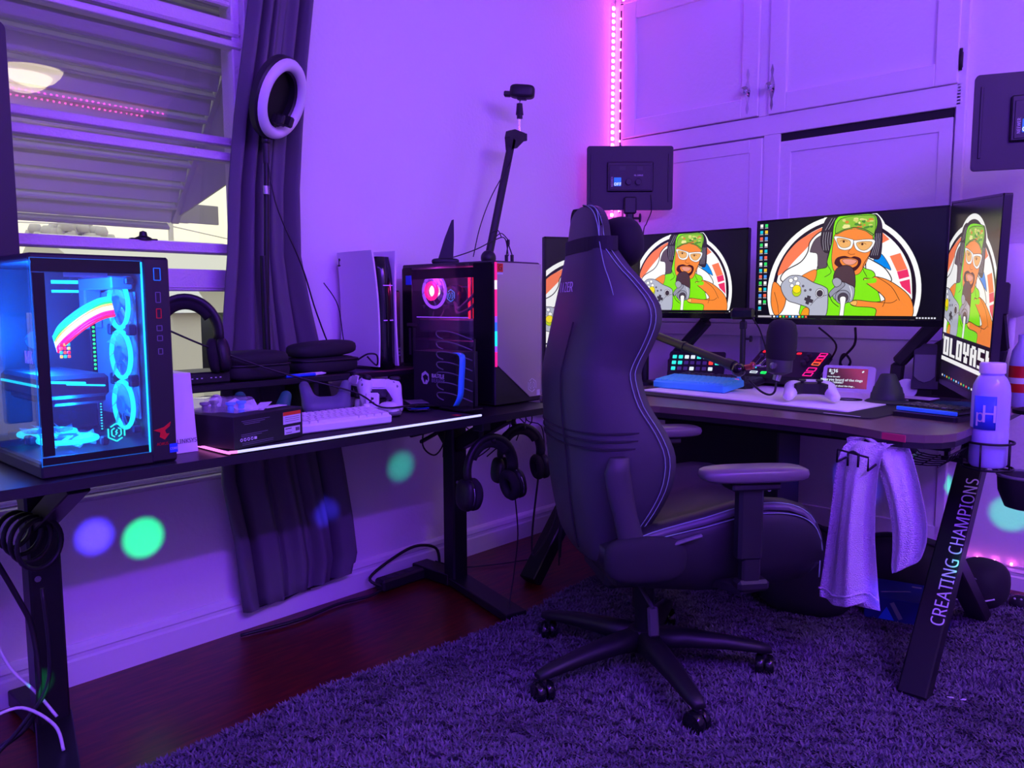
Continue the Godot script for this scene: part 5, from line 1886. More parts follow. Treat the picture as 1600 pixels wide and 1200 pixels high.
	shape("780 725 825 725 818 800 808 905 778 905 785 800", wht, 6)
	shape("930 598 1045 570 1055 608 960 612", lime, 0)

func finish(w: int, h: int, key: String, e := 1.0) -> void:
	pic.resize(w, h, Image.INTERPOLATE_LANCZOS)
	var m := mat(key, Color(0.01, 0.01, 0.012), 0.22)
	m.emission_enabled = true
	m.emission_texture = ImageTexture.create_from_image(pic)
	m.emission_operator = BaseMaterial3D.EMISSION_OP_MULTIPLY
	m.emission = Color.WHITE
	m.emission_energy_multiplier = e

func block(x: float, y: float, w: float, h: float, c: Color) -> void:
	var s := Vector2(pic.get_width(), pic.get_height())
	pic.fill_rect(Rect2i(Vector2i(Vector2(x, y) * s), Vector2i(Vector2(w, h) * s)), c)

func glyphs(s: String, x: float, y: float, w: float, h: float, c: Color, lean := 0.0) -> void:
	# tall block letters on a 5 by 7 grid
	var font := {"O": "11111 11011 11011 11011 11011 11011 11111", "L": "11000 11000 11000 11000 11000 11000 11111", "Y": "11011 11011 11011 11111 00100 01110 01110", "A": "01110 11011 11011 11111 11011 11011 11011", "S": "11111 11000 11000 11111 00011 00011 11111", "K": "11011 11011 11110 11100 11110 11011 11011"}
	for i in s.length():
		var g: PackedStringArray = font[s[i]].split(" ")
		for r in 7:
			for k in 5:
				if g[r][k] == "1":
					var px := x + (i * 6 + k) * w / 6.0
					var py := y + r * h / 7.0 + lean * px
					block(px, py, w / 6.0 + 0.002, h / 7.0 + 0.002, c)

func screens() -> void:
	var ic := [Color(1, 1, 1), Color(0.1, 0.8, 0.9), Color(1, 0.4, 0.3), Color(0.2, 0.9, 0.4), Color(1, 0.8, 0.2), Color(0.3, 0.6, 1)]
	pmode = 0
	pic = Image.create(1920, 1080, false, Image.FORMAT_RGB8)
	pic.fill(Color(0.06, 0.05, 0.1))
	avatar()
	block(0, 0.965, 1, 0.035, Color(0.07, 0.06, 0.09))
	for k in 11: block(0.105 + k * 0.019, 0.972, 0.012, 0.02, ic[(k * 5) % 6])
	for k in 7: block(0.88 + k * 0.014, 0.975, 0.009, 0.014, Color(0.9, 0.9, 0.95))
	block(0.01, 0.972, 0.085, 0.02, Color(0.75, 0.72, 0.78))
	var keep := pic.duplicate()
	finish(1280, 720, "screen_second", 1.0)
	pic = keep
	for c in 2:
		for r in 14 - c:
			block(0.01 + c * 0.03, 0.02 + r * 0.066, 0.018, 0.032, ic[(r * 7 + c * 3) % 6])
			block(0.009 + c * 0.03, 0.056 + r * 0.066, 0.02, 0.008, Color(0.8, 0.8, 0.85))
	finish(1280, 720, "screen_main", 1.0)
	pmode = 1
	pic = Image.create(1080, 1530, false, Image.FORMAT_RGB8)
	pic.fill(Color(0.055, 0.05, 0.1))
	avatar()
	block(0, 0.735, 1, 0.3, Color(0.07, 0.055, 0.1))
	block(0.0, 0.745, 0.014, 0.03, Color(1, 1, 1))
	glyphs("OLOYASK", 0.03, 0.755, 0.15, 0.105, Color(1, 1, 1))
	block(0, 0.872, 1, 0.024, Color(1, 1, 1))
	block(0, 0.973, 1, 0.03, Color(0.05, 0.05, 0.08))
	for k in 14: block(0.04 + k * 0.055, 0.977, 0.025, 0.012, ic[(k * 5) % 6])
	finish(720, 1020, "screen_upright", 0.85)
	# the little smart display
	pic = Image.create(640, 400, false, Image.FORMAT_RGB8)
	for y in 400:
		for x in range(0, 640, 8):
			pic.fill_rect(Rect2i(x, y, 8, 1), Color(0.2, 0.12, 0.2).lerp(Color(0.62, 0.22, 0.38), clampf(x / 500.0 - y / 900.0 + 0.15, 0, 1)))
	finish(320, 200, "screen_display", 0.9)

func screen_quad(t: Node3D, w: float, h: float, m: String, f: Transform3D) -> void:
	var q := QuadMesh.new()
	q.size = Vector2(w, h)
	use("screen", q, m, t, f)

func monitor(label: String, c: Vector3, turn: float, w: float, h: float, m: String, group: String, path: Array, roll := 0.0) -> Node3D:
	var t := thing("monitor", label, "monitor", Vector3(c.x, 0.75, c.z), turn, group)
	var y := c.y - 0.75
	nb()
	prism(rrect(w, h, 0.006), 0.022, Vector3(0, y, -0.011))
	box(Vector3(0, y, -0.035), Vector3(w * 0.6, h * 0.6, 0.04), 0.012)
	done("shell", "black", t)
	var low := 0.024
	nb()
	box(Vector3(0, y - h / 2 + low / 2, 0.0005), Vector3(w, low, 0.004), 0.001)
	for s in [-1, 1]: box(Vector3(s * (w / 2 - 0.004), y, 0.0005), Vector3(0.008, h, 0.004), 0.001)
	box(Vector3(0, y + h / 2 - 0.004, 0.0005), Vector3(w, 0.008, 0.004), 0.001)
	done("bezel", "black_gloss", t)
	screen_quad(t, w - 0.016, h - low - 0.008, m, Transform3D(Basis(), Vector3(0, y + low / 2 - 0.004, 0.0012)))
	area("screen_light", Vector3(0, y, 0.02), Vector3(0, y, 1), Vector2(w * 0.9, h * 0.85), Color(0.75, 0.68, 0.62), 0.05, t)
	nb()
	box(Vector3(0, y, -0.075), Vector3(0.1, 0.1, 0.05), 0.006)
	if roll != 0.0:
		t.basis = Basis(UP, deg_to_rad(turn)) * Basis(Vector3(0, 0, 1), deg_to_rad(roll))
		t.position = c - t.basis * Vector3(0, y, 0)
	var inv := t.transform.affine_inverse()
	for i in path.size() - 1: bar(inv * path[i], inv * path[i + 1], 0.045, 0.05, inv.basis * Vector3(0.2, 0.3, 1.0), 0.008)
	lathe([Vector2(0.05, 0), Vector2(0.05, 0.01), Vector2(0.02, 0.016)], inv * Vector3(path[-1].x, 0.742, path[-1].z), inv.basis)
	done("arm", "black", t)
	return t

# ================================================================ right desk
func right_side() -> void:
	screens()
	right_desk()
	monitors()
	panel_lights()
	desk_top_things()
	under_desk()

func right_desk() -> void:
	var d := thing("gaming_desk", "black gaming desk with rounded curved front edge along the back wall, slanted lettered legs", "desk", Vector3(1.15, 0, 0.65))
	var o := PackedVector2Array()
	for p in [[0.42, 0.1], [1.9, 0.1], [1.9, 0.98], [1.895, 1.06], [1.875, 1.115], [1.84, 1.15], [1.79, 1.165], [1.73, 1.16], [1.65, 1.125], [1.57, 1.1], [1.4, 1.09], [1.15, 1.09], [0.98, 1.1], [0.88, 1.125], [0.75, 1.16], [0.6, 1.165], [0.5, 1.15], [0.44, 1.11], [0.42, 1.05]]:
		o.append(Vector2(p[0] - 1.15, p[1] - 0.65))
	nb()
	prism(o, 0.022, Vector3(0, 0.731, 0), Basis(Vector3.RIGHT, Vector3(0, 0, 1), Vector3(0, -1, 0)))
	done("tabletop", "desk_carbon", d)
	nb()
	var o2 := PackedVector2Array()
	for p in o: o2.append(p * 0.997)
	prism(o2, 0.018, Vector3(0, 0.712, 0), Basis(Vector3.RIGHT, Vector3(0, 0, 1), Vector3(0, -1, 0)))
	done("edge_band", "black", d)
	nb()
	box(Vector3(0.615, 0.73, 0.517), Vector3(0.07, 0.02, 0.003), 0.001, Basis(UP, -0.25))
	done("sticker", "pink_sticker", d)
	for x in [-0.7, 0.7]:
		nb()
		bar(Vector3(x, 0.69, -0.09), Vector3(x, 0.012, 0.53), 0.06, 0.075, Vector3(1, 0, 0), 0.004)
		var l := done("leg", "black_metal", d)
		nb()
		bar(Vector3(x, 0.34, 0.22), Vector3(x, 0.014, -0.23), 0.05, 0.06, Vector3(1, 0, 0), 0.004)
		done("brace", "black_metal", l)
		if x > 0:
			var dirv := Vector3(0, 0.69, -0.63).normalized()
			var bs := Basis(dirv, Vector3(-1, 0, 0), dirv.cross(Vector3(-1, 0, 0)))
			letters("CREATING CHAMPIONS", 0.034, "print_white", l, Transform3D(bs, Vector3(x + 0.02, 0.352, 0.2186) + bs.z * 0.0305), "lettering", "Droid Sans", false)
	nb()
	box(Vector3(0, 0.685, -0.1), Vector3(1.4, 0.04, 0.05), 0.004)
	box(Vector3(0, 0.685, 0.25), Vector3(1.4, 0.04, 0.05), 0.004)
	done("crossbar", "black_metal", d)
	# wire basket under the edge
	var b := thing("wire_basket", "small black wire basket hanging under the desk edge left of the bottle", "basket", Vector3(1.8, 0.62, 1.0))
	nb()
	for k in 6: tube(curve([Vector3(-0.06, 0.075, -0.1 + k * 0.035), Vector3(-0.04, 0.03, -0.1 + k * 0.035), Vector3(0.06, 0.03, -0.1 + k * 0.035), Vector3(0.085, 0.06, -0.1 + k * 0.035)], 3), 0.0018, 5)
	for k in 3: tube([Vector3(-0.03 + k * 0.045, 0.028, -0.11), Vector3(-0.03 + k * 0.045, 0.028, 0.09)], 0.0018, 5)
	tube([Vector3(0.085, 0.06, -0.11), Vector3(0.085, 0.06, 0.09)], 0.003, 6)
	done("wire", "black_metal", b)
	nb()
	box(Vector3(-0.07, 0.05, 0.0), Vector3(0.05, 0.05, 0.2), 0.006)
	done("bracket", "black", b)

func monitors() -> void:
	monitor("landscape monitor left of centre, half hidden behind the gaming chair, showing cartoon streamer", Vector3(0.617, 1.219, 0.35), 0, 0.615, 0.376, "screen_second", "monitors on the right desk", [Vector3(0.617, 1.2, 0.26), Vector3(0.67, 1.02, 0.22), Vector3(0.49, 0.84, 0.2), Vector3(0.49, 0.75, 0.2)])
	monitor("largest landscape monitor in the centre with desktop icons and cartoon streamer", Vector3(1.342, 1.218, 0.428), -3.8, 0.712, 0.412, "screen_main", "monitors on the right desk", [Vector3(1.34, 1.2, 0.33), Vector3(1.655, 1.06, 0.275), Vector3(1.5, 0.87, 0.265), Vector3(1.49, 0.75, 0.26)])
	monitor("upright portrait monitor at right end of the desk with block lettering under the cartoon", Vector3(1.816, 1.11, 0.666), -60, 0.458, 0.612, "screen_upright", "monitors on the right desk", [Vector3(1.88, 1.12, 0.62), Vector3(1.87, 0.95, 0.45), Vector3(1.83, 0.75, 0.42)], -4.0)
	monitor("upright portrait monitor at left end of the desk, mostly behind the chair", Vector3(0.435, 1.063, 0.76), 62, 0.44, 0.612, "screen_upright", "monitors on the right desk", [Vector3(0.36, 1.06, 0.72), Vector3(0.33, 0.9, 0.5), Vector3(0.45, 0.75, 0.45)])

func panel_lights() -> void:
	for s in 2:
		var label: String = ["black flat LED panel light with blue OFF display standing behind the gaming chair", "black flat LED panel light with blue OFF display cropped at right edge of the photo"][s]
		var at: Vector3 = [Vector3(0.232, 0.742, 0.2), Vector3(1.97, 0.742, 0.47)][s]
		var turn: float = [43.0, 22.0][s]
		var t := thing("panel_light", label, "panel light", at, turn, "panel lights")
		var cy: float = [0.952, 0.92][s]
		var w: float = [0.412, 0.42][s]
		var h: float = [0.3, 0.295][s]
		# the camera sees the back: local +z
		nb()
		prism(rrect(w, h, 0.012), 0.02, Vector3(0, cy, 0))
		box(Vector3(-w / 2 + 0.02, cy, 0.011), Vector3(0.008, h * 0.75, 0.006), 0.001)
		box(Vector3(w / 2 - 0.02, cy, 0.011), Vector3(0.008, h * 0.75, 0.006), 0.001)
		done("shell", "black", t)
		nb()
		box(Vector3(0, cy, -0.0105), Vector3(w - 0.03, h - 0.03, 0.002))
		done("diffuser", "bulb_white", t)
		nb()
		box(Vector3(0.0, cy + 0.005, 0.014), Vector3(0.22, 0.14, 0.018), 0.004)
		box(Vector3(0.0, cy + 0.0, 0.024), Vector3(0.2, 0.115, 0.004), 0.001)
		var bx := done("control_box", "black", t)
		nb()
		box(Vector3(-0.062, cy - 0.02, 0.0265), Vector3(0.034, 0.04, 0.002))
		done("display", "lcd_blue", bx)
		letters("OFF", 0.014, "key_white", bx, Transform3D(Basis(), Vector3(-0.062, cy - 0.031, 0.0282)), "lettering", "Droid Sans", true)
		letters("NEEWER", 0.009, "print_white", bx, Transform3D(Basis(Vector3(0, 0, 1), PI / 2), Vector3(-0.088, cy - 0.02, 0.0268)))
		letters("NL-288AII", 0.007, "print_white", bx, Transform3D(Basis(), Vector3(0.038, cy + 0.01, 0.0268)))
		for k in 2:
			nb()
			tube(circle(Vector3(-0.01 + k * 0.046, cy - 0.022, 0.0265), Vector3(0.018, 0, 0), Vector3(0, 0.018, 0), 24), 0.0009, 5, true)
			lathe([Vector2(0.014, 0), Vector2(0.013, 0.012), Vector2(0, 0.013)], Vector3(-0.01 + k * 0.046, cy - 0.022, 0.0255), Basis(Vector3.RIGHT, Vector3(0, 0, 1), Vector3(0, -1, 0)), 18)
			done("dial", "dark_gray", bx)
			nb()
			box(Vector3(-0.038 + k * 0.082, cy + 0.043, 0.0265), Vector3(0.028, 0.02, 0.001))
			done("label_plate", "dark_gray", bx)
		nb()
		box(Vector3(0, cy - h / 2 + 0.02, 0.018), Vector3(0.06, 0.08, 0.03), 0.006)
		box(Vector3(0, cy - h / 2 - 0.035, 0.01), Vector3(0.036, 0.05, 0.03), 0.006)
		done("mount", "black", t)
		nb()
		rod(Vector3(0.015, cy - h / 2 - 0.04, 0.01), Vector3(0.045, cy - h / 2 - 0.04, 0.01), 0.006)
		blob(Vector3(0.05, cy - h / 2 - 0.038, 0.01), Vector3(0.006, 0.022, 0.012), 0.8)
		done("clamp_knob", "black", t)
		nb()
		rod(Vector3(0, 0, 0.005), Vector3(0, cy - h / 2 - 0.05, 0.005), 0.011)
		done("post", "black_metal", t)
		nb()
		lathe([Vector2(0.055, 0), Vector2(0.055, 0.012), Vector2(0.016, 0.022)], Vector3(0, 0.0, 0.005))
		done("base", "black_metal", t)
		cable("cord", [Vector3(0.1, cy - 0.08, 0.012), Vector3(0.105, cy - h / 2, 0.012), Vector3(0.085, cy - h / 2 - 0.06, 0.0), Vector3(0.07, cy - h / 2 - 0.12, -0.01), Vector3(0.07, 0.4, -0.02)], 0.0025, "black", "", t)

func desk_top_things() -> void:
	var top := 0.742
	var bm := thing("desk_mat", "large black desk mat with white stripe lying under the pale mat", "desk mat", Vector3(1.18, top, 0.53), -6.5)
	nb()
	prism(rrect(1.0, 0.74, 0.03), 0.004, Vector3(0, 0.002, 0), Basis(Vector3.RIGHT, Vector3(0, 0, 1), Vector3(0, -1, 0)))
	done("sheet", "black_matte", bm)
	nb()
	box(Vector3(0.40, 0.0042, 0.355), Vector3(0.12, 0.0006, 0.006))
	done("stripe", "print_white", bm)
	var wm := thing("desk_mat", "pale white desk mat in front of the monitors, on the black mat", "desk mat", Vector3(1.14, top + 0.004, 0.51), -7)
	nb()
	prism(rrect(0.86, 0.6, 0.012), 0.004, Vector3(0, 0.002, 0), Basis(Vector3.RIGHT, Vector3(0, 0, 1), Vector3(0, -1, 0)))
	done("sheet", "mousepad_white", wm)
	var mt := top + 0.008
	var rows := [[1, 1, 1, 1, 1, 1, 1, 1, 1, 1, 1, 1, 1, 1], [1, 1, 1, 1, 1, 1, 1, 1, 1, 1, 1, 1, 1, 1.6], [1.5, 1, 1, 1, 1, 1, 1, 1, 1, 1, 1, 1, 1, 1.1], [1.75, 1, 1, 1, 1, 1, 1, 1, 1, 1, 1, 1, 1.85], [2.25, 1, 1, 1, 1, 1, 1, 1, 1, 1, 1, 2.3], [1.25, 1.25, 1.25, 5.5, 1, 1, 1, 1, 1]]
	var kb := thing("keyboard", "bright blue keyboard with corner knob on the pale mat behind the gaming chair", "keyboard", Vector3(0.835, mt, 0.585), -4)
	keyboard(kb, 0.335, 0.15, 0.028, 0.1, rows, "blue_case", "blue_key", "", "blue_case")
	nb()
	box(Vector3(0.15, 0.046, -0.045), Vector3(0.018, 0.004, 0.012), 0.001, Basis(Vector3.RIGHT, 0.1))
	done("lit_key", "red_led", kb)
	var rows2 := [[1, -1, 1, 1, 1, 1, -0.5, 1, 1, 1, 1, -0.5, 1, 1, 1, 1], [1, 1, 1, 1, 1, 1, 1, 1, 1, 1, 1, 1, 1, 2], [1.5, 1, 1, 1, 1, 1, 1, 1, 1, 1, 1, 1, 1, 1.5], [1.75, 1, 1, 1, 1, 1, 1, 1, 1, 1, 1, 1, 2.25], [2.25, 1, 1, 1, 1, 1, 1, 1, 1, 1, 1, 2.75], [1.25, 1.25, 1.25, 6.25, 1.25, 1.25, 1.25, 1.25]]
	var k2 := thing("keyboard", "black keyboard behind the bright blue keyboard on right desk", "keyboard", Vector3(0.795, mt - 0.004, 0.375), -6)
	keyboard(k2, 0.4, 0.15, 0.02, 0.12, rows2, "black", "dark_gray")
	var sd := thing("button_deck", "black key deck with rows of lit turquoise and white buttons under second monitor", "key deck", Vector3(0.63, top, 0.235), 22)
	nb(Transform3D(Basis(Vector3.RIGHT, 0.85), Vector3(0, 0.075, 0)))
	box(Vector3.ZERO, Vector3(0.25, 0.025, 0.145), 0.006)
	done("body", "black", sd)
	nb()
	box(Vector3(0, 0.03, -0.03), Vector3(0.18, 0.06, 0.05), 0.006)
	done("stand", "black", sd)
	var lit := ["key_cyan", "key_cyan", "key_white", "key_white", "key_cyan", "key_white", "print_gray", "key_cyan", "key_cyan", "print_gray", "print_gray", "print_gray", "print_gray", "key_red", "key_cyan", "key_cyan", "print_gray", "print_gray", "key_white", "print_gray", "print_gray", "key_white"]
	var n := 0
	for j in 3:
		for i in 8:
			if (i == 7 and j != 1): continue
			nb(Transform3D(Basis(Vector3.RIGHT, 0.85), Vector3(0, 0.075, 0)))
			box(Vector3(-0.1 + i * 0.0275, 0.0135, -0.035 + j * 0.033), Vector3(0.019, 0.004, 0.02), 0.002)
			done("button", lit[n % lit.size()], sd)
			n += 1
	# audio mixer
	var mx := thing("audio_mixer", "black audio mixer with coloured lit buttons and faders below the main monitor", "audio mixer", Vector3(1.045, top, 0.23), -4)
	var f := Transform3D(Basis(Vector3.RIGHT, 0.5), Vector3(0, 0.085, 0))
	nb(f)
	box(Vector3.ZERO, Vector3(0.32, 0.04, 0.21), 0.008)
	done("body", "black", mx)
	nb()
	box(Vector3(0, 0.03, -0.03), Vector3(0.3, 0.06, 0.12), 0.006)
	done("stand", "black", mx)
	var put := func(called: String, x: float, z: float, w: float, d: float, m: String, hollow: bool) -> void:
		nb(f)
		if hollow:
			for s in [-1, 1]:
				box(Vector3(x + s * w / 2, 0.0205, z), Vector3(0.003, 0.003, d))
				box(Vector3(x, 0.0205, z + s * d / 2), Vector3(w, 0.003, 0.003))
		else: box(Vector3(x, 0.021, z), Vector3(w, 0.004, d), 0.0015)
		done(called, m, mx)
	for k in 4: put.call("button", -0.125 + k * 0.034, -0.085, 0.026, 0.014, ["red_led", "orange_glow", "yellow_glow", "print_white"][k], false)
	for k in 4:
		put.call("fader_slot", -0.125 + k * 0.034, -0.01, 0.003, 0.09, "print_gray", false)
		nb(f)
		box(Vector3(-0.125 + k * 0.034, 0.027, -0.045 + 0.02 * (k % 2)), Vector3(0.016, 0.016, 0.012), 0.003)
		done("fader", "mid_gray", mx)
	for k in 4: put.call("lit_frame", 0.135, -0.08 + k * 0.024, 0.03, 0.018, ["pink_glow", "pink_glow", "red_led", "orange_glow"][k], true)
	for k in 2: put.call("lit_frame", 0.135, 0.035 + k * 0.035, 0.034, 0.024, "pink_glow", true)
	for k in 3: put.call("lit_frame", 0.0, 0.045 + k * 0.017, 0.022, 0.012, ["key_white", "yellow_glow", "green_led"][k], true)
	put.call("lit_mark", -0.1, 0.08, 0.03, 0.012, "key_white", true)
	put.call("lit_mark", -0.055, 0.08, 0.02, 0.012, "green_led", true)
	put.call("lit_mark", -0.12, 0.045, 0.03, 0.006, "cyan", false)
	put.call("lit_mark", 0.03, -0.08, 0.02, 0.012, "red_led", false)
	for k in 3:
		nb(f)
		lathe([Vector2(0.011, 0.02), Vector2(0.01, 0.036), Vector2(0, 0.037)], Vector3(0.085, 0, -0.06 + k * 0.03), Basis(), 16)
		done("knob", "dark_gray", mx)
	# microphone on its boom
	var mc := thing("microphone", "dark foam-covered microphone on yoke in front of the main monitor", "microphone", Vector3(1.228, 0.84, 0.7))
	nb()
	lathe([Vector2(0.04, 0.05), Vector2(0.05, 0.06), Vector2(0.054, 0.1), Vector2(0.053, 0.15), Vector2(0.046, 0.182), Vector2(0.03, 0.196), Vector2(0, 0.2)], Vector3.ZERO, Basis(Vector3(0, 0, 1), -0.04), 32)
	done("foam", "foam", mc)
	nb()
	lathe([Vector2(0.0, 0.0), Vector2(0.022, 0.0), Vector2(0.044, 0.01), Vector2(0.046, 0.056), Vector2(0.043, 0.07)], Vector3.ZERO, Basis(), 28)
	done("body", "dark_gray", mc)
	nb()
	rod(Vector3(-0.005, 0.0, 0.0), Vector3(-0.01, -0.022, 0.003), 0.014)
	done("cable_plug", "silver", mc)
	nb()
	tube(curve([Vector3(-0.01, -0.022, 0.003), Vector3(-0.01, -0.06, 0.01), Vector3(-0.03, -0.075, 0.01), Vector3(-0.07, -0.065, 0.0), Vector3(-0.12, -0.03, -0.01)]), 0.004, 6)
	done("cord", "black", mc)
	nb()
	lathe([Vector2(0.012, 0), Vector2(0.012, 0.012), Vector2(0, 0.014)], Vector3(0.0, 0.035, 0.045), Basis(Vector3.RIGHT, Vector3(0, 0, 1), Vector3(0, -1, 0)), 16)
	done("knob", "silver", mc)
	nb()
	tube([Vector3(-0.042, 0.058, 0.015), Vector3(-0.07, 0.035, 0.01), Vector3(-0.07, 0.025, 0.01), Vector3(-0.04, 0.03, 0.02)], 0.0028, 6)
	tube([Vector3(-0.068, 0.03, 0.01), Vector3(-0.14, 0.018, 0.0)], 0.0035, 6)
	done("yoke", "chrome", mc)
	var ba := thing("boom_arm", "black microphone boom arm reaching low across the desk from behind the chair", "arm", Vector3(0.55, top, 0.45))
	var e0 := Vector3(-0.02, 0.235, 0.06)
	var e1 := Vector3(0.515, 0.115, 0.25)
	nb()
	rod(e0, e1, 0.017, 14)
	rod(e0.lerp(e1, 0.45), e0.lerp(e1, 0.475), 0.02, 14)
	rod(e0.lerp(e1, 0.9), e0.lerp(e1, 0.97), 0.021, 14)
	done("tube", "black", ba)
	nb()
	blob(e1 + Vector3(0.01, -0.008, 0.01), Vector3(0.027, 0.026, 0.027))
	done("joint", "black_gloss", ba)
	nb()
	rod(e1 + Vector3(0.02, 0.0, 0.0), e1 + Vector3(0.055, 0.005, 0), 0.009, 12, 0.012)
	blob(e1 + Vector3(0.06, 0.01, 0), Vector3(0.012, 0.014, 0.01))
	done("thumb_screw", "copper", ba)
	nb()
	rod(Vector3(-0.02, 0, 0.06), e0 + Vector3(0, 0.02, 0), 0.02)
	lathe([Vector2(0.045, 0), Vector2(0.045, 0.014), Vector2(0.022, 0.022)], Vector3(-0.02, 0, 0.06))
	done("post", "black_metal", ba)
	# clip camera on a light stand
	var cs := thing("webcam", "black webcam on small stand in front of second monitor's lower right corner", "webcam", Vector3(0.95, top, 0.43), 10)
	nb()
	box(Vector3(0, 0.312, 0.012), Vector3(0.098, 0.046, 0.03), 0.01)
	done("body", "black_gloss", cs)
	nb()
	rod(Vector3(0, 0.0, 0), Vector3(0, 0.25, 0), 0.011)
	box(Vector3(0, 0.265, 0), Vector3(0.026, 0.035, 0.02), 0.004)
	rod(Vector3(0, 0.26, 0), Vector3(0, 0.3, 0), 0.006)
	done("post", "black", cs)
	nb()
	rod(Vector3(0.01, 0.21, 0), Vector3(0.032, 0.21, 0), 0.005)
	rod(Vector3(0.028, 0.21, 0.0), Vector3(0.036, 0.21, 0), 0.013)
	done("knob", "black", cs)
	nb()
	lathe([Vector2(0.045, 0), Vector2(0.045, 0.01), Vector2(0.014, 0.018)])
	done("base", "black", cs)
	cable("cord", [Vector3(0.035, 0.295, 0), Vector3(0.06, 0.25, -0.02), Vector3(0.08, 0.17, -0.05), Vector3(0.1, 0.06, -0.09)], 0.003, "black", "", cs)
	# pad, display, cone, loop
	var gp := gamepad("white controller with black centre lying on the pale mat of right desk", Vector3(1.335, mt + 0.043, 0.68), Basis(UP, 0.45) * Basis(Vector3.RIGHT, 0.12), "white", "black", "", 0, 1.08)
	var sdp := thing("smart_display", "small white smart display with a clock on a dark pink screen", "smart display", Vector3(1.325, top, 0.28), 6)
	var tl := Transform3D(Basis(Vector3.RIGHT, -0.28), Vector3(0, 0.056, 0))
	nb(tl)
	prism(rrect(0.195, 0.105, 0.014), 0.014, Vector3.ZERO)
	done("front_frame", "white", sdp)
	nb(tl)
	rings([PackedVector3Array([Vector3(-0.08, -0.045, -0.006), Vector3(0.08, -0.045, -0.006), Vector3(0.08, 0.04, -0.006), Vector3(-0.08, 0.04, -0.006)]), PackedVector3Array([Vector3(-0.06, -0.04, -0.05), Vector3(0.06, -0.04, -0.05), Vector3(0.06, -0.01, -0.04), Vector3(-0.06, -0.01, -0.04)])], -1)
	done("back", "white", sdp)
	screen_quad(sdp, 0.152, 0.079, "screen_display", tl * Transform3D(Basis(), Vector3(-0.006, 0.002, 0.0076)))
	for q in [["8:16", 0.013, -0.058, 0.03], ["68°", 0.007, -0.06, 0.019], ["From the wiki", 0.005, -0.055, 0.006], ["Have you heard of the rings", 0.0085, -0.025, -0.006], ["dimensions?", 0.0085, -0.052, -0.016], ["Alexa, find out about the rings...", 0.0055, -0.032, -0.03]]:
		letters(q[0], q[1], "key_white", sdp, tl * Transform3D(Basis(), Vector3(q[2], q[3], 0.0082)), "lettering", "Droid Sans", true)
	nb(tl)
	blob(Vector3(0.052, 0.03, 0.008), Vector3(0.005, 0.003, 0.001), 1.0, Basis(Vector3(0, 0, 1), 0.8), 10, 6)
	done("icon", "key_white", sdp)
	var cn := thing("silicone_cone", "grey-green ribbed silicone cone with flat brim standing on the mat corner", "cone", Vector3(1.545, mt - 0.004, 0.52))
	nb()
	lathe([Vector2(0.072, 0.0), Vector2(0.074, 0.004), Vector2(0.068, 0.009), Vector2(0.056, 0.014), Vector2(0.054, 0.034), Vector2(0.051, 0.037), Vector2(0.046, 0.056), Vector2(0.043, 0.059), Vector2(0.033, 0.082), Vector2(0.026, 0.098), Vector2(0.022, 0.102), Vector2(0.018, 0.099), Vector2(0.0, 0.08)], Vector3.ZERO, Basis(), 36)
	done("body", "charcoal_silicone", cn)
	var lp := thing("cable_loop", "thin black loop lying on the pale mat between controller and cone", "cable", Vector3(1.425, mt, 0.56), 20)
	nb()
	tube(circle(Vector3(0, 0.0025, 0), Vector3(0.045, 0, 0), Vector3(0, 0, 0.028), 24), 0.0025, 6, true)
	done("loop", "black", lp)
	# phone stand with charging pad
	var ps := thing("phone_stand", "black phone stand holding a grey charging pad at right of the desk", "phone stand", Vector3(1.6, top, 0.29), 14)
	nb(Transform3D(Basis(Vector3.RIGHT, -0.2), Vector3(0, 0.12, 0)))
	prism(rrect(0.075, 0.17, 0.008), 0.012, Vector3.ZERO)
	prism(PackedVector2Array([Vector2(-0.042, -0.085), Vector2(0.045, -0.085), Vector2(0.045, -0.055), Vector2(0.03, -0.06), Vector2(0.02, -0.075), Vector2(-0.02, -0.075), Vector2(-0.03, -0.06), Vector2(-0.042, -0.05)]), 0.03, Vector3(0, 0, 0.018))
	done("cradle", "black", ps)
	nb(Transform3D(Basis(Vector3.RIGHT, -0.2), Vector3(0, 0.12, 0.009)))
	prism(PackedVector2Array([Vector2(-0.034, 0.045), Vector2(0.034, 0.045), Vector2(0.034, -0.035), Vector2(0.02, -0.05), Vector2(0.0, -0.058), Vector2(-0.02, -0.05), Vector2(-0.034, -0.035)]), 0.006)
	done("charging_pad", "mid_gray", ps)
	nb()
	box(Vector3(0, 0.006, 0.0), Vector3(0.1, 0.012, 0.1), 0.004)
	box(Vector3(0, 0.05, -0.02), Vector3(0.05, 0.09, 0.02), 0.004)
	done("base", "black", ps)
	var pc := thing("white_card", "white card sheet lying at the foot of phone stand", "card", Vector3(1.585, top, 0.37), -8)
	nb()
	box(Vector3(0, 0.006, 0), Vector3(0.16, 0.012, 0.09), 0.002)
	done("base", "black", pc)
	nb()
	box(Vector3(0, 0.0125, 0), Vector3(0.155, 0.002, 0.085))
	done("sheet", "white_matte", pc)
	var ch := thing("charger_disc", "white round charger leaning behind the grey phone stand", "charger", Vector3(1.55, top, 0.325), 25)
	nb()
	lathe([Vector2(0.036, -0.005), Vector2(0.038, 0.0), Vector2(0.036, 0.006), Vector2(0, 0.007)], Vector3(0, 0.038, 0), Basis(Vector3.RIGHT, 1.3), 28)
	done("disc", "white", ch)
	cable("cord", [Vector3(0, 0.012, 0), Vector3(-0.06, 0.004, 0.02), Vector3(-0.12, 0.004, -0.01), Vector3(-0.17, 0.02, -0.03)], 0.003, "white", "", ch)
	var sb := thing("speaker", "black angular speaker box behind the phone stand by upright monitor", "speaker", Vector3(1.64, top, 0.11), -20)
	nb()
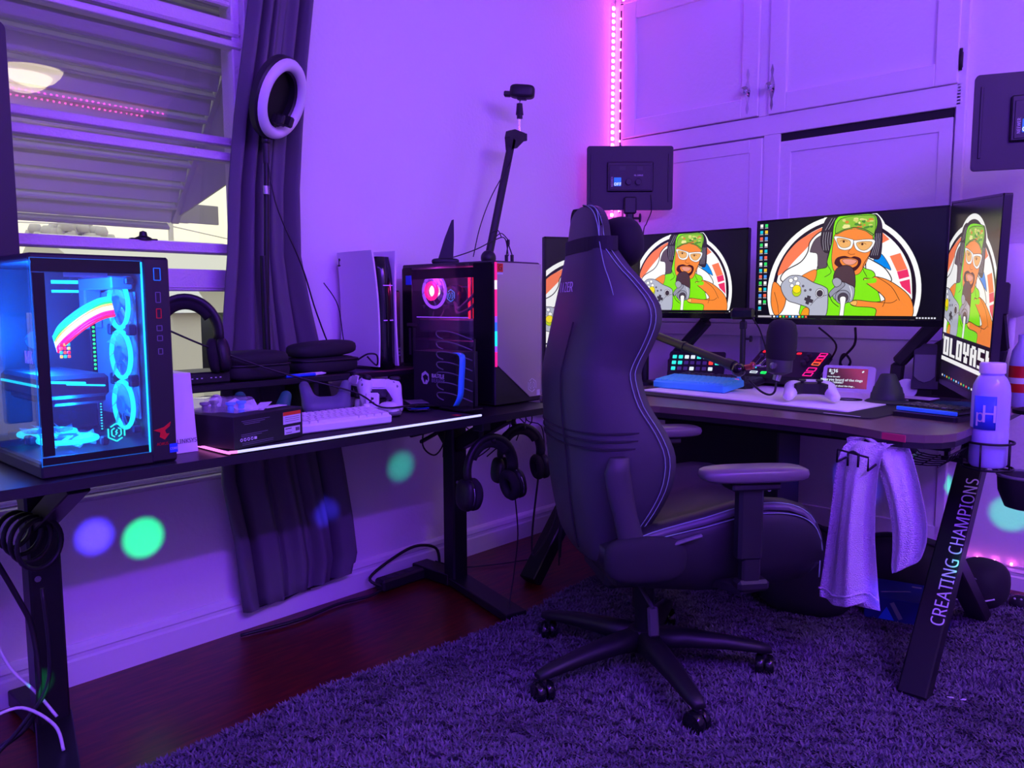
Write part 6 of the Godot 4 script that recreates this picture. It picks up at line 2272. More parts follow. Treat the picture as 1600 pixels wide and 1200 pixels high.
	prism(PackedVector2Array([Vector2(-0.12, 0), Vector2(0.12, 0), Vector2(0.12, 0.26), Vector2(0.0, 0.22), Vector2(-0.12, 0.15)]), 0.1)
	done("case", "black", sb)
	nb()
	for q in [[-0.1, 0.13], [-0.1, 0.03], [0.08, 0.2], [0.08, 0.05]]: rod(Vector3(q[0], q[1], 0.05), Vector3(q[0], q[1], 0.053), 0.004)
	done("screw", "silver", sb)
	# tablet stack
	var ts := thing("tablet", "black tablet with pale edge at the bottom of the stack by bottle", "tablet", Vector3(1.76, top, 0.77), -12)
	nb()
	prism(rrect(0.2, 0.13, 0.012), 0.014, Vector3(0, 0.007, 0), Basis(Vector3.RIGHT, Vector3(0, 0, 1), Vector3(0, -1, 0)))
	done("body", "black", ts)
	nb()
	prism(rrect(0.19, 0.12, 0.01), 0.002, Vector3(0, 0.0145, 0), Basis(Vector3.RIGHT, Vector3(0, 0, 1), Vector3(0, -1, 0)))
	done("screen_glass", "mid_gray", ts)
	var kp := thing("keypad", "blue-edged keypad with small dark keys lying on the black tablet", "keypad", Vector3(1.765, top + 0.016, 0.765), -14)
	nb()
	box(Vector3(0, 0.008, 0), Vector3(0.19, 0.014, 0.11), 0.004)
	done("body", "black", kp)
	nb()
	box(Vector3(-0.0, 0.008, 0.056), Vector3(0.19, 0.013, 0.006), 0.002)
	done("edge", "blue_case", kp)
	for j in 4:
		for i in 9:
			nb()
			box(Vector3(-0.08 + i * 0.02, 0.018, -0.04 + j * 0.022), Vector3(0.015, 0.006, 0.016), 0.002)
			done("key", "mid_gray" if (i * 3 + j) % 7 == 0 else "dark_gray", kp)
	var tc := thing("cloth", "folded dark teal cloth behind the keypad", "cloth", Vector3(1.79, top, 0.6), -16)
	nb()
	var rs := []
	for i in 9:
		var u := i / 8.0
		var ring := PackedVector3Array()
		for k in 9: ring.append(Vector3(-0.09 + 0.18 * u, 0.022 + 0.01 * sin(k * 0.9 + u * 3.0) * (1 - absf(u - 0.5)), -0.055 + k * 0.0137))
		for k in range(8, -1, -1): ring.append(Vector3(-0.09 + 0.18 * u, 0.001, -0.06 + k * 0.0149))
		rs.append(ring)
	rings(rs)
	done("fold", "teal_cloth", tc)
	var fr := thing("label_bottle", "plastic bottle with red and white label behind the upright monitor", "bottle", Vector3(1.905, top, 0.3))
	nb()
	lathe([Vector2(0.03, 0), Vector2(0.036, 0.008), Vector2(0.036, 0.15), Vector2(0.03, 0.19), Vector2(0.014, 0.22), Vector2(0.014, 0.245), Vector2(0, 0.247)], Vector3.ZERO, Basis(), 24)
	done("body", "bottle_plastic", fr)
	nb()
	lathe([Vector2(0.0366, 0.05), Vector2(0.0366, 0.14)], Vector3.ZERO, Basis(), 24)
	done("label", "red_print", fr)
	nb()
	lathe([Vector2(0.0369, 0.08), Vector2(0.0369, 0.1)], Vector3.ZERO, Basis(), 24)
	done("label_band", "white", fr)
	var gl := thing("globe_lamp", "white round unlit globe lamp half hidden behind the upright monitor", "lamp", Vector3(1.85, top, 0.2))
	nb()
	blob(Vector3(0, 0.43, 0), Vector3(0.1, 0.13, 0.1), 1.0, Basis(), 28, 18)
	done("globe", "bulb_white", gl)
	nb()
	lathe([Vector2(0.06, 0), Vector2(0.06, 0.012), Vector2(0.012, 0.02), Vector2(0.012, 0.31)])
	done("stem", "white", gl)
	nb()
	blob(Vector3(0.085, 0.42, 0.045), Vector3(0.012, 0.04, 0.02), 0.8)
	tube(curve([Vector3(0.095, 0.4, 0.05), Vector3(0.11, 0.33, 0.06), Vector3(0.08, 0.27, 0.05), Vector3(0.03, 0.23, 0.03)]), 0.003)
	done("switch", "black", gl)
	# water bottle in a wire cup holder
	var cx := Vector3(1.935, 0.625, 0.875)
	var chd := thing("cup_holder", "black wire cup holder ring around the water bottle at the desk's right end", "cup holder", cx)
	for y in [0.0, 0.075]:
		nb()
		tube(circle(Vector3(0, y, 0), Vector3(0.064, 0, 0), Vector3(0, 0, 0.064), 32), 0.0035, 6, true)
		done("ring", "black_metal", chd)
	for k in 5:
		var a := TAU * k / 5 + 0.4
		nb()
		tube([Vector3(cos(a), 0, sin(a)) * 0.064, Vector3(cos(a) * 0.064, 0.075, sin(a) * 0.064)], 0.0028, 6)
		done("upright", "black_metal", chd)
	nb()
	tube([Vector3(-0.064, 0, 0), Vector3(0.064, 0, 0)], 0.003, 6)
	tube([Vector3(0, 0, -0.064), Vector3(0, 0, 0.064)], 0.003, 6)
	bar(Vector3(-0.06, 0.01, 0), Vector3(-0.12, 0.01, -0.02), 0.03, 0.012)
	bar(Vector3(-0.11, 0.01, -0.02), Vector3(-0.11, 0.09, -0.02), 0.03, 0.012, Vector3.RIGHT)
	done("bracket", "black_metal", chd)
	var wb := thing("water_bottle", "frosted water bottle with pH label standing in the wire cup holder", "bottle", cx + Vector3(0, 0.004, 0))
	nb()
	lathe([Vector2(0.043, 0), Vector2(0.049, 0.008), Vector2(0.049, 0.1), Vector2(0.0478, 0.108), Vector2(0.049, 0.116), Vector2(0.049, 0.21), Vector2(0.046, 0.235), Vector2(0.037, 0.255), Vector2(0.03, 0.262), Vector2(0.03, 0.275)], Vector3.ZERO, Basis(), 36)
	done("body", "bottle_plastic", wb)
	nb()
	lathe([Vector2(0.0335, 0.268), Vector2(0.0335, 0.294), Vector2(0.031, 0.298), Vector2(0, 0.298)], Vector3.ZERO, Basis(), 30)
	done("cap", "white", wb)
	nb()
	var lab := []
	for k in 13:
		var a := -0.75 + 1.25 * k / 12.0
		var v := Vector3(sin(a), 0, cos(a))
		lab.append(PackedVector3Array([v * 0.0491 + UP * 0.11, v * 0.0498 + UP * 0.11, v * 0.0498 + UP * 0.205, v * 0.0491 + UP * 0.205]))
	rings(lab)
	done("label", "sticker_pale", wb)
	letters("p", 0.034, "print_white", wb, look(Vector3(sin(-0.3), 0, cos(-0.3)), Vector3(sin(-0.32), 0, cos(-0.32)) * 0.051 + UP * 0.148))
	letters("H", 0.046, "print_white", wb, look(Vector3(sin(0.12), 0, cos(0.12)), Vector3(sin(0.16), 0, cos(0.16)) * 0.0512 + UP * 0.154))
	# open bowl holder at the right edge
	var bw := thing("bowl_holder", "black bowl-shaped cup holder with pale rim at right edge of the photo", "cup holder", Vector3(2.03, 0.515, 0.86))
	nb()
	lathe([Vector2(0.03, 0), Vector2(0.05, 0.006), Vector2(0.068, 0.05), Vector2(0.072, 0.095), Vector2(0.066, 0.095), Vector2(0.06, 0.05), Vector2(0.04, 0.012), Vector2(0.0, 0.01)], Vector3.ZERO, Basis(), 32)
	done("bowl", "black", bw)
	nb()
	tube(circle(Vector3(0, 0.096, 0), Vector3(0.07, 0, 0), Vector3(0, 0, 0.07), 32), 0.005, 8, true)
	tube(curve([Vector3(-0.07, 0.096, 0.0), Vector3(-0.085, 0.11, 0.0), Vector3(-0.11, 0.14, -0.01), Vector3(-0.14, 0.15, -0.01)]), 0.006)
	done("rim", "mid_gray", bw)

func under_desk() -> void:
	# towel over a hook
	var hk := thing("towel_hook", "black wire double hook under the desk edge holding a white towel", "hook", Vector3(1.68, 0.655, 1.12))
	nb()
	tube([Vector3(-0.042, 0.004, -0.02), Vector3(-0.042, 0.0, 0.11), Vector3(-0.042, 0.035, 0.11), Vector3(0.042, 0.022, 0.11), Vector3(0.042, -0.014, 0.11), Vector3(0.042, 0.0, -0.02)], 0.0034, 6)
	for s in [-0.012, 0.016]: tube([Vector3(s, 0.03, 0.11), Vector3(s, -0.008, 0.112)], 0.0034, 6)
	tube(curve([Vector3(-0.012, 0.028, 0.11), Vector3(0.002, 0.034, 0.111), Vector3(0.016, 0.026, 0.11)], 4), 0.0034, 6)
	box(Vector3(0, 0.01, -0.02), Vector3(0.11, 0.03, 0.012), 0.003)
	box(Vector3(0, 0.035, -0.026), Vector3(0.04, 0.05, 0.01), 0.003)
	done("wire", "black_metal", hk)
	var tw := Node3D.new()
	place(tw, "towel", self)
	tw.position = Vector3(1.7, 0.24, 1.15)
	tag(tw, "white terry towel draped over the hook under the right desk in two hanging tails", "towel")
	# each tail: rows from the hook down, [y, centre x, half width, z, fold depth]
	var tails := [
		[[0.42, 0.04, 0.03, -0.01, 0.0], [0.468, 0.02, 0.052, 0.01, 0.006], [0.452, -0.008, 0.056, 0.03, 0.014], [0.39, -0.022, 0.058, 0.04, 0.022], [0.3, -0.027, 0.06, 0.045, 0.028], [0.2, -0.03, 0.066, 0.048, 0.03], [0.1, -0.03, 0.076, 0.048, 0.028], [0.03, -0.03, 0.084, 0.048, 0.024], [0.0, -0.028, 0.086, 0.048, 0.022]],
		[[0.4, -0.03, 0.03, -0.03, 0.0], [0.47, -0.015, 0.06, -0.02, 0.004], [0.468, 0.035, 0.06, -0.006, 0.01], [0.4, 0.075, 0.052, 0.01, 0.014], [0.33, 0.1, 0.048, 0.02, 0.014], [0.26, 0.115, 0.048, 0.02, 0.014], [0.2, 0.118, 0.046, 0.02, 0.012], [0.15, 0.112, 0.04, 0.02, 0.01], [0.128, 0.106, 0.03, 0.02, 0.008]]]
	for q in 2:
		var rs := []
		var rows: Array = tails[q]
		var cv := []
		for r in rows: cv.append(Vector3(r[1], r[0], r[3]))
		for i in (rows.size() - 1) * 4 + 1:
			var k := mini(i / 4, rows.size() - 2)
			var u := i / 4.0 - k
			var a: Array = rows[k]
			var b: Array = rows[k + 1]
			var pa: Vector3 = cv[maxi(k - 1, 0)]
			var pd: Vector3 = cv[mini(k + 2, rows.size() - 1)]
			var c: Vector3 = cv[k].cubic_interpolate(cv[k + 1], pa, pd, u)
			var w := lerpf(a[2], b[2], u)
			var d := lerpf(a[4], b[4], u)
			var ring := PackedVector3Array()
			var m := 24
			for j in m + 1:
				var s := -1.0 + 2.0 * j / m
				var fold := d * (cos(s * 4.2 + q) - 0.35 * cos(s * 9.0 + i * 0.05))
				ring.append(c + Vector3(w * s, (0.012 * sin(s * 3.0) if q == 0 else 0.022 * s) * (i / 32.0), fold + 0.004 * (1 - s * s)))
			for j in range(m, -1, -1):
				var p: Vector3 = ring[j]
				ring.append(p + Vector3(0, 0, -0.009 * (1.2 - absf(-1.0 + 2.0 * j / m))))
			rs.append(ring)
		nb()
		rings(rs)
		done("tail", "towel_terry", tw)
	nb()
	var hem := []
	for j in 13:
		var s := -1.0 + j / 6.0
		hem.append(Vector3(-0.03 + 0.084 * s, 0.03 + 0.012 * sin(s * 3.0), 0.056 + 0.022 * (cos(s * 4.2) - 0.35 * cos(s * 9.0 + 1.4))))
	tube(hem, 0.003, 6, false)
	done("hem", "towel_terry", tw)
	# black cabinet box, bags, cartons on the floor
	var bx := thing("under_desk_box", "large plain black box unit under the desk behind the chair armrest", "box", Vector3(0.84, 0.0, 0.3))
	nb()
	box(Vector3(0, 0.345, 0), Vector3(0.53, 0.65, 0.22), 0.006)
	done("body", "black", bx)
	nb()
	for s in [-1, 1]: box(Vector3(0.2 * s, 0.01, 0), Vector3(0.06, 0.02, 0.18), 0.003)
	done("foot", "black", bx)
	nb()
	box(Vector3(0.0, 0.61, 0.111), Vector3(0.06, 0.006, 0.004), 0.001)
	done("badge", "print_gray", bx)
	var bg := thing("bag", "black soft bag lying along the wall behind the towel", "bag", Vector3(1.56, 0.012, 0.29), 6)
	nb()
	blob(Vector3(0, 0.1, 0), Vector3(0.16, 0.1, 0.12), 0.6, Basis(), 28, 14)
	done("body", "nylon", bg)
	nb()
	tube(curve([Vector3(-0.12, 0.19, 0.03), Vector3(-0.04, 0.215, 0.06), Vector3(0.06, 0.215, 0.06), Vector3(0.12, 0.19, 0.03)]), 0.008, 8)
	done("handle", "nylon", bg)
	var cp := thing("bag", "smaller black domed bag with pale curled emblem and light trim line at right", "bag", Vector3(1.82, 0.012, 0.29), -8)
	nb()
	blob(Vector3(0, 0.085, 0), Vector3(0.085, 0.085, 0.1), 0.75, Basis(), 24, 14)
	done("body", "nylon", cp)
	nb()
	tube(circle(Vector3(-0.012, 0.115, 0.096), Vector3(0.011, 0.003, 0), Vector3(0, 0.009, -0.003), 16), 0.0022, 6, true)
	tube(circle(Vector3(0.01, 0.117, 0.096), Vector3(0.009, 0.002, 0), Vector3(0, 0.008, -0.003), 16, 0.5, 5.0), 0.0022, 6)
	done("emblem", "print_gray", cp)
	nb()
	tube(curve([Vector3(-0.05, 0.035, 0.1), Vector3(0.02, 0.045, 0.104), Vector3(0.07, 0.06, 0.07)]), 0.003, 6)
	done("trim", "print_white", cp)
	var pf := thing("bag", "bulky black fabric bag on the rug beneath the front of the chair seat", "bag", Vector3(1.36, 0.012, 0.72), 20)
	nb()
	blob(Vector3(0, 0.14, 0), Vector3(0.17, 0.15, 0.15), 0.65, Basis(), 28, 16)
	done("body", "nylon", pf)
	nb()
	tube(curve([Vector3(-0.08, 0.28, 0.02), Vector3(-0.03, 0.31, 0.03), Vector3(0.03, 0.31, 0.03), Vector3(0.08, 0.28, 0.02)]), 0.008, 8)
	done("handle", "nylon", pf)
	var bc := thing("carton", "flat dark blue carton with pale stripes lying on the rug under the desk", "box", Vector3(1.66, 0.02, 0.57), 12)
	nb()
	box(Vector3(0, 0.04, 0), Vector3(0.26, 0.08, 0.2), 0.002)
	done("body", "blue_carton", bc)
	nb()
	box(Vector3(-0.04, 0.0805, 0.02), Vector3(0.1, 0.001, 0.008), 0.0, Basis(UP, 0.5))
	box(Vector3(0.02, 0.0805, -0.06), Vector3(0.03, 0.001, 0.014))
	box(Vector3(-0.03, 0.04, 0.1005), Vector3(0.014, 0.06, 0.001), 0.0, Basis(Vector3(0, 0, 1), 0.5))
	done("stripe", "print_gray", bc)
	nb()
	prism(PackedVector2Array([Vector2(-0.085, 0.005), Vector2(-0.035, 0.005), Vector2(-0.06, 0.05)]), 0.001, Vector3(0, 0, 0.1005))
	done("triangle", "sticker_blue", bc)
	var df := thing("small_figure", "small dark ball with pale dots on the floor at the right edge", "toy", Vector3(1.93, 0.0, 0.22))
	nb()
	blob(Vector3(0, 0.03, 0), Vector3(0.035, 0.03, 0.035))
	done("body", "nylon", df)
	nb()
	for q in [[-0.012, 0.05], [0.008, 0.052], [0.0, 0.035]]: blob(Vector3(q[0], q[1], 0.026), Vector3(0.004, 0.004, 0.003), 1.0, Basis(), 8, 6)
	done("dot", "print_white", df)
	cable("desk_cable", [Vector3(1.22, 1.0, 0.33), Vector3(1.26, 0.93, 0.25), Vector3(1.2, 0.85, 0.16), Vector3(1.15, 0.76, 0.12)], 0.004, "black", "black cable sagging below the centre of the main monitor")
	cable("desk_cable", [Vector3(1.36, 1.0, 0.33), Vector3(1.32, 0.93, 0.22), Vector3(1.25, 0.86, 0.17), Vector3(1.27, 0.83, 0.16), Vector3(1.29, 0.86, 0.17), Vector3(1.27, 0.89, 0.18), Vector3(1.25, 0.86, 0.17), Vector3(1.24, 0.76, 0.14)], 0.005, "black", "knotted black cable hanging below the main monitor beside mixer")

# ================================================================ gaming chair
func chair() -> void:
	# local frame: sitting person looks along -z, right is +x
	var t := thing("gaming_chair", "large black leather gaming chair with pale green stitching turned to the right desk", "chair", Vector3(1.2, 0.01, 1.53), -38)
	# per height: y, half width, rear z, wing front z
	var rows := [[0.4, 0.19, 0.215, 0.12], [0.44, 0.205, 0.235, 0.09], [0.5, 0.222, 0.25, 0.055], [0.56, 0.236, 0.262, 0.022], [0.62, 0.245, 0.27, 0.0], [0.69, 0.248, 0.277, -0.004], [0.755, 0.245, 0.284, 0.022], [0.825, 0.24, 0.288, 0.066], [0.895, 0.236, 0.288, 0.087], [0.93, 0.236, 0.282, 0.082], [0.985, 0.245, 0.27, 0.058], [1.04, 0.255, 0.257, 0.042], [1.09, 0.25, 0.246, 0.048], [1.146, 0.22, 0.234, 0.082], [1.186, 0.195, 0.227, 0.112], [1.25, 0.165, 0.212, 0.148], [1.29, 0.158, 0.206, 0.155], [1.32, 0.143, 0.203, 0.16], [1.338, 0.118, 0.2, 0.165], [1.348, 0.085, 0.197, 0.17], [1.352, 0.05, 0.195, 0.174]]
	var rs := []
	var pipe := [[], [], [], []]
	var rearline := []
	var hi := []
	for i in (rows.size() - 1) * 3 + 1:
		var k := mini(i / 3, rows.size() - 2)
		var u := i / 3.0 - k
		var a: Array = rows[maxi(k - 1, 0)]
		var b: Array = rows[k]
		var c: Array = rows[k + 1]
		var d: Array = rows[mini(k + 2, rows.size() - 1)]
		var v := []
		for q in 4: v.append(cubic_interpolate(b[q], c[q], a[q], d[q], u))
		var y: float = v[0]
		var w: float = v[1]
		var zr: float = v[2]
		var zf: float = v[3]
		var zm := lerpf(zf, zr, 0.42)
		var ring := PackedVector3Array()
		for n in 17:
			var th := PI * n / 16.0
			ring.append(Vector3(w * signf(cos(th)) * pow(absf(cos(th)), 0.8), y, zm + (zr - zm) * pow(sin(th), 0.75)))
		var zin := minf(zf + 0.07, zr - 0.04)
		for q in [[-0.985, zf + 0.03], [-0.93, zf], [-0.82, zf + 0.004], [-0.62, lerpf(zf, zin, 0.6)], [-0.35, zin], [0.0, zin], [0.35, zin], [0.62, lerpf(zf, zin, 0.6)], [0.82, zf + 0.004], [0.93, zf], [0.985, zf + 0.03]]:
			ring.append(Vector3(w * q[0], y, q[1]))
		rs.append(ring)
		if y > 0.42 and y < 1.35:
			pipe[0].append(Vector3(w * 0.985 + 0.001, y, zf + 0.022))
			pipe[1].append(Vector3(w * 1.0 + 0.001, y, zf + 0.036))
			pipe[2].append(Vector3(-w * 0.985 - 0.001, y, zf + 0.022))
			if y > 1.1: pipe[3].append(Vector3(w * 0.995 + 0.001, y, lerpf(zf, zr, 0.62)))
			if y < 1.05: rearline.append(Vector3(w * 0.55, y, zm + (zr - zm) * 0.93 + 0.001))
	nb()
	rings(rs)
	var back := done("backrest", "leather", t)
	for p in pipe:
		nb()
		tube(p, 0.0013, 5)
		done("stitching", "stitch", back)
	nb()
	tube(rearline, 0.0022, 5)
	done("seam", "black_matte", back)
	# strap round the neck, three quilted seams low on the back
	for q in [[1.225, 1.262, 0.175, 0.217, 0.118, "nylon", "strap"], [0.715, 0.719, 0.2475, 0.281, 0.03, "black_matte", "seam"], [0.735, 0.739, 0.2475, 0.283, 0.03, "black_matte", "seam"], [0.755, 0.759, 0.2465, 0.285, 0.03, "black_matte", "seam"]]:
		var two := []
		for y in [q[0], q[1]]:
			var ring := PackedVector3Array()
			for n in 21:
				var th := -0.25 + (PI + 0.5) * n / 20.0
				var zm: float = lerpf(q[4], q[3], 0.42)
				ring.append(Vector3((q[2] + 0.003) * signf(cos(th)) * pow(absf(cos(th)), 0.8), y, zm + (q[3] - zm + 0.003) * (pow(maxf(sin(th), 0.0), 0.75) if sin(th) > 0 else sin(th))))
			for n in range(20, -1, -1): ring.append((ring[n] - Vector3(0, 0, 0.12)) * Vector3(0.97, 1, 1) + Vector3(0, 0, 0.114))
			two.append(ring)
		nb()
		rings(two, -1)
		done(q[6], q[5], back)
	for i in 5:
		var lx: float = [-0.048, -0.018, 0.014, 0.042, 0.07][i]
		var th := acos(pow(absf(lx) / 0.23, 1.25)) if lx >= 0.0 else PI - acos(pow(absf(lx) / 0.23, 1.25))
		var lz := 0.147 + 0.091 * pow(sin(th), 0.75) + 0.0025
		letters("RAZER"[i], 0.026, "print_white", back, look(Vector3(lx * 3.2, 0.1, 0.9), Vector3(lx, 1.132, lz)))
	nb()
	blob(Vector3(0, 1.255, 0.085), Vector3(0.13, 0.072, 0.055), 0.85, Basis(Vector3.RIGHT, 0.12), 24, 14)
	done("head_cushion", "velvet", t)
	nb()
	blob(Vector3(0, 0.72, 0.14), Vector3(0.16, 0.14, 0.09), 0.8, Basis(), 20, 12)
	done("lumbar_cushion", "leather", t)
	# seat: side bolsters and centre cushion, lofted along z
	var prof := [[0.19, 0.46, 0.40], [0.12, 0.49, 0.36], [0.07, 0.51, 0.345], [-0.02, 0.532, 0.335], [-0.07, 0.543, 0.33], [-0.17, 0.569, 0.33], [-0.24, 0.576, 0.33], [-0.3, 0.57, 0.335], [-0.345, 0.552, 0.345], [-0.375, 0.522, 0.36], [-0.392, 0.48, 0.375], [-0.398, 0.44, 0.39]]
	rs = []
	var sl := []
	var sl2 := []
	for p in prof:
		var ring := PackedVector3Array()
		var top: float = p[1]
		var bot: float = p[2]
		var z: float = p[0]
		for q in [[-0.28, 0.3], [-0.283, 0.75], [-0.27, 0.97], [-0.24, 1.0], [-0.2, 0.95], [-0.16, 0.82], [-0.08, 0.8], [0.0, 0.8], [0.08, 0.8], [0.16, 0.82], [0.2, 0.95], [0.24, 1.0], [0.27, 0.97], [0.283, 0.75], [0.28, 0.3], [0.24, 0.0], [0.0, 0.0], [-0.24, 0.0]]:
			ring.append(Vector3(q[0], lerpf(bot, top, q[1]), z - (0.03 * (1.0 - q[0] * q[0] * 10.0) if z < -0.3 else 0.0)))
		rs.append(ring)
		sl.append(Vector3(0.273, lerpf(bot, top, 0.965), z))
		sl2.append(Vector3(0.2815, lerpf(bot, top, 0.86), z))
	nb()
	rings(rs)
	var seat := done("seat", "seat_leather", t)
	sl.append(Vector3(0.28, 0.36, -0.392))
	for p in [sl, sl2]:
		nb()
		tube(curve(p, 3), 0.0016, 5)
		done("stitching", "stitch", seat)
	nb()
	var ri := []
	for i in sl.size() - 1:
		var c: Vector3 = sl[i]
		ri.append(PackedVector3Array([c + Vector3(0.0, 0.002, 0), c + Vector3(0.0095, -0.016, 0), c + Vector3(0.0075, -0.016, 0), c + Vector3(-0.002, 0.0, 0)]))
	rings(ri)
	done("piping", "leather_edge", seat)
	# recline bracket, hub cover, lever
	for s in [1, -1]:
		nb()
		var br := [[0.70, 0.16, 0.026], [0.66, 0.165, 0.034], [0.6, 0.155, 0.034], [0.55, 0.143, 0.032], [0.5, 0.13, 0.034], [0.46, 0.115, 0.045]]
		var r2 := []
		for b in br:
			var ring := PackedVector3Array()
			for n in 14:
				var a := TAU * n / 14
				ring.append(Vector3(s * (0.268 + 0.016 * cos(a)), b[0], b[1] + b[2] * sin(a)))
			r2.append(ring)
		rings(r2)
		done("recline_bracket", "dark_gray", t)
		nb()
		blob(Vector3(s * 0.275, 0.435, 0.09), Vector3(0.03, 0.062, 0.11), 0.7)
		done("hub_cover", "black_matte", t)
		# armrest
		nb()
		blob(Vector3(s * 0.335, 0.662, -0.17), Vector3(0.05, 0.02, 0.14), 0.55, Basis(UP, s * -0.04), 32, 12)
		var pad := done("arm_pad", "pad_top", t)
		nb()
		box(Vector3(s * 0.335, 0.634, -0.165), Vector3(0.07, 0.02, 0.13), 0.005)
		box(Vector3(s * 0.335, 0.54, -0.16), Vector3(0.04, 0.2, 0.066), 0.008)
		box(Vector3(s * 0.335, 0.43, -0.165), Vector3(0.032, 0.14, 0.05), 0.006)
		box(Vector3(s * 0.335, 0.375, -0.17), Vector3(0.045, 0.03, 0.085), 0.008)
		bar(Vector3(s * 0.34, 0.365, -0.17), Vector3(s * 0.12, 0.335, -0.1), 0.07, 0.025)
		done("arm_post", "black", pad)
		nb()
		rod(Vector3(s * 0.357, 0.626, -0.2), Vector3(s * 0.362, 0.626, -0.2), 0.006)
		done("arm_button", "silver", pad)
	nb()
	tube(curve([Vector3(0.29, 0.475, 0.02), Vector3(0.3, 0.49, -0.02), Vector3(0.302, 0.498, -0.05)]), 0.007, 8, false, 0.6)
	done("lever", "mid_gray", t)
	nb()
	box(Vector3(0, 0.325, 0.0), Vector3(0.24, 0.05, 0.3), 0.012)
	box(Vector3(0, 0.36, 0.1), Vector3(0.46, 0.03, 0.12), 0.008)
	done("mechanism", "black", t)
	nb()
	rod(Vector3(0.1, 0.31, 0.05), Vector3(0.2, 0.27, 0.04), 0.006)
	box(Vector3(0.2, 0.235, 0.04), Vector3(0.014, 0.08, 0.03), 0.005, Basis(Vector3(0, 0, 1), 0.2))
	done("lever", "dark_gray", t)
	nb()
	lathe([Vector2(0.024, 0.11), Vector2(0.024, 0.2), Vector2(0.032, 0.2), Vector2(0.032, 0.31)])
	done("gas_lift", "black_metal", t)
	# star base
	nb()
	lathe([Vector2(0.0, 0.07), Vector2(0.05, 0.075), Vector2(0.056, 0.11), Vector2(0.04, 0.135), Vector2(0.0, 0.14)])
	done("base_hub", "black", t)
	for k in 5:
		var a := deg_to_rad(34 + 72 * k) + deg_to_rad(-38)
		var dir := Vector3(cos(a), 0, sin(a))
		var side := dir.cross(UP)
		var l := []
		for q in [[0.03, 0.038, 0.085, 0.135], [0.12, 0.034, 0.09, 0.13], [0.24, 0.028, 0.085, 0.116], [0.34, 0.022, 0.074, 0.098], [0.372, 0.016, 0.072, 0.088]]:
			var c: Vector3 = dir * q[0]
			l.append(PackedVector3Array([c - side * q[1] + UP * q[2], c + side * q[1] + UP * q[2], c + side * q[1] * 0.9 + UP * lerpf(q[2], q[3], 0.7), c + side * q[1] * 0.5 + UP * q[3], c - side * q[1] * 0.5 + UP * q[3], c - side * q[1] * 0.9 + UP * lerpf(q[2], q[3], 0.7)]))
		nb()
		rings(l)
		var leg := done("base_leg", "black", t)
		var cc := dir * 0.355
		var roll := (dir.rotated(UP, 0.5 + k)).normalized()
		var ax := roll.cross(UP)
		for s in [-1, 1]:
			nb()
			lathe([Vector2(0.0, -0.011), Vector2(0.028, -0.011), Vector2(0.0305, -0.008), Vector2(0.0305, 0.006), Vector2(0.026, 0.012), Vector2(0.0, 0.012)], cc + ax * s * 0.0135 + UP * 0.0305, Basis(roll, ax * s, roll.cross(ax * s)), 22)
			done("wheel", "black_gloss", leg)
		nb()
		rod(cc + UP * 0.03, cc + UP * 0.085, 0.008)
		box(cc + UP * 0.05, Vector3(0.012, 0.04, 0.03), 0.004, Basis(ax, UP, ax.cross(UP)))
		done("caster_fork", "black", leg)

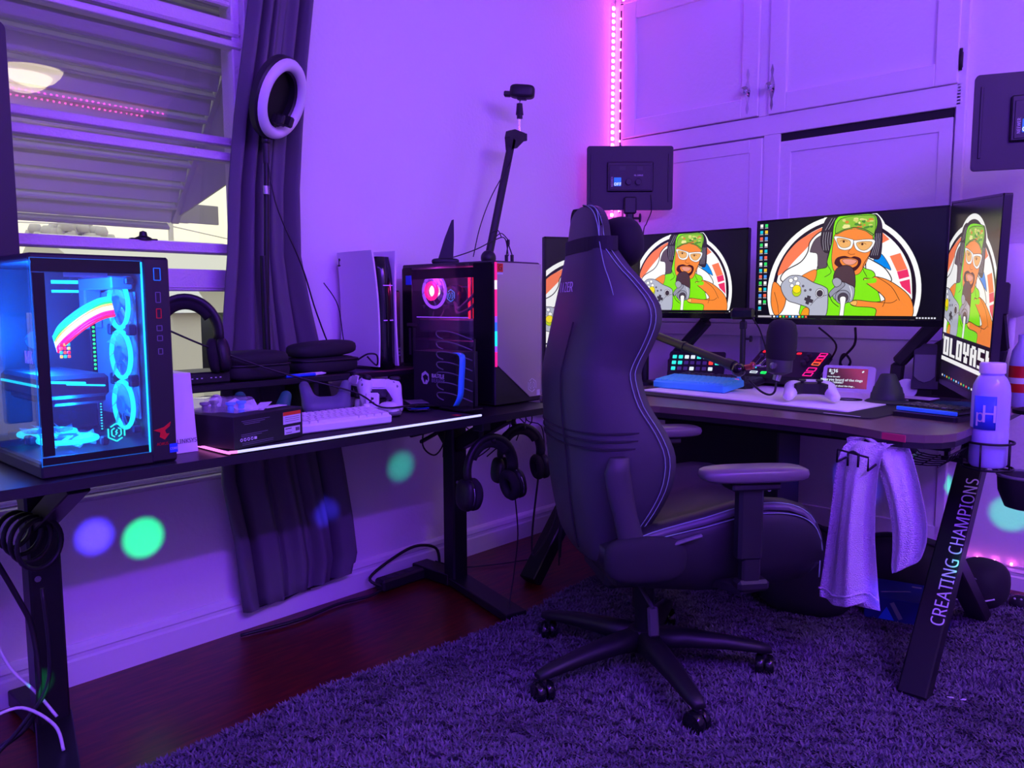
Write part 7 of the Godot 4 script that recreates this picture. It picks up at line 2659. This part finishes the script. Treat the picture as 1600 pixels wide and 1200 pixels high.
# ================================================================ rug
func floor_things() -> void:
	var t := thing("rug", "thick grey shaggy rug covering the wood floor under chair and right desk", "rug", Vector3(2.1, 0, 1.9))
	var o := PackedVector2Array()
	var rng := RandomNumberGenerator.new()
	rng.seed = 3
	for p in [[0.63, 0.14], [2.4, 0.1], [3.6, 0.1], [3.6, 2.0], [3.6, 3.8], [2.0, 3.8], [0.62, 3.8], [0.62, 2.6], [0.6, 2.25], [0.64, 1.9], [0.67, 1.5], [0.63, 1.2], [0.6, 0.8]]:
		o.append(Vector2(p[0] - 2.1, p[1] - 1.9))
	nb()
	prism(o, 0.012, Vector3(0, 0.006, 0), Basis(Vector3.RIGHT, Vector3(0, 0, 1), Vector3(0, -1, 0)))
	done("backing", "rug_base", t)
	# pile: bent tufts
	nb()
	for k in 5:
		var a := TAU * k / 5 + 0.3
		var d := Vector3(cos(a), 0, sin(a))
		var s := d.cross(UP) * 0.0022
		var p0 := d * 0.002
		var p1 := d * 0.006 + UP * 0.009
		var p2 := d * 0.013 + UP * 0.013
		emit(PackedVector3Array([p0 - s, p0 + s, p1 + s, p0 - s, p1 + s, p1 - s, p1 - s, p1 + s, p2]), 1)
	var tuft := make()
	var mm := MultiMesh.new()
	mm.transform_format = MultiMesh.TRANSFORM_3D
	mm.use_colors = true
	mm.mesh = tuft
	var where := []
	var tone := FastNoiseLite.new()
	tone.seed = 6
	tone.frequency = 2.6
	tone.fractal_octaves = 3
	while where.size() < 90000:
		var p := Vector2(rng.randf_range(-1.52, 1.2), rng.randf_range(-1.82, 1.5))
		# nothing of the rug behind the camera shows
		if not Geometry2D.is_point_in_polygon(p, o): continue
		where.append(p)
	mm.instance_count = where.size()
	for i in where.size():
		var p: Vector2 = where[i]
		var n := tone.get_noise_2d(p.x, p.y)
		var sc := rng.randf_range(0.8, 1.5)
		var b := Basis(UP, rng.randf() * TAU) * Basis(Vector3(1, 0, 0), n * 0.7)
		mm.set_instance_transform(i, Transform3D(b.scaled(Vector3(sc, sc * (1.0 + 0.5 * n), sc)), Vector3(p.x, 0.011, p.y)))
		var g := 0.13 + 0.08 * n + rng.randf_range(-0.035, 0.05)
		mm.set_instance_color(i, Color(g * 1.02, g * 0.95, g * 1.12))
	var pm := MultiMeshInstance3D.new()
	pm.multimesh = mm
	pm.material_override = M["rug_pile"]
	place(pm, "pile", t)
	pm.set_meta("kind", "stuff")
	var names := ["tiny white paper scrap on the rug beside the lettered desk leg", "second paper scrap right of the first on the rug"]
	for k in 2:
		var s := thing("paper_scrap", names[k], "paper", Vector3(1.93 + k * 0.03, 0.024, 1.13 - k * 0.01), 30 + k * 40)
		nb()
		prism(PackedVector2Array([Vector2(-0.008, -0.004), Vector2(0.006, -0.006), Vector2(0.009, 0.003), Vector2(-0.003, 0.006)]), 0.0012, Vector3(0, 0.002, 0), Basis(Vector3.RIGHT, Vector3(0, 0.2, 1).normalized(), Vector3(0, -1, 0.2).normalized()))
		done("scrap", "white_matte", s)
